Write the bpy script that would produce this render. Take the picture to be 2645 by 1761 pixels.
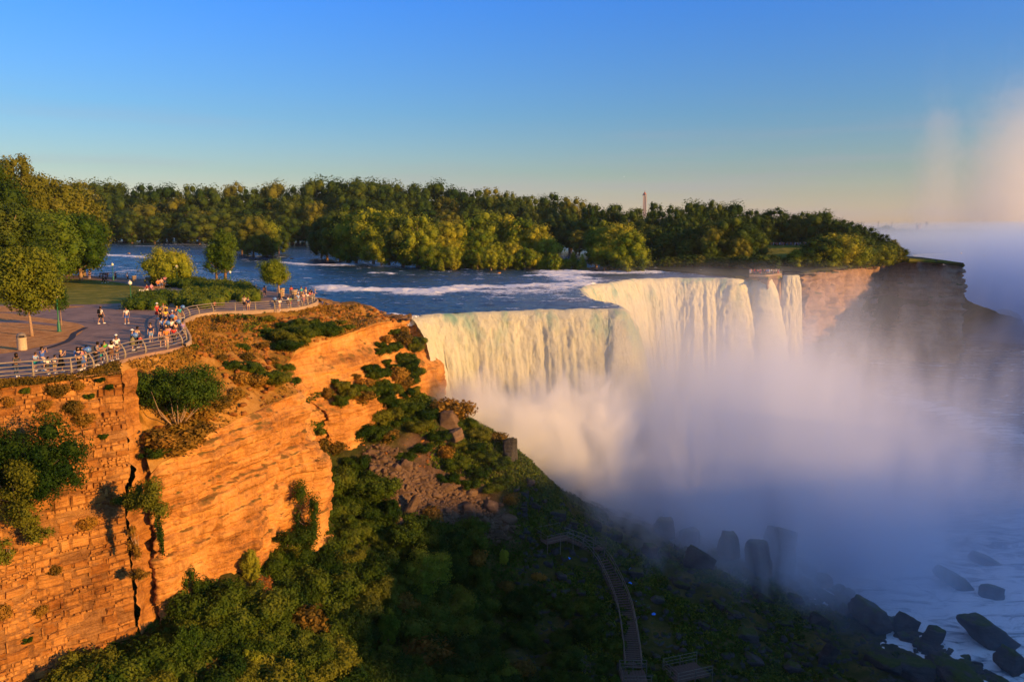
import bpy, math, random
import numpy as np
from mathutils import Vector, Matrix

for o in list(bpy.data.objects):
    bpy.data.objects.remove(o)
S = bpy.context.scene
COL = S.collection
random.seed(7)
rng = np.random.default_rng(7)
R = math.radians

# ------------------------------------------------------------------ camera, sky, sun, exposure
CAMZ = 10.3                       # eye height above the promenade (z = 0)
FPX, PW, PH = 2057.0, 2645.0, 1761.0
PITCH = math.atan((PH / 2 - 590.0) / FPX)
cam_d = bpy.data.cameras.new("camera")
cam_d.sensor_width = 36.0
cam_d.lens = 36.0 * FPX / PW
cam_d.clip_start = 0.5
cam_d.clip_end = 12000.0
cam = bpy.data.objects.new("camera", cam_d)
COL.objects.link(cam)
cam.location = (0, 0, CAMZ)
cam.rotation_euler = (math.pi / 2 - PITCH, 0, 0)
S.camera = cam

SUN_TO = Vector((0.875, -0.484, 0.0)).normalized()      # horizontal direction towards the sun
SUN_EL = R(12.0)
SUN_STRENGTH, SKY_STRENGTH, EXPOSURE = 5.0, 0.111, 0.62
world = bpy.data.worlds.new("World")
S.world = world
world.use_nodes = True
wt = world.node_tree
wt.nodes.clear()
w_out = wt.nodes.new("ShaderNodeOutputWorld")
w_bg = wt.nodes.new("ShaderNodeBackground")
w_sky = wt.nodes.new("ShaderNodeTexSky")
w_sky.sky_type = 'NISHITA'
w_sky.sun_disc = False
w_sky.sun_elevation = SUN_EL
w_sky.sun_rotation = math.atan2(SUN_TO.x, SUN_TO.y)
w_sky.air_density = 1.0
w_sky.dust_density = 0.5
w_sky.ozone_density = 1.5
w_hsv = wt.nodes.new("ShaderNodeHueSaturation")
w_hsv.inputs['Saturation'].default_value = 1.0
w_hsv.inputs['Value'].default_value = 1.0
wt.links.new(w_sky.outputs[0], w_hsv.inputs['Color'])
# evening tint of the clear sky by height above the horizon (the same all the way round)
w_geo = wt.nodes.new("ShaderNodeNewGeometry")
w_xyz = wt.nodes.new("ShaderNodeSeparateXYZ")
w_ramp = wt.nodes.new("ShaderNodeValToRGB")
w_mul = wt.nodes.new("ShaderNodeMix"); w_mul.data_type = 'RGBA'; w_mul.blend_type = 'MULTIPLY'; w_mul.inputs[0].default_value = 1.0
wt.links.new(w_geo.outputs['Incoming'], w_xyz.inputs[0])
w_neg = wt.nodes.new("ShaderNodeMath"); w_neg.operation = 'MULTIPLY'; w_neg.inputs[1].default_value = -1.0
wt.links.new(w_xyz.outputs[2], w_neg.inputs[0])
wt.links.new(w_neg.outputs[0], w_ramp.inputs[0])
TINT = [(0.005, (0.93, 0.80, 1.04)), (0.038, (0.69, 0.65, 0.76)), (0.066, (0.53, 0.61, 0.70)), (0.134, (0.355, 0.62, 0.92)), (0.257, (0.225, 0.65, 1.42)), (0.65, (0.70, 0.97, 1.35))]
while len(w_ramp.color_ramp.elements) < len(TINT): w_ramp.color_ramp.elements.new(0.5)
for e_, (p_, c_) in zip(w_ramp.color_ramp.elements, TINT):
    e_.position = p_; e_.color = (*c_, 1)
wt.links.new(w_hsv.outputs[0], w_mul.inputs[6])
wt.links.new(w_ramp.outputs[0], w_mul.inputs[7])
# faint lilac streaks of thin cloud low over the horizon, all the way round
w_map = wt.nodes.new("ShaderNodeMapping"); w_map.inputs['Scale'].default_value = (2.2, 2.2, 34.0); w_map.inputs['Rotation'].default_value = (0.02, 0.03, 0)
w_tc = wt.nodes.new("ShaderNodeTexCoord"); wt.links.new(w_tc.outputs['Generated'], w_map.inputs['Vector'])
w_nz = wt.nodes.new("ShaderNodeTexNoise"); w_nz.inputs['Scale'].default_value = 1.0; w_nz.inputs['Detail'].default_value = 5.0
wt.links.new(w_map.outputs[0], w_nz.inputs['Vector'])
w_cr = wt.nodes.new("ShaderNodeValToRGB")
for e_, (p_, c_) in zip(w_cr.color_ramp.elements, ((0.50, 0.0), (0.72, 0.42))): e_.position = p_; e_.color = (c_, c_, c_, 1)
wt.links.new(w_nz.outputs['Fac'], w_cr.inputs[0])
w_lo = wt.nodes.new("ShaderNodeMapRange"); w_lo.inputs['From Min'].default_value = 0.16; w_lo.inputs['From Max'].default_value = 0.05
wt.links.new(w_neg.outputs[0], w_lo.inputs['Value'])
w_m2 = wt.nodes.new("ShaderNodeMath"); w_m2.operation = 'MULTIPLY'; wt.links.new(w_cr.outputs[0], w_m2.inputs[0]); wt.links.new(w_lo.outputs[0], w_m2.inputs[1])
w_cl = wt.nodes.new("ShaderNodeMix"); w_cl.data_type = 'RGBA'; w_cl.inputs[7].default_value = (2.6, 2.25, 2.9, 1)
wt.links.new(w_m2.outputs[0], w_cl.inputs[0]); wt.links.new(w_mul.outputs[2], w_cl.inputs[6])
wt.links.new(w_cl.outputs[2], w_bg.inputs['Color'])
wt.links.new(w_bg.outputs[0], w_out.inputs['Surface'])
w_bg.inputs['Strength'].default_value = SKY_STRENGTH

sun_d = bpy.data.lights.new("sun", 'SUN')
sun_d.energy = SUN_STRENGTH
sun_d.angle = R(0.5)
sun_d.color = (1.0, 0.54, 0.13)
sun = bpy.data.objects.new("sun", sun_d)
COL.objects.link(sun)
to_sun = Vector((SUN_TO.x * math.cos(SUN_EL), SUN_TO.y * math.cos(SUN_EL), math.sin(SUN_EL)))
sun.rotation_euler = to_sun.to_track_quat('Z', 'Y').to_euler()
sun.location = (60, -40, 60)

S.view_settings.view_transform = 'Standard'
S.view_settings.look = 'None'
S.view_settings.exposure = EXPOSURE
S.view_settings.gamma = 1.0
S.view_settings.use_curve_mapping = False
cy = S.cycles
cy.use_denoising = True
cy.max_bounces = 12
cy.diffuse_bounces = 2
cy.glossy_bounces = 2
cy.transmission_bounces = 3
cy.volume_bounces = 10
cy.transparent_max_bounces = 8
cy.volume_step_rate = 1.0
cy.volume_max_steps = 160
cy.caustics_reflective = False
cy.caustics_refractive = False

# ------------------------------------------------------------------ helpers
SP, CP = math.sin(PITCH), math.cos(PITCH)


def at(u, v, z=None, y=None):
    """The point of the place that shows at photo pixel (u, v) and lies at height z, or at distance y."""
    a, b = (u - PW / 2) / FPX, (PH / 2 - v) / FPX
    d = (a, CP + b * SP, -SP + b * CP)
    t = (z - CAMZ) / d[2] if z is not None else y / d[1]
    return Vector((d[0] * t, d[1] * t, CAMZ + d[2] * t))


def px(p):
    """Photo pixel of a point."""
    x, y, z = p[0], p[1], p[2] - CAMZ
    dep = y * CP - z * SP
    return (PW / 2 + FPX * x / dep, PH / 2 - FPX * (y * SP + z * CP) / dep)


def ppm(p):
    """Photo pixels per metre at a point."""
    return FPX / (p[1] * CP - (p[2] - CAMZ) * SP)


def hash3(i, j, k, seed):
    h = (i.astype(np.int64) * 374761393 + j.astype(np.int64) * 668265263 + k.astype(np.int64) * 2147483647 + seed * 974634777) & 0xFFFFFFFF
    h = ((h ^ (h >> 13)) * 1274126177) & 0xFFFFFFFF
    h = (h ^ (h >> 16)) & 0xFFFFFFFF
    return h / 4294967295.0


def vnoise(x, y, z=None, seed=0):
    """Value noise in -1..1 on numpy arrays."""
    x = np.asarray(x, float); y = np.asarray(y, float)
    z = np.zeros_like(x) if z is None else np.asarray(z, float)
    i, j, k = np.floor(x), np.floor(y), np.floor(z)
    fx, fy, fz = x - i, y - j, z - k
    fx = fx * fx * (3 - 2 * fx); fy = fy * fy * (3 - 2 * fy); fz = fz * fz * (3 - 2 * fz)
    r = 0
    for a in (0, 1):
        for b in (0, 1):
            for c in (0, 1):
                w = (fx if a else 1 - fx) * (fy if b else 1 - fy) * (fz if c else 1 - fz)
                r = r + w * hash3(i + a, j + b, k + c, seed)
    return r * 2 - 1


def fbm(x, y, z=None, seed=0, octaves=4, gain=0.5):
    r, a, f = 0, 1.0, 1.0
    for o in range(octaves):
        r = r + a * vnoise(np.asarray(x) * f, np.asarray(y) * f, None if z is None else np.asarray(z) * f, seed + o * 17)
        a *= gain; f *= 2.03
    return r


def mesh_np(name, verts, faces, mats=(), smooth=False):
    """verts (n,3); faces (m,3) or (m,4) arrays or a list of tuples."""
    me = bpy.data.meshes.new(name)
    verts = np.asarray(verts, dtype=np.float32)
    if isinstance(faces, np.ndarray):
        m, k = faces.shape
        me.vertices.add(len(verts)); me.vertices.foreach_set("co", verts.ravel())
        me.loops.add(m * k); me.loops.foreach_set("vertex_index", faces.astype(np.int32).ravel())
        me.polygons.add(m)
        me.polygons.foreach_set("loop_start", np.arange(0, m * k, k, dtype=np.int32))
        me.update(calc_edges=True)
    else:
        me.from_pydata([tuple(map(float, v)) for v in verts], [], [tuple(int(i) for i in f) for f in faces])
        me.update()
    for m_ in mats:
        me.materials.append(m_)
    if smooth:
        me.polygons.foreach_set("use_smooth", np.ones(len(me.polygons), dtype=bool))
    return me


def grid_faces(nu, nv):
    a = np.arange(nu * nv).reshape(nu, nv)
    return np.stack([a[:-1, :-1].ravel(), a[1:, :-1].ravel(), a[1:, 1:].ravel(), a[:-1, 1:].ravel()], 1)


def link(o, parent=None):
    COL.objects.link(o)
    if parent is not None:
        o.parent = parent
    return o


def tag(o, label=None, cat=None, group=None, kind=None):
    if label: o['label'] = label
    if cat: o['category'] = cat
    if group: o['group'] = group
    if kind: o['kind'] = kind
    return o


def obj(name, me, parent=None, loc=None, rot=None, scale=None):
    o = bpy.data.objects.new(name, me)
    if loc is not None: o.location = loc
    if rot is not None: o.rotation_euler = rot
    if scale is not None: o.scale = scale
    return link(o, parent)


def thing(name, label, cat, loc=(0, 0, 0), rz=0.0, group=None, scale=None):
    o = bpy.data.objects.new(name, None)
    o.location = loc
    o.rotation_euler = (0, 0, rz)
    if scale is not None: o.scale = scale
    link(o)
    return tag(o, label, cat, group)


def struct(name, me, label=None):
    return tag(obj(name, me), label=label, kind='structure')


def kids(o):
    return [c for c in bpy.data.objects if c.parent is o]


# ---- polyline helpers
def resample(pts, n, closed=False):
    P = np.array([tuple(p) for p in pts], float)
    if closed: P = np.vstack([P, P[:1]])
    seg = np.linalg.norm(np.diff(P, axis=0), axis=1)
    s = np.concatenate([[0], np.cumsum(seg)])
    t = np.linspace(0, s[-1], n)
    return np.stack([np.interp(t, s, P[:, k]) for k in range(P.shape[1])], 1)


def smooth_line(P, it=3):
    P = P.copy()
    for _ in range(it):
        Q = P.copy()
        Q[1:-1] = (P[:-2] + 2 * P[1:-1] + P[2:]) / 4
        P = Q
    return P


def tube_arrays(P, rad, k=6, cap=True):
    """Tube along points P (n,3); rad scalar or (n,). Returns verts, quad faces list."""
    P = np.asarray(P, float); n = len(P)
    rad = np.full(n, rad, float) if np.isscalar(rad) else np.asarray(rad, float)
    T = np.gradient(P, axis=0); T /= np.linalg.norm(T, axis=1)[:, None] + 1e-9
    up = np.array([0, 0, 1.0]) if abs(T[0][2]) < 0.9 else np.array([1.0, 0, 0])
    A = np.cross(T, up); A /= np.linalg.norm(A, axis=1)[:, None] + 1e-9
    B = np.cross(T, A)
    ang = np.linspace(0, 2 * math.pi, k, endpoint=False)
    V = P[:, None, :] + rad[:, None, None] * (np.cos(ang)[None, :, None] * A[:, None, :] + np.sin(ang)[None, :, None] * B[:, None, :])
    f = []
    for i in range(n - 1):
        for j in range(k):
            f.append((i * k + j, i * k + (j + 1) % k, (i + 1) * k + (j + 1) % k, (i + 1) * k + j))
    if cap:
        f.append(tuple(range(k))[::-1]); f.append(tuple((n - 1) * k + j for j in range(k)))
    return V.reshape(-1, 3), f


class MB:
    """Collects simple shapes into one mesh with several materials."""
    def __init__(self): self.v, self.f, self.m = [], [], []
    def add(self, V, F_, mi=0):
        b = len(self.v)
        self.v.extend([tuple(map(float, p)) for p in V])
        for f in F_:
            self.f.append(tuple(int(i) + b for i in f)); self.m.append(mi)
        return self
    def box(self, c, s, rz=0.0, mi=0, M=None, taper=1.0):
        c = Vector(c); hx, hy, hz = s[0] / 2, s[1] / 2, s[2] / 2
        co, si = math.cos(rz), math.sin(rz)
        V = []
        for sz in (-1, 1):
            k = taper if sz > 0 else 1.0
            for sx, sy in ((-1, -1), (1, -1), (1, 1), (-1, 1)):
                p = Vector((sx * hx * k, sy * hy * k, sz * hz))
                p = Vector((p.x * co - p.y * si, p.x * si + p.y * co, p.z))
                if M is not None: p = M @ p
                V.append(c + p)
        return self.add(V, [(3, 2, 1, 0), (4, 5, 6, 7), (0, 1, 5, 4), (1, 2, 6, 5), (2, 3, 7, 6), (3, 0, 4, 7)], mi)
    def tube(self, P, rad, k=6, mi=0, cap=True):
        V, F_ = tube_arrays(P, rad, k, cap)
        return self.add(V, F_, mi)
    def lathe(self, prof, k=12, c=(0, 0, 0), mi=0):
        V, F_ = [], []
        for r_, z_ in prof:
            for j in range(k):
                a = 2 * math.pi * j / k
                V.append((c[0] + r_ * math.cos(a), c[1] + r_ * math.sin(a), c[2] + z_))
        for i in range(len(prof) - 1):
            for j in range(k):
                F_.append((i * k + j, i * k + (j + 1) % k, (i + 1) * k + (j + 1) % k, (i + 1) * k + j))
        F_.append(tuple(range(k))[::-1]); F_.append(tuple((len(prof) - 1) * k + j for j in range(k)))
        return self.add(V, F_, mi)
    def mesh(self, name, mats=(), smooth=False):
        me = bpy.data.meshes.new(name)
        me.from_pydata(self.v, [], self.f)
        for m_ in mats: me.materials.append(m_)
        me.polygons.foreach_set("material_index", self.m)
        if smooth: me.polygons.foreach_set("use_smooth", [True] * len(self.f))
        me.update()
        return me

# ------------------------------------------------------------------ materials
class NT:
    def __init__(self, name):
        self.m = bpy.data.materials.new(name)
        self.m.use_nodes = True
        self.t = self.m.node_tree
        self.t.nodes.clear()
        self.out = self.t.nodes.new("ShaderNodeOutputMaterial")
    def n(self, typ, **kw):
        nd = self.t.nodes.new("ShaderNode" + typ)
        for k, v in kw.items():
            if k == 'in_':
                for a, b in v.items():
                    if isinstance(b, bpy.types.NodeSocket): self.t.links.new(b, nd.inputs[a])
                    else: nd.inputs[a].default_value = b
            else:
                setattr(nd, k, b_(v))
        return nd
    def l(self, a, b): self.t.links.new(a, b)
    def math(self, op, a, b=0.0, c=None, clamp=False):
        nd = self.t.nodes.new("ShaderNodeMath"); nd.operation = op; nd.use_clamp = clamp
        for i, x in enumerate((a, b) if c is None else (a, b, c)):
            if isinstance(x, bpy.types.NodeSocket): self.l(x, nd.inputs[i])
            else: nd.inputs[i].default_value = x
        return nd.outputs[0]
    def noise(self, scale, vec=None, detail=4, rough=0.55, dist=0.0):
        nd = self.n("TexNoise", in_={'Scale': scale, 'Detail': detail, 'Roughness': rough, 'Distortion': dist})
        if vec is not None: self.l(vec, nd.inputs['Vector'])
        return nd.outputs['Fac']
    def ramp(self, fac, stops, interp='LINEAR'):
        nd = self.t.nodes.new("ShaderNodeValToRGB"); cr = nd.color_ramp; cr.interpolation = interp
        while len(cr.elements) < len(stops): cr.elements.new(0.5)
        for e, (p, c) in zip(cr.elements, stops):
            e.position = p; e.color = (*c, 1) if len(c) == 3 else c
        self.l(fac, nd.inputs[0])
        return nd.outputs[0]
    def mix(self, fac, a, b, mode='MIX'):
        nd = self.t.nodes.new("ShaderNodeMix"); nd.data_type = 'RGBA'; nd.blend_type = mode
        for i, x in ((0, fac), (6, a), (7, b)):
            s = nd.inputs[i]
            if isinstance(x, bpy.types.NodeSocket): self.l(x, s)
            elif isinstance(x, (int, float)): s.default_value = x if i == 0 else (x, x, x, 1)
            else: s.default_value = (*x, 1)
        return nd.outputs[2]
    def mapv(self, scale=(1, 1, 1), rot=(0, 0, 0), loc=(0, 0, 0), src=None):
        if src is None: src = self.n("TexCoord").outputs['Object']
        mp = self.n("Mapping", in_={'Scale': scale, 'Rotation': rot, 'Location': loc})
        self.l(src, mp.inputs['Vector'])
        return mp.outputs[0]
    def pos(self): return self.n("NewGeometry").outputs['Position']
    def bump(self, h, strength=0.5, dist=0.1, nrm=None):
        nd = self.n("Bump", in_={'Strength': strength, 'Distance': dist, 'Height': h})
        if nrm is not None: self.l(nrm, nd.inputs['Normal'])
        return nd.outputs[0]
    def bsdf(self, color, rough=0.9, normal=None, spec=0.3, **kw):
        p = self.n("BsdfPrincipled")
        for k, v in {'Base Color': color, 'Roughness': rough, 'Specular IOR Level': spec, **kw}.items():
            if isinstance(v, bpy.types.NodeSocket): self.l(v, p.inputs[k])
            else: p.inputs[k].default_value = (*v, 1) if isinstance(v, tuple) and len(v) == 3 else v
        if normal is not None: self.l(normal, p.inputs['Normal'])
        self.l(p.outputs[0], self.out.inputs['Surface'])
        return p


def b_(v): return v


def flat(name, c, rough=0.7, var=0.12, spec=0.3, metal=0.0):
    """A plain coloured material with a little grain and per-object variation."""
    t = NT(name)
    nz = t.noise(9.0, t.mapv(), 3)
    lo = tuple(x * (1 - var) for x in c); hi = tuple(min(1, x * (1 + var)) for x in c)
    t.bsdf(t.ramp(nz, [(0.3, lo), (0.7, hi)]), rough, spec=spec, Metallic=metal)
    return t.m


def rock_mat(name, stops, sx=1.0, streak=True, bump=0.6, fine=6.0, grass=None):
    """Layered stone in world coordinates: beds, stains, grain."""
    t = NT(name)
    p = t.pos()
    beds = t.noise(1.0, t.mapv((0.12, 0.12, 3.4), src=p), 6, 0.7)
    blot = t.noise(0.22, p, 5, 0.65)
    grain = t.noise(fine, p, 6, 0.7)
    f = t.math('ADD', t.math('MULTIPLY', beds, 0.38), t.math('ADD', t.math('MULTIPLY', blot, 0.55), t.math('MULTIPLY', grain, 0.28)))
    f = t.math('SUBTRACT', f, 0.10)
    col = t.ramp(f, stops)
    if streak:
        st = t.noise(1.0, t.mapv((1.6, 1.6, 0.10), src=p), 5, 0.65)
        col = t.mix(t.math('MULTIPLY', t.ramp(st, [(0.52, (0, 0, 0)), (0.68, (1, 1, 1))]), 0.45), col, stops[0][1])
    if grass:
        nz = t.n("SeparateXYZ", in_={0: t.n("NewGeometry").outputs['Normal']}).outputs[2]
        g = t.math('ADD', nz, t.math('MULTIPLY', t.math('SUBTRACT', t.noise(0.6, p, 5), 0.5), 1.6))
        gm = t.ramp(g, [(0.78, (0, 0, 0)), (0.97, (1, 1, 1))])
        gc = t.ramp(t.noise(2.2, p, 5, 0.7), [(0.3, grass[0]), (0.7, grass[1])])
        col = t.mix(gm, col, gc)
    vor = t.n("TexVoronoi", feature='DISTANCE_TO_EDGE', in_={'Scale': 1.0})
    t.l(t.mapv((0.8, 0.8, 2.2), src=p), vor.inputs['Vector'])
    cr = t.ramp(vor.outputs['Distance'], [(0.0, (0, 0, 0)), (0.06, (1, 1, 1))])
    h = t.math('ADD', t.math('MULTIPLY', grain, 1.0), t.math('ADD', t.math('MULTIPLY', cr, 0.35), t.math('MULTIPLY', beds, 1.2)))
    rnd = t.n('ObjectInfo').outputs['Random']
    col = t.mix(rnd, col, t.mix(1.0, col, (0.62, 0.52, 0.42), 'MULTIPLY')) if name == 'wall_stone' else col
    t.bsdf(col, 0.92, t.bump(h, bump, 0.12), spec=0.15)
    return t.m


def leaf_mat(name, dark, mid, light, trans=0.25, wscale=0.5, gold=(0.26, 0.19, 0.015)):
    """Foliage: colour shifts per plant, per clump; a little light passes through."""
    t = NT(name)
    oi = t.n("ObjectInfo")
    n1 = t.noise(wscale, t.pos(), 4, 0.7)
    f = t.math('ADD', t.math('MULTIPLY', n1, 0.9), t.math('MULTIPLY', t.math('SUBTRACT', oi.outputs['Random'], 0.5), 0.34))
    col = t.ramp(f, [(0.28, dark), (0.5, mid), (0.72, light)])
    col = t.mix(t.math('MULTIPLY', t.math('GREATER_THAN', oi.outputs['Random'], 0.84), 0.24), col, gold)
    d = t.n("BsdfPrincipled", in_={'Base Color': col, 'Roughness': 0.75, 'Specular IOR Level': 0.12})
    tr = t.n("BsdfTranslucent", in_={'Color': col})
    mx = t.n("MixShader", in_={0: trans})
    t.l(d.outputs[0], mx.inputs[1]); t.l(tr.outputs[0], mx.inputs[2])
    t.l(mx.outputs[0], t.out.inputs['Surface'])
    return t.m


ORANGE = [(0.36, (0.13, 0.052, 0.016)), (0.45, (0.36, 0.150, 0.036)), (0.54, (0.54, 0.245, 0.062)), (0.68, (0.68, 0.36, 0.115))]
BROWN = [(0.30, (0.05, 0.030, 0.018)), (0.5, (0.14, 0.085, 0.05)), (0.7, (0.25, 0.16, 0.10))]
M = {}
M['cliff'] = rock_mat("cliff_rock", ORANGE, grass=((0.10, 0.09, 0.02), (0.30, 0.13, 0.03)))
M['wall_stone'] = rock_mat("wall_stone", ORANGE, streak=True, bump=0.8, fine=5.0)
M['mortar'] = rock_mat("rubble_core", [(0.36, (0.09, 0.036, 0.012)), (0.46, (0.22, 0.095, 0.03)), (0.56, (0.36, 0.17, 0.055)), (0.7, (0.50, 0.27, 0.10))], bump=1.0)
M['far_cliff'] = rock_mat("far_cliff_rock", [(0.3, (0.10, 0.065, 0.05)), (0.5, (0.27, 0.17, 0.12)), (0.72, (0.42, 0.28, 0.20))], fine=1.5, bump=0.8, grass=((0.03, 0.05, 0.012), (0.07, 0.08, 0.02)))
M['scree'] = rock_mat("scree_stone", BROWN, streak=False, bump=0.7)
M['boulder'] = rock_mat("wet_boulder", [(0.3, (0.018, 0.017, 0.018)), (0.5, (0.05, 0.046, 0.045)), (0.75, (0.11, 0.10, 0.095))], bump=0.9, grass=((0.02, 0.04, 0.006), (0.06, 0.08, 0.01)))
M['leaf'] = leaf_mat("park_leaves", (0.022, 0.060, 0.005), (0.080, 0.140, 0.010), (0.17, 0.22, 0.022))
M['leaf_far'] = leaf_mat("island_leaves", (0.020, 0.052, 0.005), (0.075, 0.112, 0.012), (0.17, 0.18, 0.022), wscale=0.12)
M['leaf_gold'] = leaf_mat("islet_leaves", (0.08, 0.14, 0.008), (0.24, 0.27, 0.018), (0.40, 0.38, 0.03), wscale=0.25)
M['leaf_scrub'] = leaf_mat("scrub_leaves", (0.014, 0.042, 0.004), (0.066, 0.105, 0.008), (0.16, 0.18, 0.018), wscale=0.5)
M['leaf_dry'] = leaf_mat("dry_scrub_leaves", (0.10, 0.07, 0.010), (0.28, 0.15, 0.02), (0.44, 0.20, 0.03), wscale=0.8)
M['leaf_hedge'] = leaf_mat("hedge_leaves", (0.04, 0.08, 0.006), (0.12, 0.15, 0.014), (0.24, 0.22, 0.025), wscale=1.2, trans=0.15)
M['bark'] = flat("bark", (0.20, 0.12, 0.07), 0.95, 0.4)
M['bark_pale'] = flat("pale_bark", (0.34, 0.22, 0.14), 0.95, 0.3)

# ------------------------------------------------------------------ key lines of the place (world metres)
LOW_Z = -38.0          # lower river
CREST_Z = -2.5         # upper river at the brink
SUN2 = (SUN_TO.x, SUN_TO.y)

# foot of the railing along the promenade (promenade edge), z = 0
RAIL_PX = [(-160, 1004), (-75, 992), (14.5, 981), (109, 973), (201, 964.5), (252, 951), (279, 939), (306, 931), (341.5, 921), (382, 912),
           (422, 905), (460, 897), (480, 890), (489, 882), (487.5, 870), (480, 855), (473, 842), (473, 829), (488, 821), (505, 815),
           (525, 811.5), (557, 807), (586, 806), (620, 805), (658, 803.5), (693, 802), (723, 800), (747, 798), (771, 795.5),
           (787, 792.5), (801, 788), (814, 783), (819, 777), (812, 771), (795, 766), (765, 762)]
RAIL = [at(u, v, z=0) for u, v in RAIL_PX]
EDGE = smooth_line(resample(RAIL, 240), 2)

BANK_PX = [(-700, 705), (-100, 708), (200, 711), (400, 722), (520, 731), (620, 741), (700, 753), (765, 762)]
BANK = [at(u, v, z=0) for u, v in BANK_PX]

# lip of the cliffs below the promenade
LIP = [at(390, 1222, y=58.0), at(410, 1200, y=58.6), at(470, 1162, y=60.5), at(560, 1108, y=64.2), at(660, 1062, y=69.5), at(770, 1014, y=76.5),
       at(750, 985, y=81), at(735, 952, y=86), at(760, 915, y=90), at(820, 890, y=93.5), at(870, 872, y=97), at(930, 850, y=102),
       at(985, 833, y=107), at(1030, 826, y=111.5), at(1060, 823, y=114.5)]

# ------------------------------------------------------------------ materials of the ground
def asphalt():
    t = NT("promenade_asphalt")
    p = t.pos()
    a = t.math('ADD', t.math('MULTIPLY', t.noise(0.35, p, 4), 0.5), t.math('MULTIPLY', t.noise(0.9, t.mapv((1, 0.35, 1), rot=(0, 0, 0.5), src=p), 6, 0.75), 0.5)); g = t.noise(14.0, p, 4, 0.8)
    col = t.ramp(a, [(0.40, (0.22, 0.125, 0.080)), (0.60, (0.42, 0.245, 0.155))])
    col = t.mix(0.25, col, t.ramp(g, [(0.35, (0.04, 0.03, 0.03)), (0.65, (0.28, 0.22, 0.20))]))
    ck = t.n("TexVoronoi", feature='DISTANCE_TO_EDGE', in_={'Scale': 0.22})
    t.l(t.mapv((1, 1, 1), src=p), ck.inputs['Vector'])
    col = t.mix(t.ramp(ck.outputs['Distance'], [(0.0, (0.6, 0.6, 0.6)), (0.012, (0, 0, 0))]), col, (0.05, 0.04, 0.04))
    t.bsdf(col, 0.85, t.bump(g, 0.3, 0.02))
    return t.m

def grass_mat(name, a, b, c, scale=0.5):
    t = NT(name)
    p = t.pos()
    f = t.math('ADD', t.math('MULTIPLY', t.noise(scale, p, 5, 0.65), 0.75), t.math('MULTIPLY', t.noise(9.0, p, 3, 0.8), 0.28))
    t.bsdf(t.ramp(f, [(0.34, a), (0.5, b), (0.66, c)]), 0.95, t.bump(t.noise(16, p, 4, 0.8), 0.8, 0.06), spec=0.1)
    return t.m

M['asphalt'] = asphalt()
M['lawn'] = grass_mat("lawn_turf", (0.08, 0.10, 0.012), (0.17, 0.17, 0.02), (0.34, 0.27, 0.045), 0.35)
M['mulch'] = grass_mat("bark_mulch", (0.30, 0.12, 0.035), (0.55, 0.25, 0.075), (0.70, 0.36, 0.13), 0.9)
M['paving'] = grass_mat("grey_paving", (0.14, 0.125, 0.12), (0.22, 0.20, 0.19), (0.30, 0.27, 0.25), 1.5)
M['slope'] = grass_mat("dry_slope_grass", (0.10, 0.085, 0.012), (0.34, 0.16, 0.028), (0.52, 0.28, 0.08), 0.28)
M['talus_plain'] = grass_mat("mossy_talus", (0.018, 0.020, 0.006), (0.045, 0.050, 0.012), (0.11, 0.085, 0.04), 0.30)
def talus_mat():
    t = NT("talus_ground"); p = t.pos()
    a = t.n("Attribute", attribute_name="scree").outputs['Fac']
    f = t.math('ADD', t.math('MULTIPLY', t.noise(0.3, p, 5, 0.65), 0.75), t.math('MULTIPLY', t.noise(7.0, p, 4, 0.8), 0.28))
    g = t.ramp(f, [(0.34, (0.018, 0.022, 0.005)), (0.5, (0.05, 0.058, 0.010)), (0.66, (0.13, 0.10, 0.03))])
    b = t.ramp(f, [(0.34, (0.045, 0.025, 0.015)), (0.5, (0.13, 0.075, 0.045)), (0.66, (0.26, 0.16, 0.10))])
    t.bsdf(t.mix(a, g, b), 0.95, t.bump(t.noise(7, p, 5, 0.8), 1.0, 0.25), spec=0.1)
    return t.m
M['talus'] = talus_mat()
M['forest_floor'] = grass_mat("forest_floor", (0.015, 0.02, 0.006), (0.03, 0.035, 0.01), (0.06, 0.05, 0.02), 0.1)

# ------------------------------------------------------------------ park plateau
def poly_sheet(name, pts, z, mat, kind='structure', thick=None):
    bm_v = [(p[0], p[1], z) for p in pts]
    me = bpy.data.meshes.new(name)
    if thick:
        n = len(bm_v)
        bm_v += [(p[0], p[1], z - thick) for p in pts]
        f = [tuple(range(n))] + [(i, i + n, (i + 1) % n + n, (i + 1) % n) for i in range(n)]
    else:
        f = [tuple(range(len(bm_v)))]
    me.from_pydata(bm_v, [], f)
    me.materials.append(mat)
    me.update()
    if me.polygons[0].normal.z < 0: me.flip_normals()
    return tag(obj(name, me), kind=kind)

edge2 = [(p[0], p[1]) for p in EDGE]
bank2 = [(p[0], p[1]) for p in reversed(BANK[:-1])]
plateau = edge2 + bank2 + [(-160, 175), (-160, 45)]
poly_sheet("promenade_pavement", plateau, 0.0, M['asphalt'], thick=1.2)

def px_poly(pts, z=0.0, n=60):
    P = [at(u, v, z=0) for u, v in pts]
    return [(p[0], p[1]) for p in smooth_line(resample(P, n, closed=True), 2)]

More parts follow.
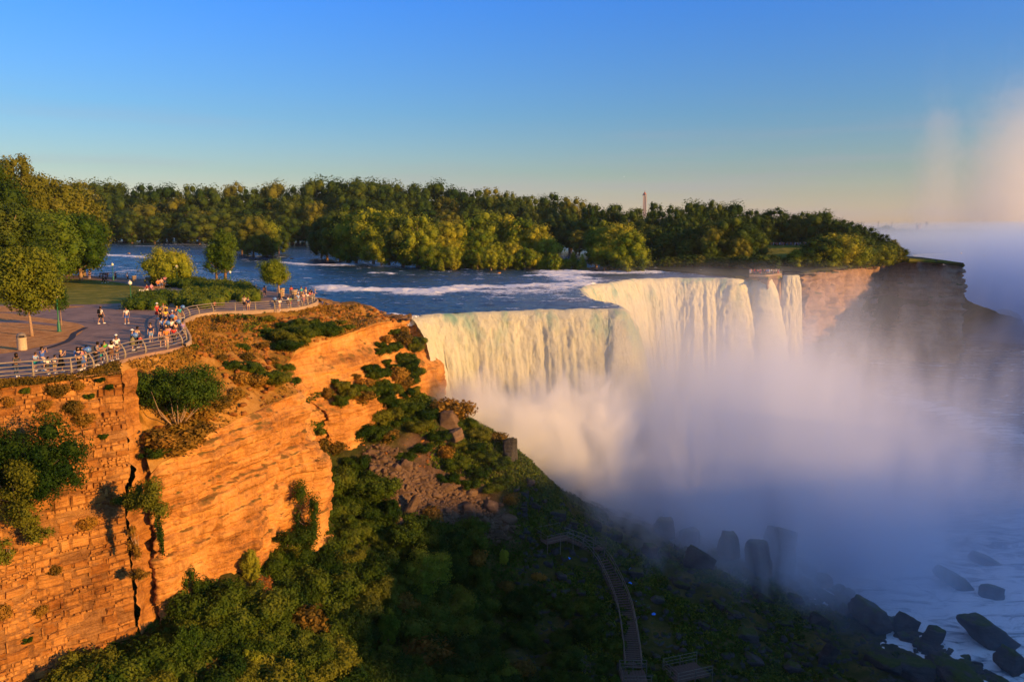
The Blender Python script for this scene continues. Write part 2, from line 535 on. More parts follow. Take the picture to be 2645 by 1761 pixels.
poly_sheet("park_lawn", px_poly([(-300, 716), (60, 716), (200, 720), (300, 728), (368, 742), (392, 758), (370, 775), (330, 786), (250, 786), (170, 788), (60, 786), (-300, 790)]), 0.012, M['lawn'])
poly_sheet("mulch_strip", px_poly([(-300, 793), (60, 790), (170, 790), (235, 791), (120, 801), (40, 806), (-300, 806)]), 0.016, M['mulch'])
poly_sheet("mulch_bed", px_poly([(-300, 810), (20, 808), (80, 818), (150, 826), (212, 838), (222, 846), (205, 864), (160, 884), (100, 896), (30, 912), (-300, 940)], n=90), 0.02, M['mulch'])
poly_sheet("side_path", [tuple(at(u, v, z=0))[:2] for u, v in [(-300, 824), (60, 828), (110, 833), (150, 838), (150, 843), (100, 838), (40, 834), (-300, 834)]], 0.026, M['asphalt'])
poly_sheet("grey_path", px_poly([(395, 752), (430, 744), (520, 752), (490, 768), (430, 785), (385, 786)]), 0.012, M['paving'])

# joint lines of the pavement: thin raised seams, and a darker patched trench
def strip(name, pts, w, z, mat, kind='structure'):
    P = np.array([tuple(p)[:2] for p in pts]); T = np.gradient(P, axis=0); T /= np.linalg.norm(T, axis=1)[:, None]
    N = np.stack([-T[:, 1], T[:, 0]], 1)
    A, B = P + N * w / 2, P - N * w / 2
    V = np.vstack([np.c_[A, np.full(len(A), z)], np.c_[B, np.full(len(B), z)]])
    n = len(P); i = np.arange(n - 1)
    me = mesh_np(name, V, np.stack([i, i + n, i + n + 1, i + 1], 1), [mat])
    if me.polygons[0].normal.z < 0: me.flip_normals()
    return tag(obj(name, me), kind=kind)

M['tar'] = flat("tar_patch", (0.035, 0.028, 0.028), 0.8)
strip("tar_seam", smooth_line(resample([at(u, v, z=0) for u, v in [(222, 846), (190, 862), (186, 873), (170, 884), (130, 898), (100, 905)]], 30), 2), 0.55, 0.030, M['tar'])

# concrete footing wall under the railing
M['concrete'] = rock_mat("pale_concrete", [(0.3, (0.26, 0.17, 0.10)), (0.5, (0.40, 0.27, 0.16)), (0.7, (0.52, 0.37, 0.23))], bump=0.3)
def kerb_wall(name, P, h0, h1, w, mat):
    P = np.array([tuple(p)[:2] for p in P]); T = np.gradient(P, axis=0); T /= np.linalg.norm(T, axis=1)[:, None]
    N = np.stack([T[:, 1], -T[:, 0]], 1)
    n = len(P)
    A, B = P + N * w * 0.65, P - N * w * 0.35
    h1 = np.full(n, h1) if np.isscalar(h1) else h1
    h0 = np.full(n, h0) if np.isscalar(h0) else h0
    V = np.vstack([np.c_[B, h0], np.c_[B, h1], np.c_[A, h1], np.c_[A, h0]])
    i = np.arange(n - 1); f = []
    for k in range(3):
        f.append(np.stack([i + k * n, i + (k + 1) * n, i + (k + 1) * n + 1, i + k * n + 1], 1))
    return mesh_np(name, V, np.vstack(f), [mat])
sel = EDGE[(np.arange(240) > 62)]
u_ = np.linspace(0, 1, len(sel))
low = -0.55 - 1.6 * np.clip((u_ - 0.72) / 0.1, 0, 1) * np.clip((0.97 - u_) / 0.05, 0, 1)
tag(obj("footing_wall", kerb_wall("footing_wall", sel, low, 0.14, 0.34, M['concrete'])),
    "low pale concrete footing wall under the curved promenade railing", "wall")

# ------------------------------------------------------------------ dry slope between the promenade and the cliff lip
def loft(A, B, nu, nv, amp, name, mats, seed=3, sag=0.0):
    A = resample(A, nu) if len(A) != nu else A; B = resample(B, nu) if len(B) != nu else B
    t = np.linspace(0, 1, nv)[None, :, None]
    G = A[:, None, :] * (1 - t) + B[:, None, :] * t
    w = np.sin(np.pi * np.clip(t[..., 0], 0, 1)) ** 0.5
    G[..., 2] -= sag * np.sin(np.pi * t[..., 0])
    n = fbm(G[..., 0] * 0.22, G[..., 1] * 0.22, seed=seed, octaves=3) * 1.1 + fbm(G[..., 0] * 1.3, G[..., 1] * 1.3, seed=seed + 5, octaves=3) * 0.35
    G[..., 2] += n * amp * w
    return G

edge_pts = [Vector((p[0], p[1], -0.35)) for p in EDGE]
A_line = [Vector(p) - Vector((0, 0, 0.3)) for p in RAIL[7:33]]
A_line = A_line + [at(860, 792, z=-1.4), at(930, 803, z=-1.9), at(1000, 815, z=-2.2), at(1062, 821, z=-2.4)]
# matching of slope sections: railing index fraction -> lip index fraction
Ar = resample(A_line, 200)
ku = np.interp(np.linspace(0, 1, 200), [0, 0.16, 0.34, 0.46, 0.62, 0.74, 0.84, 1.0], [0, 0.20, 0.40, 0.52, 0.64, 0.76, 0.86, 1.0])
Lr = resample(LIP, 400)
Br = np.stack([np.interp(ku, np.linspace(0, 1, 400), Lr[:, k]) for k in range(3)], 1)
G = loft(Ar, Br, 200, 60, 0.75, "slope", None, sag=-0.35)
SLOPE = G
M['slope_mat'] = M['slope']
struct("dry_grass_slope", mesh_np("dry_grass_slope", G.reshape(-1, 3), grid_faces(200, 60)[:, ::-1].copy(), [M['slope']], True))
# shore ledge between the slope and the upper river
G2 = loft(resample([at(775, 765, z=-0.6), at(850, 776, z=-1.6), at(920, 789, z=-2.0), at(985, 806, z=-2.3), at(1064, 819, z=-2.45)], 60),
          resample([at(835, 779, z=-0.5), at(870, 792, z=-1.35), at(930, 803, z=-1.85), at(1000, 815, z=-2.15), at(1064, 822, z=-2.4)], 60), 60, 14, 0.5, "ledge", None, sag=-0.25)
struct("river_ledge", mesh_np("river_ledge", G2.reshape(-1, 3), grid_faces(60, 14), [M['cliff']], True))

# ------------------------------------------------------------------ layered cliff faces
def cliff_face(name, line, zbot, mat, step=0.16, zstep=0.14, outward=None, prof=None, layer=(0.45, 1.1), blk=(1.2, 3.2), relief=0.55, seed=1, big=0.8, back=3.0):
    """A face of beds and blocks under the lip LINE (list of points); prof(f, depth) moves it outwards with depth."""
    L = sum((Vector(line[i + 1]) - Vector(line[i])).length for i in range(len(line) - 1))
    nu = max(8, int(L / step))
    P = smooth_line(resample(line, nu), max(1, int(0.6 / step)))
    T = np.gradient(P[:, :2], axis=0); T /= np.linalg.norm(T, axis=1)[:, None] + 1e-9
    T = smooth_line(T, int(0.8 / step)); T /= np.linalg.norm(T, axis=1)[:, None] + 1e-9
    N = np.stack([T[:, 1], -T[:, 0]], 1)
    if outward is not None and (N @ np.array(outward)).mean() < 0: N = -N
    zb = np.full(nu, zbot) if np.isscalar(zbot) else np.interp(np.linspace(0, 1, nu), np.linspace(0, 1, len(zbot)), zbot)
    H = float((P[:, 2] - zb).max())
    nz = max(6, int(H / zstep))
    d = np.linspace(0, 1, nz)[None, :] * (P[:, 2] - zb)[:, None]
    Z = P[:, 2][:, None] - d
    s = np.linspace(0, L, nu)[:, None] + 0 * Z
    zz = Z + 0.35 * fbm(s * 0.05, Z * 0.0, seed=seed + 40, octaves=2)       # the beds undulate a little
    r2 = np.random.default_rng(seed)
    cuts = [-60.0]
    while cuts[-1] < 8: cuts.append(cuts[-1] + r2.uniform(*layer) * (0.45 if r2.random() < 0.35 else 1.0))
    cuts = np.array(cuts)
    li = np.clip(np.searchsorted(cuts, zz) - 1, 0, len(cuts) - 2)
    lay = r2.uniform(-1, 1, len(cuts)); lw = r2.uniform(*blk, len(cuts)); lph = r2.uniform(0, 50, len(cuts))
    f_in = (zz - cuts[li]) / (cuts[li + 1] - cuts[li])
    bi = np.floor((s + lph[li]) / lw[li] + 0.25 * vnoise(s * 0.7, li * 3.3, seed=seed))
    bf = (s + lph[li]) / lw[li] + 0.25 * vnoise(s * 0.7, li * 3.3, seed=seed) - bi
    blk_off = hash3(bi, li.astype(float), bi * 0, seed + 9) * 2 - 1
    miss = (hash3(bi, li.astype(float), bi * 0, seed + 23) > 0.965)
    off = relief * (0.45 * lay[li] + 0.38 * blk_off) - miss * relief * 1.1
    groove = np.exp(-((f_in - 0.0) / 0.10) ** 2) + np.exp(-((f_in - 1.0) / 0.10) ** 2) + 0.7 * np.exp(-(bf / 0.04) ** 2) + 0.7 * np.exp(-((bf - 1) / 0.04) ** 2)
    off = off - relief * 0.50 * groove
    off = off * (0.40 + 0.75 * np.clip(0.5 + 1.3 * fbm(s * 0.13, Z * 0.22, seed=seed + 60, octaves=3), 0, 1.3)) + relief * 0.9 * np.floor(2.2 * fbm(s * 0.16 + 3, Z * 0.07, seed=seed + 61, octaves=2)) * 0.35
    off = off + big * fbm(s * 0.11, Z * 0.09, seed=seed + 3, octaves=3) + 0.16 * fbm(s * 1.4, Z * 1.9, seed=seed + 5, octaves=3)
    for q in range(int(L / 2.6)):
        sc, w_, dp = r2.uniform(0, L), r2.uniform(0.05, 0.16), r2.uniform(0.2, 0.75)
        d0, d1 = r2.uniform(0, H * 0.6), r2.uniform(2.5, 9)
        off = off - dp * np.exp(-((s - sc - 0.5 * fbm(Z * 0.5, Z * 0, seed=seed + q, octaves=3)) / w_) ** 2) * np.clip((d - d0) / 0.5, 0, 1) * np.clip((d0 + d1 - d) / 0.8, 0, 1)
    off = off * np.clip(d / 0.5, 0.05, 1)
    if prof is not None:
        off = off + prof(np.linspace(0, 1, nu)[:, None] + 0 * d, d)
    X = P[:, 0][:, None] + N[:, 0][:, None] * off
    Y = P[:, 1][:, None] + N[:, 1][:, None] * off
    V = np.stack([X, Y, Z], -1)
    # a top strip that runs back under the turf
    top = np.stack([P[:, 0] - N[:, 0] * back, P[:, 1] - N[:, 1] * back, P[:, 2] - 0.25], -1)[:, None, :]
    V = np.concatenate([top, V], 1)
    me = mesh_np(name, V.reshape(-1, 3), grid_faces(nu, nz + 1), [mat])
    return me, V, N

# the near buttress, from the dark cleft to its corner and back
near_line = [at(374, 1258, y=59.6) + Vector((-0.7, 6.0, 0.4)), at(374, 1258, y=59.6), at(384, 1232, y=58.2)] + LIP[1:6] + [LIP[6], LIP[6] + Vector((-3, 2.5, 0))]
def near_prof(f, d):
    o = 0.035 * d
    corner = np.exp(-((f - 0.80) / 0.10) ** 2)
    o = o + corner * 2.4 / (1 + np.exp(-(d - 6.3) / 0.35))          # lower stone steps out at the corner
    o = o - 0.9 * np.exp(-((f - 0.70) / 0.05) ** 2) / (1 + np.exp(-(d - 7.5) / 0.8))
    o = o + 0.5 * np.exp(-((d - 1.6) / 0.5) ** 2) * np.clip((f - 0.2) * 5, 0, 1) - 0.5 * np.exp(-((d - 4.6) / 0.35) ** 2)
    return o
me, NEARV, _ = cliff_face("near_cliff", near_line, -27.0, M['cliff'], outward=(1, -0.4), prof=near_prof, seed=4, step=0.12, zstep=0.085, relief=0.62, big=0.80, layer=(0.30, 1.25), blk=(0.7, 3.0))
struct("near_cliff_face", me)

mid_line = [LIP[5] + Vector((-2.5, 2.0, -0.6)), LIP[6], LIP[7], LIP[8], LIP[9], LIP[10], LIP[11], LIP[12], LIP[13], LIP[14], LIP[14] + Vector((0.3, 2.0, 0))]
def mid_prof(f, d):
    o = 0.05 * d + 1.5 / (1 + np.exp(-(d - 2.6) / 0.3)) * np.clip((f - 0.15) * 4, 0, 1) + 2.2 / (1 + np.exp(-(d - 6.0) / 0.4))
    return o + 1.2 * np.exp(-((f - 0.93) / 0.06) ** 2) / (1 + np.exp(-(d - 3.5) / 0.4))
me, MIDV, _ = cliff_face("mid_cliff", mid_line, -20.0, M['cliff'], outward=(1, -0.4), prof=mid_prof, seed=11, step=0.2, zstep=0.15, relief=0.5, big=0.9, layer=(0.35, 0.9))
struct("brink_cliff_face", me)

# ------------------------------------------------------------------ talus: one height field under the cliffs
TC = [((-60, 53), -20.5)]
def tc(u, v, z=None, y=None):
    p = at(u, v, z=z, y=y); TC.append(((p[0], p[1]), p[2]))
for a in [(480, 1650, -21.0), (640, 1450, -18.6), (560, 1560, -20), (840, 1420, -21.5), (1000, 1761, -28), (1322, 1761, -31), (700, 1761, -25), (400, 1790, -22.5), (200, 1790, -22),
          (1600, 1761, -33), (1640, 1560, -32), (1420, 1400, -27), (2000, 1700, -36), (1100, 1500, -27), (860, 1650, -25.5), (750, 1480, -22.5),
          (1060, 1022, -13.2), (1000, 1250, -18.5), (1100, 1250, -20), (1250, 1360, -25), (1180, 1062, -14.6), (1260, 1112, -16.5), (1310, 1175, -18.5), (1400, 1250, -23),
          (1450, 1285, -25.5), (1560, 1335, -28.5), (1700, 1390, -31.0), (1850, 1440, -33), (1960, 1500, -35), (2100, 1530, -37.4), (2190, 1572, -37.8), (2200, 1640, -36.8), (2150, 1610, -36.6), (2300, 1625, -38.1), (2420, 1700, -38.1), (2560, 1775, -38.3), (2300, 1720, -36.9), (2400, 1790, -37.0),
          (0, 1800, -22.0), (900, 1100, -13.5), (800, 1050, -12.5), (880, 1300, -19.8), (1900, 1600, -35.0), (1750, 1500, -32.5), (1850, 1761, -35.0), (2100, 1761, -36.0), (2200, 1740, -36.4), (2050, 1600, -36.6)]:
    tc(a[0], a[1], z=a[2])
TC += [((-24, 90), -10.0), ((-17, 100), -11.0), ((-13, 110), -12.5), ((-45, 75), -16), ((-30, 66), -18.0), ((-22, 80), -15.5), ((0, 125), -24), ((20, 122), -34), ((45, 115), -40), ((70, 108), -43), ((10, 40), -29), ((60, 60), -37.0), ((95, 95), -46), ((-60, 30), -24), ((84, 74), -43), ((72, 90), -41.5)]
TCp = np.array([t[0] for t in TC]); TCz = np.array([t[1] for t in TC])
def tps(r2): return np.where(r2 > 0, 0.5 * r2 * np.log(np.maximum(r2, 1e-9)), 0)
_n = len(TCp)
K_ = tps(((TCp[:, None] - TCp[None]) ** 2).sum(-1)) + np.eye(_n) * 8.0
A_ = np.zeros((_n + 3, _n + 3)); A_[:_n, :_n] = K_; A_[:_n, _n] = 1; A_[:_n, _n + 1:] = TCp; A_[_n, :_n] = 1; A_[_n + 1:, :_n] = TCp.T
W_ = np.linalg.solve(A_, np.concatenate([TCz, [0, 0, 0]]))
def talus_z(x, y, rough=True):
    x = np.asarray(x, float); y = np.asarray(y, float); sh = x.shape
    q = np.stack([x.ravel(), y.ravel()], 1)
    z = tps(((q[:, None] - TCp[None]) ** 2).sum(-1)) @ W_[:_n] + W_[_n] + q @ W_[_n + 1:]
    z = z.reshape(sh)
    if rough:
        z = z + 0.9 * fbm(x * 0.10, y * 0.10, seed=31, octaves=2) * np.clip((y - 35) / 20, 0, 1) + 0.35 * fbm(x * 0.5, y * 0.5, seed=33, octaves=3)
        z = z + 0.10 * np.abs(fbm(x * 2.0, y * 2.0, seed=35, octaves=2))
    return z
gx, gy = np.meshgrid(np.linspace(-62, 92, 420), np.linspace(32, 124, 260), indexing='ij')
gz = talus_z(gx, gy)
TAL = struct("talus_slope", mesh_np("talus_slope", np.stack([gx, gy, gz], -1).reshape(-1, 3), grid_faces(420, 260)[:, ::-1].copy() if False else grid_faces(420, 260), [M['talus']], True))
_dep = gy * CP - (gz - CAMZ) * SP; _u = PW / 2 + FPX * gx / _dep; _v = PH / 2 - FPX * (gy * SP + (gz - CAMZ) * CP) / _dep
_sc = np.exp(-(((_u - 1130) * 0.86 + (_v - 1280) * 0.5) / 175) ** 2 - (((_v - 1280) * 0.86 - (_u - 1130) * 0.5) / 85) ** 2) * 1.4 + 0.35 * fbm(gx * 0.5, gy * 0.5, seed=9) + np.exp(-((_u - 700) / 60) ** 2 - ((_v - 1525) / 45) ** 2) + 0.9 * np.exp(-((_u - 1100) / 55) ** 2 - ((_v - 1140) / 40) ** 2)
TAL.data.attributes.new("scree", 'FLOAT', 'POINT').data.foreach_set("value", np.clip(_sc * 1.4 - 0.3, 0, 1).astype(np.float32).ravel())
def tz(x, y): return float(talus_z(np.array([x]), np.array([y]))[0])
def on_talus(u, v):
    """Talus point under a photo pixel (ray march)."""
    a = at(u, v, z=-60) - Vector((0, 0, CAMZ))
    o = Vector((0, 0, CAMZ))
    ts = np.linspace(0.2, 1.0, 220)
    P = np.array(o)[None] + ts[:, None] * np.array(a)[None]
    below = P[:, 2] < talus_z(P[:, 0], P[:, 1])
    i = int(np.argmax(below)) if below.any() else len(ts) - 1
    return Vector(P[i])

# ------------------------------------------------------------------ river above the falls
CREST_PX = [(1056, 822), (1110, 812.5), (1200, 807), (1300, 803.5), (1400, 800.5), (1500, 798.5), (1570, 797), (1606, 798), (1600, 790), (1578, 783), (1545, 778), (1522, 771), (1506, 760), (1497, 747),
            (1512, 739), (1536, 734), (1570, 731), (1596, 726), (1630, 721), (1680, 719), (1740, 717.5), (1800, 718), (1850, 718), (1892, 719), (1930, 717), (1960, 718), (1978, 719), (1986, 718)]
CREST_B = [(1899, 716.5), (1930, 716), (1960, 717), (1982, 720)]
LUNA_B = [(2022, 708), (2035, 706), (2052, 706), (2066, 707)]
CREST = smooth_line(resample([at(u, v, z=CREST_Z) for u, v in CREST_PX], 900), 6)
CRB = resample([CREST[-1] * 1.0] + [at(u, v, z=CREST_Z) for u, v in [(1900, 717.5), (1930, 717), (1960, 718), (1986, 723)]], 80)
def atyz(u, y, z):
    return Vector(((u - PW / 2) / FPX * (y * CP - (z - CAMZ) * SP), y, z))
CRL = resample([atyz(2025, 209.6, -1.9), atyz(2035, 209, -1.9), atyz(2045, 208.8, -1.9), atyz(2056, 208.9, -1.9), atyz(2063, 209.1, -1.9)], 70)

def river_mat():
    t = NT("river_water")
    p = t.pos()
    at_ = t.n("Attribute", attribute_name="foam").outputs['Fac']
    rip = t.noise(1.0, t.mapv((0.5, 1.1, 1), src=p), 6, 0.7)
    sp = t.noise(1.0, t.mapv((0.8, 2.2, 1), src=p), 6, 0.85)
    f = t.math('ADD', at_, t.math('MULTIPLY', t.math('SUBTRACT', sp, 0.5), 2.5))
    fm = t.ramp(f, [(0.46, (0, 0, 0)), (0.66, (1, 1, 1))])
    wc = t.ramp(t.noise(0.06, t.mapv((0.6, 1.4, 1), src=p), 4), [(0.35, (0.004, 0.022, 0.055)), (0.65, (0.008, 0.045, 0.075))])
    col = t.mix(fm, wc, (0.80, 0.80, 0.80))
    h = t.math('ADD', rip, t.math('MULTIPLY', t.noise(3.0, p, 4, 0.7), 0.4))
    rg = t.math('ADD', t.math('MULTIPLY', t.ramp(fm, [(0, (0, 0, 0)), (1, (1, 1, 1))]), 0.6), 0.16)
    t.bsdf(col, rg, t.bump(h, 0.9, 0.35), spec=0.5)
    return t.m
M['river'] = river_mat()

_CP = np.vstack([CREST[::25, :2], CRB[::20, :2], CRL[::20, :2], [(120, 260), (150, 300)]])
def river_z(x, y):
    x = np.asarray(x, float); y = np.asarray(y, float)
    d = np.full(x.shape, 1e9)
    for p in _CP: d = np.minimum(d, (x - p[0]) ** 2 + (y - p[1]) ** 2)
    return CREST_Z + 4.6 * np.clip((np.sqrt(d) - 35) / 225, 0, 1.2)
def on_river(u, v):
    z = CREST_Z
    for _ in range(12):
        p = at(u, v, z=z); z = 0.5 * z + 0.5 * float(river_z(np.array([p[0]]), np.array([p[1]]))[0])
    return p

FOAM = [  # rapid lines: photo pixels, width m, strength
    ([(842, 742), (900, 750), (1000, 748), (1100, 757), (1180, 744), (1250, 740), (1310, 742), (1380, 737), (1440, 742), (1500, 736)], 3.4, 0.95),
    ([(1040, 758), (1120, 752), (1200, 748), (1300, 752), (1420, 750)], 5.0, 0.40),
    ([(730, 678), (800, 684), (880, 686), (940, 680), (1000, 688)], 3.0, 0.55),
    ([(250, 628), (330, 640), (420, 646), (500, 650)], 4.0, 0.7), ([(290, 660), (360, 664), (440, 668)], 2.5, 0.6), ([(700, 645), (760, 650), (820, 655)], 4.0, 0.45),
    ([(1430, 705), (1480, 720), (1500, 735)], 6.0, 0.6), ([(1440, 700), (1560, 706), (1660, 703)], 5.0, 0.5), ([(1600, 703), (1740, 700), (1860, 708)], 4.0, 0.5),
    ([(1380, 712), (1420, 710)], 2.5, 0.8), ([(1700, 695), (1780, 697), (1880, 709)], 3.0, 0.4), ([(1000, 815), (1054, 820)], 1.5, 0.5), ([(640, 600), (700, 640)], 5, 0.3),
    ([(960, 706), (1000, 705), (1010, 708)], 1.6, 0.5), ([(820, 770), (900, 800), (990, 818)], 1.2, 0.45)]
def river_foam(x, y):
    f = 0.19 + 0.14 * fbm(x * 0.03, y * 0.06, seed=91, octaves=3) + 0.10 * np.clip(fbm(x * 0.25, y * 0.6, seed=93, octaves=3), 0, 1)
    for pts, w, s in FOAM:
        P = resample([on_river(u, v) for u, v in pts], 40)
        d2 = np.full(x.shape, 1e9); fx, fy = x.ravel(), y.ravel()
        dd = np.full(fx.shape, 1e9)
        for p in P: dd = np.minimum(dd, (fx - p[0]) ** 2 + ((fy - p[1]) * 0.8) ** 2)
        f = f + s * np.exp(-dd.reshape(x.shape) / (w * w)) * (1.0 + 0.75 * fbm(x * 0.16, y * 0.45, seed=97, octaves=3))
    return f

def upper_side(x, y):
    """True where a point lies upstream of the brink."""
    C = CREST[:, :2]
    fx, fy = x.ravel(), y.ravel(); inside = np.zeros(len(fx), bool)
    B = np.vstack([[(-400, 2000)], [(-400, 175)], [tuple(p)[:2] for p in BANK], np.array([tuple(at(u, v, z=z))[:2] for u, v, z in [(835, 773, -.6), (870, 783, -1.3), (930, 795, -1.8), (1000, 809, -2.1), (1040, 817, -2.3)]]), C, CRB[:, :2], [tuple(at(2000, 708, z=CREST_Z))[:2]], CRL[:, :2], [tuple(at(2090, 690, z=CREST_Z))[:2]], [(165, 330), (176, 352), (150, 2000)]])
    j = len(B) - 1
    for i in range(len(B)):
        xi, yi, xj, yj = B[i][0], B[i][1], B[j][0], B[j][1]
        c = ((yi > fy) != (yj > fy)) & (fx < (xj - xi) * (fy - yi) / (yj - yi + 1e-12) + xi)
        inside ^= c; j = i
    return inside.reshape(x.shape)

def river_patch(name, xs, ys, amp, near):
    X, Y = np.meshgrid(xs, ys, indexing='ij')
    Z = river_z(X, Y)
    fo = river_foam(X, Y) if near else 0.25 + 0.2 * fbm(X * 0.02, Y * 0.04, seed=5)
    wv = fbm(X * 0.22, Y * 0.45, seed=51, octaves=4, gain=0.6)
    Z = Z + amp * wv + 0.30 * np.clip(fo - 0.2, 0, 1) * (1 + 0.6 * fbm(X * 0.8, Y * 1.2, seed=61, octaves=3))
    inside = upper_side(X, Y)
    fc = grid_faces(len(xs), len(ys))
    keep = inside.ravel()[fc].any(1)
    V = np.stack([X, Y, Z], -1).reshape(-1, 3)
    # snap the vertices just outside the brink onto it, so the sheet ends along the brink
    C = np.vstack([CREST[:, :2], CRB[:, :2], CRL[:, :2]])
    out_ids = np.unique(fc[keep]); out_ids = out_ids[~inside.ravel()[out_ids]]
    for i in out_ids:
        d = ((C - V[i, :2]) ** 2).sum(1); k = int(d.argmin())
        if d[k] < 9 and k > 14:
            V[i, :2] = C[k]; V[i, 2] = CREST_Z + 0.02
        else:
            V[i, 2] -= 1.1
    me = mesh_np(name, V, fc[keep], [M['river']], True)
    a = me.attributes.new("foam", 'FLOAT', 'POINT')
    a.data.foreach_set("value", (fo + 0.45 * np.clip(wv - 0.55, 0, 1)).astype(np.float32).ravel())
    return me
xs = np.concatenate([np.arange(-150, -40, 1.1), np.arange(-40, 100, 0.42)])
ys = np.concatenate([np.arange(104, 240, 0.42), np.arange(240, 300, 1.0)])
struct("upper_river_water", river_patch("upper_river", xs, ys, 0.16, True))
xs = np.arange(-420, 420, 6.0); ys = np.arange(299, 700, 5.0)
struct("distant_river_water", river_patch("distant_river", xs, ys, 0.15, False))

# ------------------------------------------------------------------ falling water
def fall_mat():
    t = NT("falling_water")
    uv = t.n("UVMap").outputs['UV']
    p = t.pos()
    st = t.noise(1.0, t.mapv((1.6, 1.6, 0.14), src=p), 8, 0.78)
    fine = t.noise(1.0, t.mapv((3.2, 3.2, 1.3), src=p), 6, 0.8)
    broad = t.noise(1.0, t.mapv((0.22, 0.22, 0.02), src=p), 3, 0.6)
    vv = t.n("SeparateXYZ", in_={0: uv}).outputs[1]
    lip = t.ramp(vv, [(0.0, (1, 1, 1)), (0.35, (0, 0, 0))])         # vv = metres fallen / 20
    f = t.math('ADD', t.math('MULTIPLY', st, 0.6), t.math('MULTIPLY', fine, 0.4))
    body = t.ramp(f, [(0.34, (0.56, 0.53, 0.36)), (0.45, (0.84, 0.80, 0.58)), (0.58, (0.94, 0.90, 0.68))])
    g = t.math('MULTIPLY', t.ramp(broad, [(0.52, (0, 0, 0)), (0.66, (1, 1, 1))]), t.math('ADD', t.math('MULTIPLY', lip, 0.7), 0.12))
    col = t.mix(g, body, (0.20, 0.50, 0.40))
    h = t.math('ADD', st, t.math('MULTIPLY', fine, 0.7))
    p = t.n("BsdfPrincipled", in_={'Base Color': col, 'Roughness': 0.95, 'Specular IOR Level': 0.05, 'Normal': t.bump(h, 1.0, 0.5)})
    tr = t.n("BsdfTranslucent", in_={'Color': col})
    mx = t.n("MixShader", in_={0: 0.18})
    t.l(p.outputs[0], mx.inputs[1]); t.l(tr.outputs[0], mx.inputs[2]); t.l(mx.outputs[0], t.out.inputs['Surface'])
    return t.m
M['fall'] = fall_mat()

def curtain(name, C, v0, zbot, nt, seed, rough=1.0, n_out=None):
    n = len(C)
    T = np.gradient(C[:, :2], axis=0); T /= np.linalg.norm(T, axis=1)[:, None] + 1e-9
    T = smooth_line(T, 8); T /= np.linalg.norm(T, axis=1)[:, None] + 1e-9
    N = np.stack([T[:, 1], -T[:, 0]], 1)
    s = np.concatenate([[0], np.cumsum(np.linalg.norm(np.diff(C[:, :2], axis=0), axis=1))])
    tmax = math.sqrt(2 * (CREST_Z - zbot) / 9.81)
    tt = np.concatenate([[-0.35, -0.18], np.linspace(0, 1, nt) ** 1.0 * tmax])
    v = v0 * (1 + 0.14 * fbm(s * 0.25, s * 0, seed=seed, octaves=3) + 0.05 * fbm(s * 1.4, s * 0, seed=seed + 2, octaves=2))
    lipz = 0.12 * fbm(s * 0.5, s * 0, seed=seed + 4, octaves=3)
    SS, TT = np.meshgrid(s, tt, indexing='ij')
    drop = 0.5 * 9.81 * np.clip(TT, 0, 9) ** 2
    amp = np.clip(drop / 1.5, 0, 1)
    strand = fbm(SS * 0.9, drop * 0.05, seed=seed + 6, octaves=4, gain=0.6)
    X0 = C[:, 0][:, None] + N[:, 0][:, None] * TT * v[:, None]; Y0 = C[:, 1][:, None] + N[:, 1][:, None] * TT * v[:, None]
    puff = fbm(X0 * 0.8, Y0 * 0.8, drop * 0.30 - 3, seed=seed + 8, octaves=4, gain=0.66)
    strand = 0.5 * strand + 0.8 * fbm(X0 * 1.1, Y0 * 1.1, drop * 0.05, seed=seed + 9, octaves=4, gain=0.65)
    off = TT * v[:, None] + rough * amp * (0.13 * strand + 0.24 * puff)
    X = C[:, 0][:, None] + N[:, 0][:, None] * off
    Y = C[:, 1][:, None] + N[:, 1][:, None] * off
    Z = C[:, 2][:, None] + (lipz[:, None] * np.exp(-drop)) - drop - np.where(TT < 0, -TT * 0.35, 0) + 0.03
    V = np.stack([X, Y, Z], -1)
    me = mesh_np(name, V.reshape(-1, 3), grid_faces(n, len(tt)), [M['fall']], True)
    uvl = me.uv_layers.new(name="UVMap")
    UV = np.stack([SS, np.clip(drop, 0, 99) / 20.0], -1).reshape(-1, 2)
    li = np.empty(len(me.loops), dtype=np.int32); me.loops.foreach_get("vertex_index", li)
    UV2 = UV.copy(); UV2[:, 1] *= 20.0 / 1.0 * 0 + 1
    uvl.data.foreach_set("uv", UV2[li].astype(np.float32).ravel())
    return me
# in uv, v = metres fallen / 20; the noise maps above stretch it back
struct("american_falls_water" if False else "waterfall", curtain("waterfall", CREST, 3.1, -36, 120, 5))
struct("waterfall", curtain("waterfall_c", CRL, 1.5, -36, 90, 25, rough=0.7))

# rock wall behind the water, and the far rim with the narrow fall
back = [Vector(p) + Vector((-0.8, 1.2, -0.6)) for p in resample(CREST, 60)]
def rim_sheet(name, line, zbot, mat, n, d, seed, relief=0.9, big=1.2, outward=(0.87, -0.5), prof=None, layer=(1.0, 2.6), step=0.6):
    me, V, N = cliff_face(name, line, zbot, mat, step=step, zstep=0.5, outward=outward, relief=relief, big=big, seed=seed, layer=layer, blk=(2.5, 7), prof=prof, back=8)
    return struct(name, me)
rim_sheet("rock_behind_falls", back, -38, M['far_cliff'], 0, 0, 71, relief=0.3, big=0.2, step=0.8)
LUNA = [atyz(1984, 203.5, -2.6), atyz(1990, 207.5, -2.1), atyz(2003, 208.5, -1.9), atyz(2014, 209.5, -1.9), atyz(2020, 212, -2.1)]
rim_sheet("luna_rock", [LUNA[0] + Vector((-2, 3, 0))] + LUNA + [LUNA[-1] + Vector((1, 4, 0))], -38, M['far_cliff'], 0, 0, 72, big=0.4, relief=0.5)
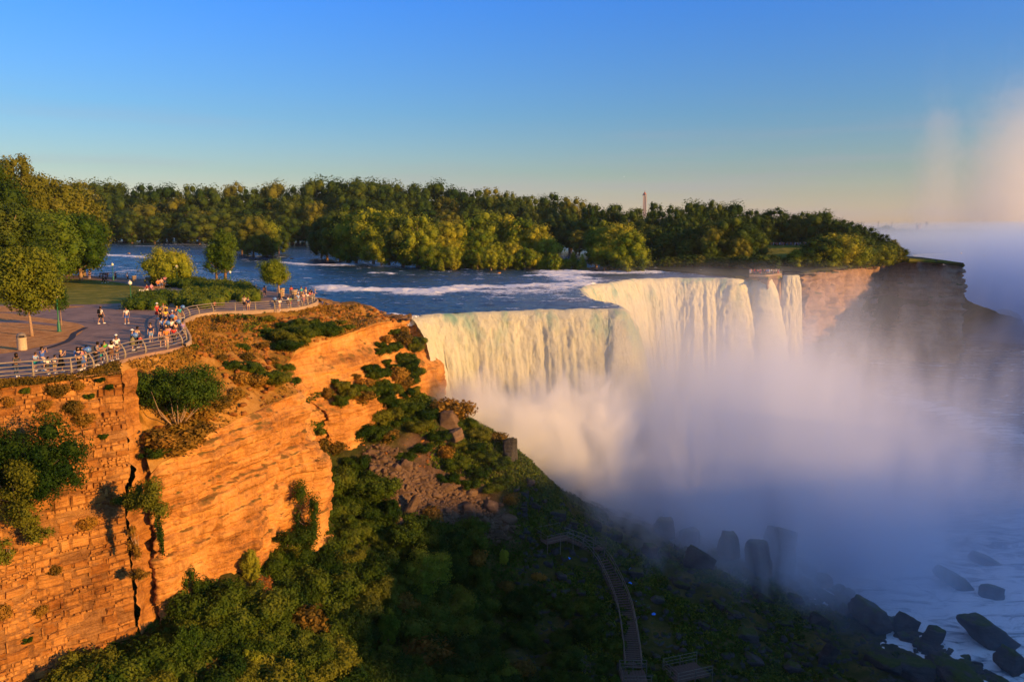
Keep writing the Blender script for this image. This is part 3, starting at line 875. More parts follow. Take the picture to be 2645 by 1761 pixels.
GOAT = [atyz(2018, 216, -2.6), atyz(2050, 217, -2.6), atyz(2072, 216, -2.0), atyz(2080, 214, -1.8), at(2110, 704, y=232), at(2150, 703, y=252), at(2200, 697, y=266), at(2250, 691, y=282), at(2292, 687, y=300), at(2335, 677, y=292), at(2370, 676, y=287), at(2430, 682, y=284), at(2492, 690, y=284)]
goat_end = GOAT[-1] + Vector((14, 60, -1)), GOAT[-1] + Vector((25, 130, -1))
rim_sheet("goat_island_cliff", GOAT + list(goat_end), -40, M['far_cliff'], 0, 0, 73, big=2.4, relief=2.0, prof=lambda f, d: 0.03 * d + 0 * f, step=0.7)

# wooded talus under the far cliff
fx_, fy_ = np.meshgrid(np.linspace(0, 1, 90), np.linspace(0, 1, 40), indexing='ij')
GA = resample([at(2150, 830, y=262), at(2215, 722, y=270), at(2240, 770, y=276), at(2292, 760, y=292), at(2340, 775, y=288), at(2400, 775, y=284), at(2480, 760, y=284), at(2500, 775, y=300), at(2600, 815, y=335), at(2640, 826, y=350)], 90)
GB = resample([at(2120, 960, z=-39), at(2160, 945, z=-39), at(2230, 925, z=-39), at(2300, 905, z=-39), at(2360, 885, z=-39), at(2420, 876, z=-39), at(2500, 872, z=-39), at(2560, 872, z=-39), at(2620, 872, z=-39), at(2650, 868, z=-39)], 90)
GT = GA[:, None] * (1 - fy_[..., None]) + GB[:, None] * fy_[..., None]
GT[..., 2] += 1.6 * fbm(GT[..., 0] * 0.09, GT[..., 1] * 0.09, seed=77, octaves=4) * np.sin(np.pi * np.clip(fy_, 0.03, 0.97)) ** 0.5 - 2.0 * np.sin(np.pi * fy_)
M['far_talus'] = grass_mat("far_talus", (0.020, 0.032, 0.010), (0.05, 0.06, 0.02), (0.12, 0.11, 0.07), 0.12)
struct("far_talus", mesh_np("far_talus", GT.reshape(-1, 3), grid_faces(90, 40), [M['far_talus']], True))
pt = at(2600, 838, y=350)
V = []
bx = np.linspace(0, 2 * np.pi, 26); bz = np.linspace(0, 1, 10)
BX, BZ = np.meshgrid(bx, bz, indexing='ij')
rr = (1 - BZ ** 2.6) ** 0.5
kx = 9.5 * rr * (1 + 0.12 * fbm(BX, BZ * 2, seed=4)); ky = 8 * rr
struct("point_rock", mesh_np("point_rock", np.stack([pt[0] + 3 + kx * np.cos(BX), pt[1] + 8 + ky * np.sin(BX), -39 + 13.5 * BZ], -1).reshape(-1, 3), grid_faces(26, 10), [M['far_talus']], True))

# island ground behind the far rim and under the woods
def slab(name, pts, z, mat, thick=1.0):
    return poly_sheet(name, [tuple(p)[:2] for p in pts], z, mat, thick=thick)
struct_g = [at(2075, 706, z=-2.2), at(2110, 704, y=244), at(2150, 703, y=252), at(2200, 697, y=266), at(2250, 691, y=282), at(2292, 687, y=300)]
slab("goat_island_ground", [at(1700, 688, z=-1), at(1830, 697, z=-1), at(1900, 706, z=-1.2), at(1990, 708, z=-1.6), at(2022, 700, z=-2), at(2060, 702, z=-2)] + struct_g + [at(2335, 678, y=293), at(2370, 678, y=289), at(2430, 684, y=286), at(2488, 691, y=286), Vector((176, 345, 0)), Vector((170, 420, 0)), Vector((-40, 420, 0))], -1.9, M['forest_floor'], 0.8)
slab("luna_ground", [LUNA[0], LUNA[1], LUNA[2], LUNA[3], LUNA[4], at(2015, 695, z=-2), at(1960, 700, z=-2)], CREST_Z + 0.45, M['lawn'], 0.8)

# lower river
def low_mat():
    t = NT("lower_river_water")
    p = t.pos()
    at_ = t.n("Attribute", attribute_name="foam").outputs['Fac']
    sp = t.noise(1.0, t.mapv((0.09, 0.30, 1), rot=(0, 0, 0.55), src=p), 8, 0.72, 1.6)
    f = t.math('ADD', at_, t.math('MULTIPLY', t.math('SUBTRACT', sp, 0.5), 3.2))
    fm = t.ramp(f, [(0.30, (0, 0, 0)), (0.78, (1, 1, 1))])
    col = t.mix(fm, (0.02, 0.085, 0.14), (0.84, 0.88, 0.92))
    h = t.math('ADD', sp, t.math('MULTIPLY', t.noise(1.2, p, 5, 0.7), 0.5))
    t.bsdf(col, t.math('ADD', t.math('MULTIPLY', fm, 0.5), 0.2), t.bump(h, 0.9, 0.5))
    return t.m
M['low'] = low_mat()
X, Y = np.meshgrid(np.linspace(-30, 720, 420), np.linspace(30, 640, 340), indexing='ij')
fo = 0.10 + 0.66 * np.exp(-np.clip((X - 60) * 0.35 + (Y - 110) * 0.55, 0, 200) / 34.0) + 0.16 * fbm(X * 0.02, Y * 0.05, seed=3)
lb = resample([at(u, v, z=LOW_Z) for u, v in [(2330, 1030), (2420, 1060), (2520, 1100), (2645, 1130), (2900, 1180)]], 40)
dd = np.full(X.shape, 1e9)
for p in lb: dd = np.minimum(dd, (X - p[0]) ** 2 + (Y - p[1]) ** 2)
fo = fo + 0.55 * np.exp(-dd / 60.0)
Z = LOW_Z + 0.25 * fbm(X * 0.15, Y * 0.2, seed=7, octaves=4) + 0.5 * np.clip(fo, 0, 1) * fbm(X * 0.3, Y * 0.4, seed=8, octaves=3)
me = mesh_np("lower_river", np.stack([X, Y, Z], -1).reshape(-1, 3), grid_faces(420, 340), [M['low']], True)
me.attributes.new("foam", 'FLOAT', 'POINT').data.foreach_set("value", fo.astype(np.float32).ravel())
struct("lower_river_water", me)

# the far basin of the second fall, the land to the horizon
poly_sheet("distant_ground", [(-6000, 620), (6000, 620), (6000, 9000), (-6000, 9000)], -1.0, M['forest_floor'])
HS = smooth_line(resample([(176, 348, -3.5), (215, 430, -3.5), (300, 500, -3.5), (420, 520, -3.5), (540, 470, -3.5), (640, 380, -3.5)], 300), 10)
poly_sheet("far_channel_water", [tuple(p)[:2] for p in HS[::10]] + [(900, 380), (1700, 1400), (150, 1400)], -3.5, M['low'])
_cz = CREST_Z; CREST_Z = -3.5
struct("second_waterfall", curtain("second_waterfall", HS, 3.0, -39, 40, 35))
CREST_Z = _cz
poly_sheet("gorge_floor", [(-300, -400), (900, -400), (900, 620), (-300, 620)], LOW_Z - 3, M['forest_floor'])

# the opposite bank of the gorge, outside the frame: its crest heights are shaped to place the shade in the gorge
sv = np.linspace(-420, 760, 1500)
hs = np.interp(sv, [-420, 0, 42, 51, 60, 79, 97, 102, 118, 130, 150, 175, 200, 225, 258, 294, 325, 345, 385, 415, 760], [18, 24.5, 33, 37, 40.5, 41.5, 39, 35, 31, 31, 31, 30, 31, 33, 40, 46.5, 54, 59.5, 58, -12, -20])
hs = hs + np.where((sv > 102) & (sv < 240), 1.0, 0.12) * (4.0 * vnoise(sv * 0.07, sv * 0, seed=2) + 13.0 * vnoise(sv * 0.30, sv * 0, seed=3))      # jagged spikes added to the crest to blur its shadow edge in the mist
base = np.array([(250 * SUN2[0] - s * SUN2[1] , 250 * SUN2[1] + s * SUN2[0]) for s in sv])
rowsz = [(-40, -60.0), (-12, -25.0), (0, None), (160, None), (165, -60.0)]
V = []
for (dt, z) in rowsz:
    for i, s in enumerate(sv):
        V.append((base[i][0] + dt * SUN2[0], base[i][1] + dt * SUN2[1], hs[i] if z is None else z))
fcs = grid_faces(5, 1500)
struct("opposite_bank", mesh_np("opposite_bank", np.array(V), fcs, [M['far_talus']], False))

# ------------------------------------------------------------------ spray and mist (volumes standing where the spray stands)
def mist_mat(name, blobs, amp, hs, z0, nscale, stretch, lo, hi, color=(1, 1, 1), aniso=0.0, detail=4, step=0.25, top=None, dist=0.3, hpow=1.0, couple=0.55):
    """blobs: (x, y, rx, ry, weight). Density thins upwards over hs metres above z0 and is broken up by noise."""
    t = NT(name)
    t.t.nodes.remove(t.out); t.out = t.t.nodes.new("ShaderNodeOutputMaterial")
    p = t.pos()
    sx = t.n("SeparateXYZ", in_={0: p})
    x, y, z = sx.outputs
    tot = None
    for (bx, by, rx, ry, w) in blobs:
        dx = t.math('MULTIPLY', t.math('SUBTRACT', x, bx), 1.0 / rx)
        dy = t.math('MULTIPLY', t.math('SUBTRACT', y, by), 1.0 / ry)
        d2 = t.math('ADD', t.math('MULTIPLY', dx, dx), t.math('MULTIPLY', dy, dy))
        g = t.math('MULTIPLY', t.math('POWER', 2.71828, t.math('MULTIPLY', d2, -1.0)), w)
        tot = g if tot is None else t.math('ADD', tot, g)
    h = t.math('MULTIPLY', t.math('SUBTRACT', z, z0), 1.0 / hs)
    h = t.math('MAXIMUM', h, 0.0)
    fall = t.math('POWER', 2.71828, t.math('MULTIPLY', t.math('POWER', h, hpow), -1.0))
    base = t.math('MULTIPLY', tot, fall)
    nz = t.noise(nscale, t.mapv(stretch, src=p, rot=(0.25, 0.35, 0)), detail, 0.62, dist)
    # billows eat into the thin parts first
    k = t.math('ADD', t.math('MULTIPLY', nz, 1.0), t.math('MULTIPLY', base, couple))
    m = t.n("MapRange", in_={'Value': k, 'From Min': lo, 'From Max': hi})
    m.interpolation_type = 'SMOOTHSTEP'
    dens = t.math('MULTIPLY', t.math('MULTIPLY', m.outputs[0], base), amp)
    v = t.n("VolumePrincipled", in_={'Color': (*color, 1), 'Density': dens, 'Anisotropy': aniso})
    t.l(v.outputs[0], t.out.inputs['Volume'])
    return t.m


def mist_body(name, c0, c1, mat, label=None, cut=None):
    mb = MB()
    mb.box([(a + b) / 2 for a, b in zip(c0, c1)], [b - a for a, b in zip(c0, c1)])
    me = mb.mesh(name, [mat])
    return tag(obj(name, me), label=label, kind='stuff')


basin = mist_mat("basin_mist", [(20, 118, 22, 12, 1.0), (35, 132, 24, 24, 1.0), (53, 164, 22, 27, 0.7), (42, 108, 18, 13, 0.40), (66, 136, 34, 34, 0.22)],
                 0.55, 15.0, LOW_Z + 3, 0.13, (1.0, 1.0, 0.40), 0.40, 0.78, step=0.08, hpow=1.5, detail=8, color=(0.84, 0.89, 0.98), dist=1.3, couple=0.25)
mist_body("basin_mist", (-20, 88, -42), (150, 235, 3), basin)
veil = mist_mat("river_veil_mist", [(62, 112, 30, 36, 1.0), (84, 150, 42, 46, 0.5)], 0.030, 8.0, LOW_Z, 0.06, (1.0, 1.0, 0.8), 0.42, 0.80, step=0.25, hpow=1.5, color=(0.70, 0.82, 1.0))
mist_body("river_veil_mist", (20, 60, -42.5), (200, 250, -14), veil)
# bright billows thrown up in front of the near fall
bill = mist_mat("billow_mist", [(-7.0, 107.5, 8, 4.5, 1.0), (4.5, 109.5, 8, 4.5, 1.0), (14, 112, 6, 4.5, 0.8)], 0.95, 15.0, -25.0, 0.24, (1.0, 1.0, 0.7), 0.66, 1.02, step=0.07, hpow=3.0, detail=6, dist=1.0)
mist_body("billow_mist", (-20, 98, -38), (24, 118, -5), bill)
# second fall beyond the headland: low fog and a rising plume
fog = mist_mat("far_basin_mist", [(300, 420, 120, 130, 1.0), (480, 600, 260, 220, 0.8)], 0.10, 36.0, -40.0, 0.012, (1, 1, 0.8), 0.20, 0.70, step=0.3, hpow=3.0, color=(0.62, 0.78, 1.0))
mist_body("far_basin_mist", (190, 322, -40.5), (900, 1000, 14), fog)
plume = mist_mat("far_plume_mist", [(450, 700, 42, 45, 1.2), (366, 700, 15, 24, 1.0), (480, 740, 70, 60, 0.6)], 0.014, 112.0, -10.0, 0.032, (1, 1, 0.75), 0.48, 0.74, step=0.25, hpow=2.6, detail=7, dist=1.2)
mist_body("far_plume_mist", (290, 600, -30), (660, 860, 175), plume)

# ------------------------------------------------------------------ plants
def leaf_cloud(lobes, n, size, seed, up=0.25, fill=0.35, jitter=0.5, asp=0.6):
    """n leaf-sized quads spread through lobes (cx, cy, cz, rx, ry, rz); returns verts, faces."""
    r = np.random.default_rng(seed)
    Lb = np.asarray(lobes, float)
    w = (Lb[:, 3] * Lb[:, 4] * Lb[:, 5]) ** (2 / 3.0); w /= w.sum()
    k = r.choice(len(Lb), n, p=w)
    d = r.normal(size=(n, 3)); d[:, 2] += up; d /= np.linalg.norm(d, axis=1)[:, None]
    rad = np.where(r.random(n) < fill, r.uniform(0.45, 1.0, n), r.uniform(0.86, 1.10, n))
    # tufts: push some directions out, some in
    tuft = vnoise(d[:, 0] * 2.6 + k * 7.1, d[:, 1] * 2.6, d[:, 2] * 2.6, seed=seed)
    rad = rad * (1 + 0.30 * tuft)
    P = Lb[k, :3] + d * Lb[k, 3:] * rad[:, None] + 0.10 * Lb[k, 3:] * r.normal(size=(n, 3))
    N = d + jitter * r.normal(size=(n, 3)); N /= np.linalg.norm(N, axis=1)[:, None]
    T = np.cross(N, r.normal(size=(n, 3))); T /= np.linalg.norm(T, axis=1)[:, None] + 1e-9
    B = np.cross(N, T)
    s = size * r.uniform(0.55, 1.35, n)[:, None]
    V = np.stack([P - T * s, P - B * s * asp * r.uniform(0.6, 1.2, (n, 1)), P + T * s, P + B * s * asp * r.uniform(0.6, 1.2, (n, 1))], 1)
    return V.reshape(-1, 3), np.arange(n * 4).reshape(n, 4)


def blob_core(lobes, k=0.70, seed=0):
    V, F_ = [], []
    nu, nv = 9, 6
    for i, (cx, cy_, cz, rx, ry, rz) in enumerate(lobes):
        b = len(V)
        for a in range(nv + 1):
            th = math.pi * a / nv
            for q in range(nu):
                ph = 2 * math.pi * q / nu
                V.append((cx + k * rx * math.sin(th) * math.cos(ph), cy_ + k * ry * math.sin(th) * math.sin(ph), cz + k * rz * math.cos(th)))
        for a in range(nv):
            for q in range(nu):
                F_.append((b + a * nu + q, b + (a + 1) * nu + q, b + (a + 1) * nu + (q + 1) % nu, b + a * nu + (q + 1) % nu))
    return np.array(V), np.array(F_)


def crown_mesh(name, lobes, n, size, mat, seed, core=0.62, **kw):
    V, F_ = leaf_cloud(lobes, n, size, seed, **kw)
    if core:
        V2, F2 = blob_core(lobes, core)
        F_ = np.vstack([F_, F2 + len(V)]); V = np.vstack([V, V2])
    return mesh_np(name, V, F_, [mat])


def tree_lobes(H, Rc, base, k, seed, shape='round'):
    """Crown lobes for a tree of height H, crown radius Rc, crown starting at height base."""
    r = random.Random(seed)
    L = []
    hc = (H + base) / 2; hz = (H - base) / 2
    L.append((0, 0, hc, Rc * 0.66, Rc * 0.66, hz * 0.80))
    for i in range(k):
        t = (i + 0.5) / k
        z = base + (H - base) * (0.06 + 0.90 * t)
        u = (z - hc) / hz
        if shape == 'round': rr = Rc * math.sqrt(max(0.02, 1 - u * u * 0.96))
        elif shape == 'cone': rr = Rc * max(0.10, 1.02 - t)
        elif shape == 'tall': rr = Rc * (1 - abs(u) ** 2.2) ** 0.7 if abs(u) < 1 else 0.1
        else: rr = Rc * math.sqrt(max(0.03, 1 - u * u)) * (0.7 + 0.5 * r.random())
        a = i * 2.39996 + r.uniform(-0.5, 0.5)
        q = rr * r.uniform(0.42, 0.74)
        s = (rr * 0.40 + Rc * 0.13) * r.uniform(0.8, 1.3)
        L.append((q * math.cos(a), q * math.sin(a), z + r.uniform(-.05, .05) * (H - base), s, s, s * r.uniform(0.85, 1.25)))
    return L


def trunk_mesh(name, H, base, r0, mat, seed, limbs=5, lean=0.02, Rc=3):
    r = random.Random(seed); mb = MB()
    P = [(0, 0, -0.4)]
    x = y = 0.0
    for i in range(1, 7):
        x += r.uniform(-lean, lean) * H * 0.3; y += r.uniform(-lean, lean) * H * 0.3
        P.append((x, y, H * 0.80 * i / 6))
    mb.tube(P, [r0 * (1.25 if i == 0 else 1) * (1 - 0.80 * i / 6) for i in range(7)], 7)
    for i in range(limbs):
        z = base * 0.8 + (H * 0.7 - base * 0.8) * (i + 0.3) / limbs
        a = i * 2.4 + r.uniform(-.4, .4); q = Rc * r.uniform(0.5, 0.8)
        f = z / (H * 0.8); px_, py_ = np.interp(f, np.linspace(0, 1, 7), [p[0] for p in P]), np.interp(f, np.linspace(0, 1, 7), [p[1] for p in P])
        rr = r0 * (1 - 0.8 * f) * 0.55
        mb.tube([(px_, py_, z), (px_ + q * .45 * math.cos(a), py_ + q * .45 * math.sin(a), z + q * .35), (px_ + q * math.cos(a), py_ + q * math.sin(a), z + q * .85)], [rr, rr * 0.65, rr * 0.25], 5)
    return mb.mesh(name, [mat], True)


ORD = ("nearest second third fourth fifth sixth seventh eighth ninth tenth eleventh twelfth thirteenth fourteenth fifteenth sixteenth seventeenth eighteenth nineteenth twentieth").split()
TENS = {2: "twenty", 3: "thirty", 4: "forty", 5: "fifty", 6: "sixty", 7: "seventy"}
def ordinal(i):
    """0 -> nearest, 1 -> second nearest ..."""
    k = i + 1
    if k == 1: return "nearest"
    if k <= 20: return ORD[k - 1] + " nearest"
    t, u = divmod(k, 10)
    if u == 0: return {30: "thirtieth", 40: "fortieth", 50: "fiftieth", 60: "sixtieth", 70: "seventieth"}[k] + " nearest"
    return TENS[t] + "-" + ["", "first"] [1] + " nearest" if u == 1 else TENS[t] + "-" + ORD[u - 1] + " nearest"


PENDING = []        # (object, head of its label, noun, landmark table)
def by_landmark(o, head, table):
    PENDING.append((o, head, table))

def settle_labels():
    """Each waiting thing is named after the landmark it shows closest to, in order of closeness."""
    groups = {}
    for o, head, table in PENDING:
        c = o.location
        u, v = px(c)
        best = min(table, key=lambda t: (t[1] - u) ** 2 + (t[2] - v) ** 2)
        groups.setdefault((head, best[0]), []).append(((best[1] - u) ** 2 + (best[2] - v) ** 2, o))
    for (head, mark), L in groups.items():
        L.sort(key=lambda t: t[0])
        for i, (_, o) in enumerate(L):
            o['label'] = (head + " " + (ordinal(i) + " " + mark if len(L) > 1 else "beside " + mark))


def place(proto, loc, H, rz, cat, name, group, label=None, sx=1.0, tilt=None):
    """A plant from its prototype parts [(part name, mesh)], prototype height 1 unit = proto['H']."""
    s = H / proto['H']
    o = bpy.data.objects.new(name, None)
    o.location = loc; o.rotation_euler = (tilt[0] if tilt else 0, tilt[1] if tilt else 0, rz)
    o.scale = (s * sx, s * sx, s)
    link(o); tag(o, label, cat, group)
    for pn, me in proto['parts']:
        obj(pn, me, o)
    return o


def make_proto(H, Rc, base, k, n, size, leaf, bark, seed, shape, r0=None, limbs=5, adj='', core=0.58, fill=0.30):
    L = tree_lobes(H, Rc, base, int(k * 1.7), seed, shape); L = [L[0][:3] + tuple(q * 0.85 for q in L[0][3:])] + [(l[0] * 1.12, l[1] * 1.12, l[2]) + tuple(q * 0.76 for q in l[3:]) for l in L[1:]]; n = int(n * 1.5); size *= 0.8
    return {'H': H * 1.03, 'R': Rc, 'adj': adj, 'parts': [("crown", crown_mesh("crown", L, n, size, leaf, seed, core=core, fill=fill)), ("trunk", trunk_mesh("trunk", H, base, r0 or H * 0.025, bark, seed, limbs, Rc=Rc))]}

FARP = [make_proto(10, 3.4, 1.0, 16, 3600, 0.20, M['leaf_far'], M['bark'], 101, 'round', adj='round-crowned'),
        make_proto(10, 3.0, 0.8, 18, 3600, 0.19, M['leaf_far'], M['bark'], 102, 'rag', adj='ragged'),
        make_proto(10, 4.0, 1.2, 18, 4000, 0.20, M['leaf_far'], M['bark'], 103, 'round', adj='broad'),
        make_proto(10, 2.5, 0.8, 16, 3200, 0.18, M['leaf_far'], M['bark'], 104, 'tall', adj='tall narrow'),
        make_proto(10, 3.6, 1.0, 20, 4000, 0.18, M['leaf_far'], M['bark'], 105, 'rag', adj='lumpy')]
GOLDP = [make_proto(10, 3.9, 0.3, 18, 4200, 0.22, M['leaf_gold'], M['bark_pale'], 111, 'round', adj='olive'),
         make_proto(10, 3.2, 0.3, 16, 3600, 0.22, M['leaf_gold'], M['bark_pale'], 112, 'rag', adj='sunlit'),
         make_proto(10, 2.6, 0.2, 14, 3000, 0.24, M['leaf_gold'], M['bark_pale'], 113, 'cone', adj='pointed olive')]
rr_ = random.Random(5)

SKY = [(-200, 455), (0, 462), (150, 478), (250, 476), (330, 470), (400, 478), (470, 480), (560, 466), (620, 474), (700, 476), (760, 472), (850, 474), (930, 459), (1000, 474), (1060, 482), (1100, 483), (1140, 474), (1200, 487),
       (1290, 486), (1370, 492), (1430, 505), (1500, 517), (1570, 511), (1600, 524), (1650, 528), (1700, 516), (1760, 520), (1830, 507), (1870, 528), (1930, 545), (1990, 548), (2010, 540), (2090, 549), (2130, 556), (2170, 570), (2250, 580), (2300, 604), (2340, 640)]
def sky_v(u): return float(np.interp(u, [s[0] for s in SKY], [s[1] for s in SKY]))
FOREST_MARKS = [("the open river at the upper shore", 330, 600), ("the skyline above the rapids", 480, 500), ("the narrow channel beside the islet", 770, 600), ("the highest point of the wooded skyline", 930, 480),
                ("the middle of the island skyline", 1130, 500), ("the gap where the skyline dips", 1400, 530), ("the distant pale tower", 1664, 530), ("the side channel behind the islets", 1500, 610),
                ("the dome of trees right of the tower", 1830, 530), ("the bank above the far brink", 1850, 650), ("the shore behind the shrubby islet", 1250, 620), ("the flat shore under the dense wood", 620, 590)]
def wood_row(dy, dv, spacing, u0, u1, jit, seed, name):
    r = random.Random(seed)
    u = u0
    while u < u1:
        y = float(np.interp(u, [300, 1350, 1500, 1700, 1950], [420, 400, 330, 285, 275])) + dy + r.uniform(-8, 8)
        vt = sky_v(u) + dv + r.uniform(-jit, jit)
        top = at(u, vt, y=y)
        zb = min(3.0, float(np.interp(u, [300, 1400, 1700], [1.6, 0.6, -1.6])))
        H = top[2] - zb
        if H > 4:
            pr = r.choice(FARP)
            o = place(pr, (top[0], y, zb), H, r.uniform(0, 6.28), "tree", "island_tree", "trees of the island wood", sx=r.uniform(0.95, 1.25) * float(np.clip(spacing * 1.45 / ppm(top) / (0.7 * H), 0.85, 1.35)))
            o['_c'] = 1
            by_landmark(o, pr['adj'] + " dark green tree", FOREST_MARKS)
            del o['_c']
        u += spacing * r.uniform(0.8, 1.2)
wood_row(52, 0, 52, -120, 1945, 11, 1, 'back')
wood_row(26, 22, 54, -60, 1950, 12, 2, 'second')
wood_row(8, 52, 58, 140, 1950, 16, 3, 'third')
wood_row(-10, 88, 56, 240, 1940, 18, 4, 'front')

def base_tree(pr_list, u, vb, vt, water=True, z=None, name="island_tree", cat="tree", group="trees of the island wood", head=None, marks=None, label=None, sx=1.0, rz=None, dz=0.0, y=None, tilt=None):
    p = at(u, vb, y=y) if y else (at(u, vb, z=z) if z is not None else on_river(u, vb))
    top = at(u, vt, y=p[1])
    pr = rr_.choice(pr_list)
    o = place(pr, (p[0], p[1], p[2] - 0.2 + dz), top[2] - p[2] + 0.2 - dz, rr_.uniform(0, 6.28) if rz is None else rz, cat, name, group, label, sx=sx, tilt=tilt)
    if label is None: by_landmark(o, head if head else pr['adj'] + " tree", marks)
    return o
ISLET_MARKS = [("the narrow channel beside the islet", 760, 640), ("the upstream end of the big islet", 850, 640), ("the middle of the big islet", 1050, 640), ("the shrubby tail of the big islet", 1350, 650),
               ("the small round islet by the side channel", 1600, 640), ("the shore of the upstream islet", 660, 620)]
# upstream islet
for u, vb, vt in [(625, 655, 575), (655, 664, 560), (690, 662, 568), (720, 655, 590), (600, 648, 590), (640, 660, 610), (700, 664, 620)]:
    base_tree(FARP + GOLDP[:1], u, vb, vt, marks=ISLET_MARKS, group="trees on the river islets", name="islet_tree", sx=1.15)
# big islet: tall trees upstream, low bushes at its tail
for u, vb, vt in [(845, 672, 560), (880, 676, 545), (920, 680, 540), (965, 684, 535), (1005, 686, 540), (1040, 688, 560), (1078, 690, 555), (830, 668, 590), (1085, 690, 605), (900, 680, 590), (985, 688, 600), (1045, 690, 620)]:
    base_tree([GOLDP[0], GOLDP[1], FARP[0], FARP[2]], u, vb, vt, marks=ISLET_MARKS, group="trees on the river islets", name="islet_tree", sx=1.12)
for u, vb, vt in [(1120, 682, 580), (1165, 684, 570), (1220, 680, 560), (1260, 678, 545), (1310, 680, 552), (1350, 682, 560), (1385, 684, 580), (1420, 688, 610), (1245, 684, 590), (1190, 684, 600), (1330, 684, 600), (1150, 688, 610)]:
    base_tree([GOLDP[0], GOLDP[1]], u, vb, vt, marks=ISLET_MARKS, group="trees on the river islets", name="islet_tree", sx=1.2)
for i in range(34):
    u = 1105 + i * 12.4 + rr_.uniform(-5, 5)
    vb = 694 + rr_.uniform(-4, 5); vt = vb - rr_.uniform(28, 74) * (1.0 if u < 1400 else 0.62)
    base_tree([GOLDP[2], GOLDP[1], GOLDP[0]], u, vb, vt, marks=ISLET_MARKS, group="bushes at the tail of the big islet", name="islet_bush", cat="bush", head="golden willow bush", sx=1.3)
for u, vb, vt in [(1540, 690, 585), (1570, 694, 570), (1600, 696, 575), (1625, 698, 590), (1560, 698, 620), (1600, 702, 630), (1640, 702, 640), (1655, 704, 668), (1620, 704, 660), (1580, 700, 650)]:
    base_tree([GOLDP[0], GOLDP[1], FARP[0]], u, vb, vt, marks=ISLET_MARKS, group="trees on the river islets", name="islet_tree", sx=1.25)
# wood on the far bank next to the brink
BANK_MARKS = [("the shady bank above the far brink", 1750, 650), ("the tall wood behind the far brink", 1880, 620), ("the lookout over the narrow fall", 2000, 690), ("the crowded meadow on the island", 2060, 620),
              ("the sunlit far cliff", 2200, 680), ("the dark headland", 2320, 670)]
for u, vb, vt in [(1690, 680, 590), (1720, 682, 600), (1745, 680, 585), (1780, 684, 590), (1815, 684, 570), (1850, 686, 572), (1890, 686, 560), (1925, 686, 575), (1945, 684, 590), (1700, 684, 630), (1765, 686, 630), (1830, 688, 620), (1905, 688, 615), (1680, 684, 640)]:
    base_tree(FARP, u, vb, vt, z=-1.9, marks=BANK_MARKS, group="trees on the far bank", name="bank_tree", sx=1.15)
for i in range(22):
    u = 1660 + i * 16; base_tree([FARP[2], FARP[4]], u, 690 + (i > 12) * (i - 12) * 0.9, 664 + rr_.uniform(-6, 8), z=-1.9, marks=BANK_MARKS, group="low bushes along the far bank", name="bank_bush", cat="bush", head="low dark bush", sx=1.9)
# trees round the meadow and along the far cliff
for u, y, vt in [(1965, 330, 545), (2000, 330, 536), (2035, 335, 545), (2070, 330, 547), (2105, 330, 552), (1985, 320, 560), (2055, 322, 560), (2020, 325, 555), (2090, 322, 565),
                 (2125, 318, 548), (2140, 305, 560), (2165, 310, 566), (2185, 300, 575), (2205, 305, 572), (2235, 300, 585), (2262, 302, 596), (2285, 300, 600), (2305, 300, 618), (2322, 298, 640)]:
    p = at(u, vt, y=y); base = 1.0 if u < 2110 else -1.5
    o = place(rr_.choice(FARP), (p[0], y, base), p[2] - base, rr_.uniform(0, 6), "tree", "headland_tree", "trees on the far headland", sx=1.25)
    by_landmark(o, "leafy green tree", BANK_MARKS)
for i in range(46):
    t = i / 45; u = 1990 + 345 * t + rr_.uniform(-8, 8)
    y = float(np.interp(u, [2000, 2080, 2150, 2250, 2330], [262, 262, 262, 286, 299])) - rr_.uniform(0, 6)
    vb = float(np.interp(u, [1990, 2040, 2110, 2200, 2290, 2335], [694, 700, 704, 697, 688, 680]))
    vt = float(np.interp(u, [1990, 2060, 2130, 2200, 2280, 2335], [672, 655, 610, 618, 636, 652])) + rr_.uniform(-14, 26)
    p0, p1 = at(u, vb, y=y), at(u, vt, y=y)
    o = place(rr_.choice(FARP + GOLDP[:2]), p0, p1[2] - p0[2], rr_.uniform(0, 6), "bush", "rim_bush", "bushes along the rim of the far cliff", sx=1.6)
    by_landmark(o, "leafy bush on the rim", BANK_MARKS)
# small growth on the dark headland top
hb = MB()
for i in range(40):
    u = rr_.uniform(2345, 2490); p = at(u, float(np.interp(u, [2340, 2430, 2490], [676, 680, 689])), y=288)
    hb.lathe([(0.5, -0.4), (1.3, 0.3), (0.9, 0.9), (0.2, 1.3)], 6, (p[0], p[1], p[2]))
tag(obj("headland_scrub", hb.mesh("headland_scrub", [M['leaf_far']])), kind='stuff')

# ---- park trees near the promenade (their own crowns)
def hero(H, Rc, base, k, n, size, seed, shape, leaf='leaf', bark='bark_pale', r0=None, limbs=6, core=0.5, fill=0.45, adj='', off=(0, 0)):
    L = tree_lobes(H, Rc, base, int(k * 2.1), seed, shape); L = [L[0][:3] + tuple(q * 0.8 for q in L[0][3:])] + [l[:3] + tuple(q * 0.70 for q in l[3:]) for l in L[1:]]
    L = [(l[0] * 1.18, l[1] * 1.18) + tuple(l[2:]) for l in L]
    L = [(l[0] + off[0] * l[2] / H, l[1] + off[1] * l[2] / H) + tuple(l[2:]) for l in L]
    return {'H': H * 1.03, 'R': Rc, 'adj': adj, 'parts': [("crown", crown_mesh("crown", L, int(n * 1.8), size * 0.72, M[leaf], seed, core=core, fill=fill)), ("trunk", trunk_mesh("trunk", H, base, r0 or H * 0.03, M[bark], seed, limbs, Rc=Rc))]}
PARK = "trees in the clifftop park"
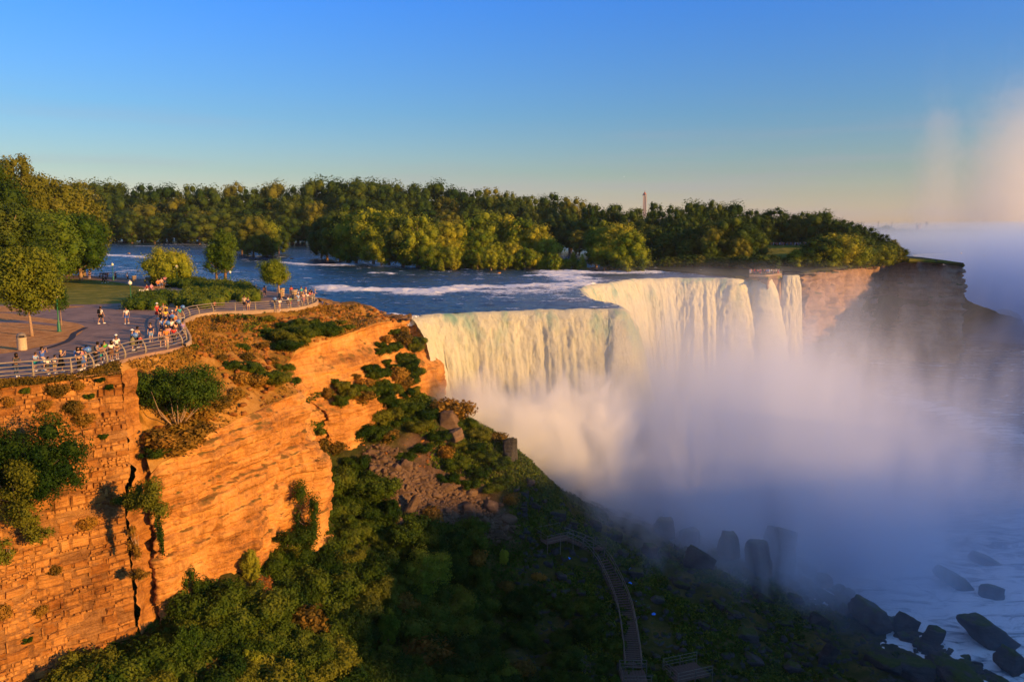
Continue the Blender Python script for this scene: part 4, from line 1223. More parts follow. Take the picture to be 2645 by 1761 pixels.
def park(pr, u, vb, vt, label, rz=0.0, sx=1.0):
    p = at(u, vb, z=0); top = at(u, vt, y=p[1])
    return place(pr, (p[0], p[1], 0), top[2], rz, "tree", "park_tree", PARK, label, sx=sx)
park(hero(8.6, 3.1, 2.7, 22, 9000, 0.20, 201, 'round', adj='', core=0.42, r0=0.17), 83, 868, 645, "leafy maple on the mulch bed with pale trunk and broad crown", sx=1.0)
park(hero(5.4, 1.6, 2.3, 9, 1500, 0.17, 202, 'rag', core=0.0, r0=0.07), 159, 842, 741, "slim sapling with thin trunk just behind the nearest green lamp post")
park(hero(13, 5.4, 2.4, 26, 9000, 0.28, 203, 'rag', leaf='leaf', core=0.5, r0=0.32), 210, 724, 555, "spreading lawn tree whose low branches reach over the river path", sx=1.15)
park(hero(19, 5.2, 1.2, 26, 9500, 0.30, 204, 'rag', leaf='leaf_far', core=0.5), 62, 722, 392, "tallest park tree with forked crown against the sky", sx=0.78)
park(hero(19, 5.6, 1.2, 26, 9500, 0.30, 205, 'tall', leaf='leaf_far', core=0.5), -18, 728, 396, "tall tree at the edge of the view beside the forked tree")
park(hero(15, 6.0, 1.0, 26, 9500, 0.30, 206, 'round', leaf='leaf_far', core=0.5), 138, 716, 452, "wide dark tree between the forked tree and the river")
park(hero(14, 5.5, 0.8, 24, 8500, 0.30, 207, 'rag', leaf='leaf_far', core=0.5), 30, 745, 520, "dense broad tree filling the shade behind the maple", sx=1.2)
park(hero(12, 5.5, 0.6, 24, 8500, 0.28, 208, 'round', leaf='leaf', core=0.5), 118, 735, 545, "bushy park tree with a reddish bare trunk patch", sx=1.1)
park(hero(12, 4.0, 0.5, 20, 7000, 0.26, 209, 'rag', leaf='leaf_far', core=0.5), 215, 712, 500, "olive tree at the river end of the dark grove", sx=1.15)
park(hero(12, 4.0, 0.5, 20, 7000, 0.26, 219, 'round', leaf='leaf_far', core=0.5), 178, 712, 478, "rounded tree rising behind the spreading lawn tree", sx=1.15)
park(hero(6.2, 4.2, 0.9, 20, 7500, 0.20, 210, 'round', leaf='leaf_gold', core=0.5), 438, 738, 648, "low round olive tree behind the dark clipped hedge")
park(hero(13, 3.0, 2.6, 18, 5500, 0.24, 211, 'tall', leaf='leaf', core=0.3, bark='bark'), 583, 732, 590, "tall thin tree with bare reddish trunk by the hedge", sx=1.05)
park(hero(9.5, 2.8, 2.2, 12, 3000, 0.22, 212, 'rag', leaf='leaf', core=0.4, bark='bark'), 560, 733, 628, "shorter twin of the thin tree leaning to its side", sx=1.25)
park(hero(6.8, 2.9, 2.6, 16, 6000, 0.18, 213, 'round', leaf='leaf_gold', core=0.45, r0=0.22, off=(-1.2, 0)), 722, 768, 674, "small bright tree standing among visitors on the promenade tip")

# ---- hedges and evergreen beds
def bed(name, pts, h, n, size, mat, label, cat, seed, z=0.0, lump=0.9):
    P = [at(u, v, z=0) for u, v in pts]
    r = np.random.default_rng(seed)
    A = np.array([tuple(p)[:2] for p in P]); cx, cy_ = A.mean(0)
    lobes = []
    mn, mx = A.min(0), A.max(0)
    def ins(x, y):
        c = False; j = len(A) - 1
        for i in range(len(A)):
            if (A[i][1] > y) != (A[j][1] > y) and x < (A[j][0] - A[i][0]) * (y - A[i][1]) / (A[j][1] - A[i][1]) + A[i][0]: c = not c
            j = i
        return c
    tries = 0
    while len(lobes) < lump * 60 and tries < 5000:
        tries += 1
        x, y = r.uniform(mn[0], mx[0]), r.uniform(mn[1], mx[1])
        if ins(x, y):
            s = r.uniform(0.8, 1.5); lobes.append((x - cx, y - cy_, h * 0.35, s, s, h * r.uniform(0.5, 0.72)))
    me = crown_mesh("foliage", lobes, n, size, mat, seed, core=0.85, fill=0.1)
    o = thing(name, label, cat, (cx, cy_, z))
    obj("foliage", me, o)
    return o
bed("evergreen_bed", [(336, 786), (345, 802), (400, 800), (440, 790), (440, 772), (400, 770), (360, 776)], 1.5, 9000, 0.13, M['leaf_hedge'], "spreading yew bed at the foot of the middle green lamp post", "shrub bed", 301, lump=0.45)
bed("evergreen_bed", [(430, 772), (440, 795), (520, 796), (600, 792), (658, 784), (668, 772), (640, 752), (600, 744), (545, 742), (490, 758)], 1.7, 20000, 0.14, M['leaf_hedge'], "large mounded evergreen bed behind the curved railing", "shrub bed", 302, lump=1.2)
bed("clipped_hedge", [(396, 727), (398, 738), (470, 746), (545, 750), (548, 742), (480, 733)], 1.7, 9000, 0.14, M['leaf_far'], "long dark clipped hedge along the river path", "hedge", 303, lump=0.7)

# ---- scrub on the talus
SCR = []
for i, (k, n) in enumerate([(9, 3600), (11, 4200), (8, 3200), (12, 4600), (10, 3800)]):
    r = random.Random(400 + i)
    L = [(0, 0, 0.5, 0.62, 0.62, 0.55)]
    for j in range(k + 6):
        a = j * 2.4; q = r.uniform(0.35, 0.95); s = r.uniform(0.22, 0.44)
        L.append((q * math.cos(a), q * math.sin(a), r.uniform(0.35, 1.05), s, s, s * 0.85))
    SCR.append({'H': 1.5, 'parts': [("foliage", crown_mesh("foliage", L, int(n * 2.3), 0.052, M['leaf_scrub'], 400 + i, core=0.72, fill=0.2)), ("stem", trunk_mesh("stem", 1.0, 0.1, 0.05, M['bark'], 400 + i, 4, Rc=0.8))]})
DRY = []
for i in range(2):
    r = random.Random(450 + i)
    L = [(0.6 * math.cos(j * 2.4) * r.random(), 0.6 * math.sin(j * 2.4) * r.random(), r.uniform(0.2, 0.8), 0.45, 0.45, 0.38) for j in range(9)]
    DRY.append({'H': 1.2, 'parts': [("foliage", crown_mesh("foliage", L, 2200, 0.09, M['leaf_dry'], 450 + i, core=0.3, fill=0.5))]})

def inside_px(poly, u, v):
    c = False; j = len(poly) - 1
    for i in range(len(poly)):
        if (poly[i][1] > v) != (poly[j][1] > v) and u < (poly[j][0] - poly[i][0]) * (v - poly[i][1]) / (poly[j][1] - poly[i][1]) + poly[i][0]: c = not c
        j = i
    return c
SCRUB_PX = [(790, 985), (900, 985), (960, 1010), (1010, 1050), (1000, 1110), (930, 1150), (900, 1180), (975, 1250), (1010, 1330), (1040, 1390), (1180, 1385), (1290, 1395), (1330, 1440), (1420, 1490), (1530, 1560), (1590, 1650), (1600, 1800), (150, 1800),
            (300, 1740), (470, 1670), (500, 1570), (610, 1500), (720, 1430), (850, 1440), (860, 1330), (840, 1200), (790, 1120)]
RUBBLE_PX = [(640, 1500), (700, 1470), (760, 1530), (765, 1575), (690, 1575)]
SCREE_PX = [(930, 1160), (1000, 1150), (1100, 1230), (1200, 1260), (1300, 1310), (1330, 1370), (1280, 1400), (1180, 1385), (1060, 1385), (1010, 1340), (975, 1250)]
TALUS_MARKS = [("the foot of the orange cliff", 560, 1560), ("the dark cleft in the cliff", 350, 1640), ("the ivy-hung rock corner", 830, 1400), ("the pale rubble patch", 700, 1530), ("the top of the scree", 980, 1150),
               ("the left side of the scree", 960, 1300), ("the bright yellow-green bush", 1110, 1520), ("the lower edge of the scree", 1180, 1390), ("the upper stair landing", 1420, 1400), ("the shaded long stairway", 1580, 1620),
               ("the recess below the brink cliff", 850, 1060), ("the bottom of the wooded slope", 800, 1700), ("the shaded bushes beneath the scree", 1250, 1600)]
pts = []
for k in range(9000):
    u, v = rr_.uniform(150, 1610), rr_.uniform(980, 1790)
    if not inside_px(SCRUB_PX, u, v) or inside_px(RUBBLE_PX, u, v) or inside_px(SCREE_PX, u, v): continue
    d0 = 40 if u < 1250 else 52
    if any((u - a) ** 2 + (v - b) ** 2 < d0 * d0 for a, b in pts): continue
    pts.append((u, v))
SLT = [hero(10, 3.2, 1.0, 14, 4200, 0.34, 480 + i, ('rag', 'round', 'rag')[i], leaf=('leaf', 'leaf_gold', 'leaf_scrub')[i], core=0.45) for i in range(3)]
for u, v in pts:
    p = on_talus(u, v + 18)
    tall = rr_.uniform(1.9, 3.9) * (1.0 if u < 1250 else 0.7)
    if rr_.random() < 0.08:
        pr = rr_.choice(SLT)
        o = place(pr, (p[0], p[1], p[2] - 0.2), rr_.uniform(3.0, 4.4) * (1.0 if u < 1250 else 0.6), rr_.uniform(0, 6.28), "tree", "slope_tree", "young trees on the wooded talus slope", sx=rr_.uniform(0.7, 0.95))
        by_landmark(o, "young tree standing above the scrub", TALUS_MARKS); continue
    if rr_.random() < 0.08:
        o = place(rr_.choice(DRY), (p[0], p[1], p[2] - 0.1), tall * 0.7, rr_.uniform(0, 6.28), "bush", "dry_bush", "bushes on the wooded talus slope", sx=1.3)
        by_landmark(o, "rusty brown bush", TALUS_MARKS); continue
    o = place(rr_.choice(SCR), (p[0], p[1], p[2] - 0.4), tall, rr_.uniform(0, 6.28), "bush", "slope_bush", "bushes on the wooded talus slope", sx=rr_.uniform(0.85, 1.25))
    by_landmark(o, "dense green bush", TALUS_MARKS)
p = on_talus(1105, 1545)
tp = hero(5, 2.1, 0.3, 14, 5200, 0.13, 460, 'rag', leaf='leaf_gold', core=0.4)
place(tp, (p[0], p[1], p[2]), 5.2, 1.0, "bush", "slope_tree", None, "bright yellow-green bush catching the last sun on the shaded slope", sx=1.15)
# brink slope: smaller bushes in front of the falls
for i, (u, v, h) in enumerate([(1165, 1075, 2.4), (1060, 1060, 1.6), (1100, 1075, 1.5), (1200, 1100, 1.4), (1240, 1125, 1.4), (1280, 1135, 1.3), (1225, 1160, 1.4), (1130, 1130, 1.3), (1080, 1110, 1.6), (1020, 1090, 1.8), (1000, 1130, 1.3), (1180, 1200, 1.4), (1240, 1220, 1.4), (1290, 1200, 1.5), (1210, 1250, 1.2),
                                 (1150, 1170, 1.2), (1270, 1260, 1.3), (1085, 1160, 1.2), (1300, 1160, 1.1), (1150, 1240, 1.3), (1320, 1290, 1.2), (960, 1100, 1.4), (1050, 1180, 1.0), (1190, 1150, 1.1), (1260, 1180, 1.1), (1110, 1340, 1.6), (1300, 1240, 1.0)]):
    p = on_talus(u, v + 8)
    o = place(rr_.choice(SCR if i % 5 else DRY), (p[0], p[1], p[2] - 0.2), h * 1.25, rr_.uniform(0, 6), "bush", "brink_bush", "small bushes on the slope beside the falls", sx=1.35)
    by_landmark(o, "small bush by the falls", [("the top of the scree", 980, 1150), ("the square rock at the mist edge", 1315, 1150), ("the brink of the near fall", 1060, 1000), ("the reddish boulder", 1165, 1085), ("the middle of the scree", 1150, 1260)])
# growth on the dry slope under the promenade
def on_slope(u, v):
    A = SLOPE.reshape(-1, 3); dep = A[:, 1] * CP - (A[:, 2] - CAMZ) * SP
    U = PW / 2 + FPX * A[:, 0] / dep; W = PH / 2 - FPX * (A[:, 1] * SP + (A[:, 2] - CAMZ) * CP) / dep
    return Vector(A[int(((U - u) ** 2 + (W - v) ** 2).argmin())])
SLOPE_MARKS = [("the middle of the dry slope", 780, 860), ("the corner of the near buttress", 700, 980), ("the footing wall of the promenade tip", 800, 810), ("the brow over the recess", 900, 860), ("the path edge above the big cliff tree", 560, 960)]
for i, (u, v, h, dry) in enumerate([(700, 872, 1.2, 0), (730, 880, 1.4, 0), (760, 868, 1.5, 0), (790, 872, 1.6, 0), (820, 862, 1.5, 0), (850, 868, 1.4, 0), (740, 850, 1.0, 0), (800, 845, 1.1, 0), (840, 848, 1.0, 0), (770, 890, 1.5, 0), (745, 905, 1.5, 0), (870, 860, 1.0, 0), (690, 830, .8, 0), (640, 825, .7, 0), (580, 830, .7, 1),
                                    (620, 905, .9, 0), (650, 960, 1.1, 0), (690, 985, 1.2, 0), (660, 1000, 1.2, 1), (620, 990, 1.1, 1), (590, 950, .9, 0), (570, 930, .6, 1), (700, 940, .8, 1), (730, 960, 1.0, 0), (715, 990, 1.3, 0), (640, 930, .8, 1), (900, 850, .7, 0), (610, 1030, 1.0, 1), (560, 1060, 1.2, 1), (520, 1080, 1.2, 1), (470, 1120, 1.2, 1), (430, 1160, 1.1, 1), (400, 1180, 1.0, 0),
                                    (500, 900, .5, 0), (520, 870, .5, 0), (540, 990, .8, 1), (680, 895, 0.7, 1), (770, 835, .8, 0), (880, 835, .6, 0)]):
    p = on_slope(u, v)
    o = place((DRY if dry else SCR)[i % 2], (p[0], p[1], p[2] - 0.15), h * 1.15, rr_.uniform(0, 6), "bush", "cliff_top_bush", "bushes on the dry slope below the promenade", sx=1.35)
    by_landmark(o, ("rusty dry bush" if dry else "green bush") + " on the slope", SLOPE_MARKS)
# bushes growing on the brink cliff next to the falls
_A = MIDV.reshape(-1, 3); _dp = _A[:, 1] * CP - (_A[:, 2] - CAMZ) * SP
_U = PW / 2 + FPX * _A[:, 0] / _dp; _W = PH / 2 - FPX * (_A[:, 1] * SP + (_A[:, 2] - CAMZ) * CP) / _dp
def on_mid(u, v):
    m = np.where((_U - u) ** 2 + (_W - v) ** 2 < 36)[0]
    i = m[_A[m, 1].argmin()] if len(m) else int(((_U - u) ** 2 + (_W - v) ** 2).argmin())
    return Vector(_A[i])
BC = [(1045, 870, 1.5), (1075, 895, 1.6), (1035, 915, 1.6), (1060, 945, 1.8), (1082, 880, 1.3), (1030, 965, 1.8), (1060, 985, 1.8), (1010, 900, 1.3), (960, 950, 1.3), (985, 995, 1.6), (940, 985, 1.2), (1050, 1015, 1.5), (1000, 1025, 1.6), (1020, 850, .9), (1010, 1045, 1.5),
      (1000, 870, 1.0), (1025, 890, 1.2), (1045, 930, 1.4), (1015, 940, 1.3), (995, 955, 1.3), (1040, 990, 1.5), (1075, 965, 1.4), (1075, 1005, 1.4), (975, 965, 1.1), (965, 1010, 1.3), (940, 1025, 1.4), (920, 1000, 1.0), (1000, 925, 1.0), (1060, 915, 1.3), (980, 880, .8), (1050, 850, .9), (1070, 930, 1.2), (905, 1015, 1.2),
      (885, 1000, 1.1), (880, 1030, 1.3), (850, 1010, 1.1), (990, 1010, 1.5), (1020, 1005, 1.5), (950, 1000, 1.2), (985, 905, .9), (925, 965, .8), (870, 975, .6), (760, 985, .9), (735, 1000, 1.2), (700, 1005, 1.0)]
for i, (u, v, h) in enumerate(BC):
    p = on_mid(u, v + 8)
    o = place(rr_.choice(SCR if i % 5 else DRY), (p[0], p[1] - 0.1, p[2] - 0.3), h * rr_.uniform(0.9, 1.3), rr_.uniform(0, 6), "bush", "brink_cliff_bush", "bushes clinging to the cliff beside the near fall", sx=rr_.uniform(1.0, 1.3))
    by_landmark(o, "bush clinging to the cliff", [("the lip of the near fall", 1060, 850), ("the foot of the near fall", 1060, 1000), ("the bare ledges of the brink cliff", 930, 960)])

# ------------------------------------------------------------------ masonry retaining wall under the near end of the promenade
W_TOP = [at(-420, 1050, z=-0.3), at(0, 1003, z=-0.3), at(150, 984, z=-0.3), at(312, 964, z=-0.3)]
W_P = resample(W_TOP, 60)
wall = thing("retaining_wall", "tall rough stone retaining wall below the near end of the promenade", "wall", tuple(W_P[-1]))
WO = np.array(W_P[-1])
wdir = W_P[-1][:2] - W_P[20][:2]; wdir /= np.linalg.norm(wdir)
wnor = np.array([wdir[1], -wdir[0]])
if wnor[1] > 0: wnor = -wnor
def w_off(s, d):
    """outward offset of the wall face: batter, bulges, the jutting rock low on the left."""
    o = 0.055 * d + 0.22 * fbm(s * 0.18, d * 0.16, seed=81, octaves=3)
    o = o + 0.9 / (1 + np.exp(-(s - 7.6) / 0.35)) / (1 + np.exp(-(d - 10.0 + 0.12 * (s - 7.6)) / 0.5))
    return o
def wall_pt(s, d, o=0.0):
    """s metres along the wall from its corner, d metres down."""
    s = np.asarray(s, float); d = np.asarray(d, float)
    s = s + 0.6 / (1 + np.exp(-(d - 8.2) / 0.25)) * np.clip(1 - s / 3.0, 0, 1)
    f = w_off(s, d) + o
    x = WO[0] - wdir[0] * s + wnor[0] * f; y = WO[1] - wdir[1] * s + wnor[1] * f
    z = WO[2] + 0.0 * s - d
    return np.stack([x, y, z + 0 * x], -1)
SS, DD = np.meshgrid(np.linspace(-0.05, 17, 220), np.linspace(-0.1, 25, 420), indexing='ij')
core_o = -0.07 + 0.10 * np.sign(fbm(SS * 0.5, DD * 2.6, seed=86, octaves=3)) * np.abs(fbm(SS * 0.5, DD * 2.6, seed=86, octaves=3)) ** 0.6 * 0.6 + 0.04 * fbm(SS * 2.2, DD * 3.0, seed=83, octaves=3)
CV = wall_pt(SS, DD, core_o) - WO
obj("rubble_core", mesh_np("rubble_core", CV.reshape(-1, 3), grid_faces(220, 420)[:, ::-1].copy(), [M['mortar']]), wall)
# return face at the corner: smooth pale facing that runs back into the slope
rb = np.array([0.22, 1.0]); rb /= np.linalg.norm(rb)
bb, dd_ = np.meshgrid(np.linspace(0, 1.0, 30), np.linspace(-0.15, 25, 160), indexing='ij')
bb = bb * (1.7 + 4.3 / (1 + np.exp(-(dd_ - 7.5) / 0.4)))
c0 = wall_pt(0 * bb, dd_, 0.02)
RV = c0.copy(); RV[..., 0] += rb[0] * bb; RV[..., 1] += rb[1] * bb
RV[..., 0] += 0.30 * fbm(bb * 0.8, dd_ * 1.1, seed=85, octaves=4) + 0.35 * np.clip((dd_ - 6.0) / 2, 0, 1)
obj("pale_return_face", mesh_np("pale_return_face", (RV - WO).reshape(-1, 3), grid_faces(30, 160), [M['wall_stone']]), wall)

def stone_mesh(seed):
    r = np.random.default_rng(seed)
    V = []
    for sx in (-1, 1):
        for sz in (-1, 1):
            V.append((sx * (0.5 - r.uniform(-.03, .10)), 0.0, sz * (0.5 - r.uniform(-.04, .14))))
    for k in (0.82, ):
        for sx in (-1, 1):
            for sz in (-1, 1):
                V.append((sx * (0.5 * k - r.uniform(-.06, .12)), -r.uniform(0.6, 1.25), sz * (0.5 * k - r.uniform(-.06, .14))))
    F_ = [(4, 6, 7, 5), (0, 4, 5, 1), (2, 3, 7, 6), (0, 2, 6, 4), (1, 5, 7, 3)]
    me = bpy.data.meshes.new("stone"); me.from_pydata(V, [], F_); me.materials.append(M['wall_stone']); me.update()
    return me
STM = [stone_mesh(500 + i) for i in range(12)]
r = random.Random(12)
stones = []
s0 = -0.1
while s0 < 12.2:
    sw = r.uniform(1.3, 2.4); d = r.uniform(-0.1, 0.1)
    while d < 24:
        h = r.choice([0.18, 0.26, 0.34, 0.44, 0.58, 0.76]) * r.uniform(0.85, 1.15)
        s = s0 + r.uniform(-0.22, 0.22) if s0 > 0 else r.uniform(-0.1, 0.05)
        se = s0 + sw + r.uniform(-0.22, 0.22)
        while s < se:
            w = h * r.uniform(0.8, 2.6)
            if s + w > se + 0.2: w = max(0.14, se - s)
            if r.random() > 0.10 and float(fbm(np.array([s * 0.35]), np.array([d * 0.30]), seed=88, octaves=2)[0]) < 0.72 + 0.1 * r.random(): stones.append((s + w / 2, d + h / 2 + r.uniform(-.05, .05), w * r.uniform(.92, 1.04), h * r.uniform(0.86, 1.04), r.choice([0.02, 0.03, 0.05, 0.08, 0.15]) * r.uniform(.8, 1.2), r.randrange(12), r.uniform(-.09, .09)))
            s += w
        d += h
    s0 += sw
stones = [q for q in stones if -20 < px(wall_pt(q[0], q[1]))[0] < 380 and px(wall_pt(q[0], q[1]))[1] < 1790]
stones.sort(key=lambda q: -q[2] * q[3])
rzw = math.atan2(wdir[1], wdir[0])
for q in stones[:290]:
    p = wall_pt(q[0], q[1], -0.08) - WO
    obj("stone", STM[q[5]], wall, tuple(p), (r.uniform(-.08, .08), q[6], rzw), (q[2], q[4] + 0.08, q[3]))
V, F_ = [], []
for q in stones[290:]:
    me = STM[q[5]]; p = wall_pt(q[0], q[1], -0.08) - WO
    b = len(V); co, si = math.cos(rzw), math.sin(rzw)
    for v in me.vertices:
        x, y, z = v.co.x * q[2], v.co.y * (q[4] + 0.08), v.co.z * q[3]
        V.append((p[0] + x * co - y * si, p[1] + x * si + y * co, p[2] + z))
    for f in me.polygons: F_.append(tuple(b + i for i in f.vertices))
me = bpy.data.meshes.new("small_stones"); me.from_pydata(V, [], F_); me.materials.append(M['wall_stone']); me.update()
tag(obj("small_stones", me, wall), kind='stuff')
# rusty door-like opening at the left edge of the wall
op = wall_pt(9.1, 2.75, 0.02)
og = thing("culvert_opening", "rusty square opening in the stone wall at its upper left", "opening", tuple(op), rzw)
mb = MB(); mb.box((0, -0.04, 0), (1.5, 0.10, 1.25)); obj("rusty_plate", mb.mesh("rusty_plate", [flat("rust", (0.19, 0.055, 0.02), 0.9, 0.5)]), og)
mb = MB(); mb.box((0.83, -0.10, 0), (0.16, 0.34, 1.4)); mb.box((0, -0.10, 0.70), (1.5, 0.34, 0.14)); obj("stone_surround", mb.mesh("stone_surround", [M['mortar']]), og)

# soil band with weeds between pavement edge and wall top, and the gully beside the wall
A = resample([Vector((p[0], p[1], -0.02)) for p in RAIL[0:8]], 90)
B = resample([Vector(tuple(wall_pt(s, 0.0, 0.12))) for s in np.linspace(14.5, 0.0, 30)], 90)
GB_ = loft(A, B, 90, 12, 0.18, "soil", None, sag=-0.08)
struct("weedy_soil_verge", mesh_np("weedy_soil_verge", GB_.reshape(-1, 3), grid_faces(90, 12)[:, ::-1].copy(), [M['slope']], True))
ga = resample([Vector(RAIL[7]) + Vector((-0.4, 0.6, -0.1)), Vector(tuple(RV[20, 12])), Vector(tuple(RV[26, 50])), Vector(tuple(RV[29, 70])), near_line[0] + Vector((-0.6, 0.5, 0.3))], 40)
gb = resample([Vector(tuple(SLOPE[0, k])) for k in range(0, 60, 6)] + [near_line[1]], 40)
GG = loft(ga, gb, 40, 26, 0.3, "gully", None, sag=0.9)
struct("gully_soil", mesh_np("gully_soil", GG.reshape(-1, 3), grid_faces(40, 26), [M['slope']], True))

# the big half-bare shrub on the ledge, and other plants on the rock
p = on_slope(462, 1110)
L = []
r = random.Random(77)
for j in range(34):
    a = j * 2.4; q = 3.1 * math.sqrt((j + 1) / 34.0); s = r.uniform(0.65, 1.1)
    L.append((q * math.cos(a), q * math.sin(a) * 0.62 + 0.3, 3.3 + (3.3 - q) * 0.75 * r.uniform(-1, 1) + r.uniform(-.3, .4), s, s, s * 0.8))
o = thing("ledge_shrub", "big leafy shrub with bare lower branches on the ledge between wall and cliff", "bush", tuple(p))
obj("foliage", crown_mesh("foliage", L, 24000, 0.085, M['leaf_hedge'], 78, core=0.45, fill=0.45), o)
mb = MB()
for j in range(15):
    a = j * 2.4; q = r.uniform(1.0, 2.5)
    P = [(0, 0, -0.5), (q * .3 * math.cos(a), q * .3 * math.sin(a), 0.5 + r.random() * .5), (q * .7 * math.cos(a), q * .7 * math.sin(a), 1.4 + r.random()), (q * math.cos(a), q * math.sin(a), 2.2 + r.random() * 1.6)]
    mb.tube(P, [0.07, 0.05, 0.03, 0.012], 5)
obj("branch", mb.mesh("branch", [M['bark_pale']], True), o); bpy.data.objects["branch"]['kind'] = 'stuff'
for i, (u, v, rx, lab) in enumerate([(505, 1135, 1.3, "dry reddish brush beneath the big half-bare shrub"), (410, 1150, 1.2, "dry orange brush between wall corner and cliff ledge"), (470, 1190, 1.3, "rusty brush hanging over the lip of the orange cliff")]):
    q = on_slope(u, v)
    place(DRY[i % 2], (q[0], q[1] - 0.3, q[2] - 0.1), 1.7, i * 1.3, "bush", "dry_brush", "dry brush on the cliff ledge", lab, sx=1.5)

def cliff_plant(u, v, y, w, h, n, label, seed, mat='leaf_scrub', depth=0.7, group=None, size=0.085, lob=10):
    """Foliage that hangs on a rock face; w, h metres."""
    p = at(u, v, y=y); r = random.Random(seed)
    L = [(r.uniform(-.5, .5) * w, r.uniform(-.5, .3) * depth, r.uniform(-.5, .5) * h, w * 0.24, depth * 0.5, h * 0.24) for _ in range(lob)]
    o = thing("cliff_plant", label, "bush", tuple(p), 0, group)
    obj("foliage", crown_mesh("foliage", L, n, size, M[mat], seed, core=0.45, fill=0.4), o)
    mb = MB()
    for j in range(6):
        a = r.uniform(-.4, .4)
        mb.tube([(a * w * .2, depth * .6, -h * .3), (a * w * .6, 0, r.uniform(-.2, .2) * h), (a * w * 1.1, -depth * .3, r.uniform(-.1, .4) * h)], [0.04, 0.025, 0.01], 4)
    tag(obj("stem", mb.mesh("stem", [M['bark_pale']]), o), kind='stuff')
    return o
cliff_plant(70, 1190, 51.7, 6.2, 4.8, 16000, "wide sprawling shrub hanging on the stone wall below the rusty opening", 601, lob=16, depth=1.6)
cliff_plant(165, 1215, 52.9, 3.4, 2.6, 5200, "trailing end of the wall shrub reaching across the masonry", 602, lob=10, depth=1.0)
cliff_plant(20, 1270, 50.9, 3.4, 3.2, 5600, "lower leafy clump on the stone wall at the view's edge", 603, depth=1.2)
cliff_plant(95, 1365, 51.7, 2.2, 1.5, 2200, "tuft of olive growth where the wall meets the jutting rock", 604, depth=0.9)
cliff_plant(8, 1425, 50.0, 1.6, 1.3, 1500, "small dark bush on the lowest jutting rock", 605, depth=0.8)
cliff_plant(385, 1285, 54.2, 2.4, 2.6, 4200, "bright green bush at the top of the dark cleft", 606, depth=1.4)
cliff_plant(335, 1290, 55.4, 1.8, 0.9, 1400, "leafy sprig reaching left from the cleft over the wall", 607, depth=0.8)
cliff_plant(412, 1380, 53.6, 0.5, 2.6, 900, "thin ivy strand trailing down the face below the cleft bush", 608, depth=0.4, size=0.07)
cliff_plant(350, 1400, 57.0, 0.8, 2.0, 700, "straggly weeds inside the dark cleft", 609, mat='leaf_dry', depth=0.5)
cliff_plant(790, 1330, 74.0, 2.2, 5.0, 5200, "curtain of ivy on the rock corner below the buttress", 610, depth=1.4, lob=14)
cliff_plant(740, 1400, 71.0, 3.6, 2.6, 4200, "spreading ivy mat where the buttress meets the slope", 611, depth=1.6)
cliff_plant(500, 1530, 60.5, 1.2, 3.2, 1800, "ivy climbing the foot of the orange cliff", 612, depth=0.8)
cliff_plant(810, 1190, 76.5, 1.6, 1.2, 1500, "rusty grass cap on the lower rock shoulder", 613, mat='leaf_dry', depth=1.0)
cliff_plant(360, 1480, 55.5, 1.4, 0.7, 900, "dry brown tuft beside the dark cleft, low down", 614, mat='leaf_dry', depth=0.6)
for i, (s, d_) in enumerate([(1.5, 0.5), (3.0, 0.8), (4.4, 1.1), (2.3, 1.6), (5.2, 1.9), (3.4, 2.4), (6.3, 0.6), (7.4, 1.3), (2.9, 3.4), (0.9, 1.1), (8.6, 0.9), (4.8, 3.0), (1.7, 4.6), (5.6, 13.6), (3.2, 11.0), (7.9, 17.5), (6.8, 16.2), (9.2, 15.2)]):
    p = wall_pt(s, d_, 0.05)
    q = place(DRY[i % 2] if i % 3 else SCR[i % 5], tuple(p), 0.5 + 0.25 * (i % 3), i * 1.1, "weed", "wall_weed", "weeds rooted in the stone wall", sx=1.1)
    by_landmark(q, ("dry tuft" if i % 3 else "green tuft") + " rooted in the stone wall", [("the rusty opening", 20, 1060), ("the wall corner", 320, 1000), ("the railing posts at the wall top", 150, 990), ("the jutting rock", 80, 1450), ("the dark cleft", 340, 1450)])

# ------------------------------------------------------------------ loose rock
def icosph(sub):
    t = (1 + 5 ** 0.5) / 2
    V = [(-1, t, 0), (1, t, 0), (-1, -t, 0), (1, -t, 0), (0, -1, t), (0, 1, t), (0, -1, -t), (0, 1, -t), (t, 0, -1), (t, 0, 1), (-t, 0, -1), (-t, 0, 1)]
    F_ = [(0, 11, 5), (0, 5, 1), (0, 1, 7), (0, 7, 10), (0, 10, 11), (1, 5, 9), (5, 11, 4), (11, 10, 2), (10, 7, 6), (7, 1, 8), (3, 9, 4), (3, 4, 2), (3, 2, 6), (3, 6, 8), (3, 8, 9), (4, 9, 5), (2, 4, 11), (6, 2, 10), (8, 6, 7), (9, 8, 1)]
    V = [Vector(v).normalized() for v in V]
    for _ in range(sub):
        mid = {}; G_ = []
        def m(a, b):
            k = (min(a, b), max(a, b))
            if k not in mid: V.append(((V[a] + V[b]) / 2).normalized()); mid[k] = len(V) - 1
            return mid[k]
        for a, b, c in F_:
            x, y, z = m(a, b), m(b, c), m(c, a)
            G_ += [(a, x, z), (b, y, x), (c, z, y), (x, y, z)]
        F_ = G_
    return np.array([tuple(v) for v in V]), np.array(F_)
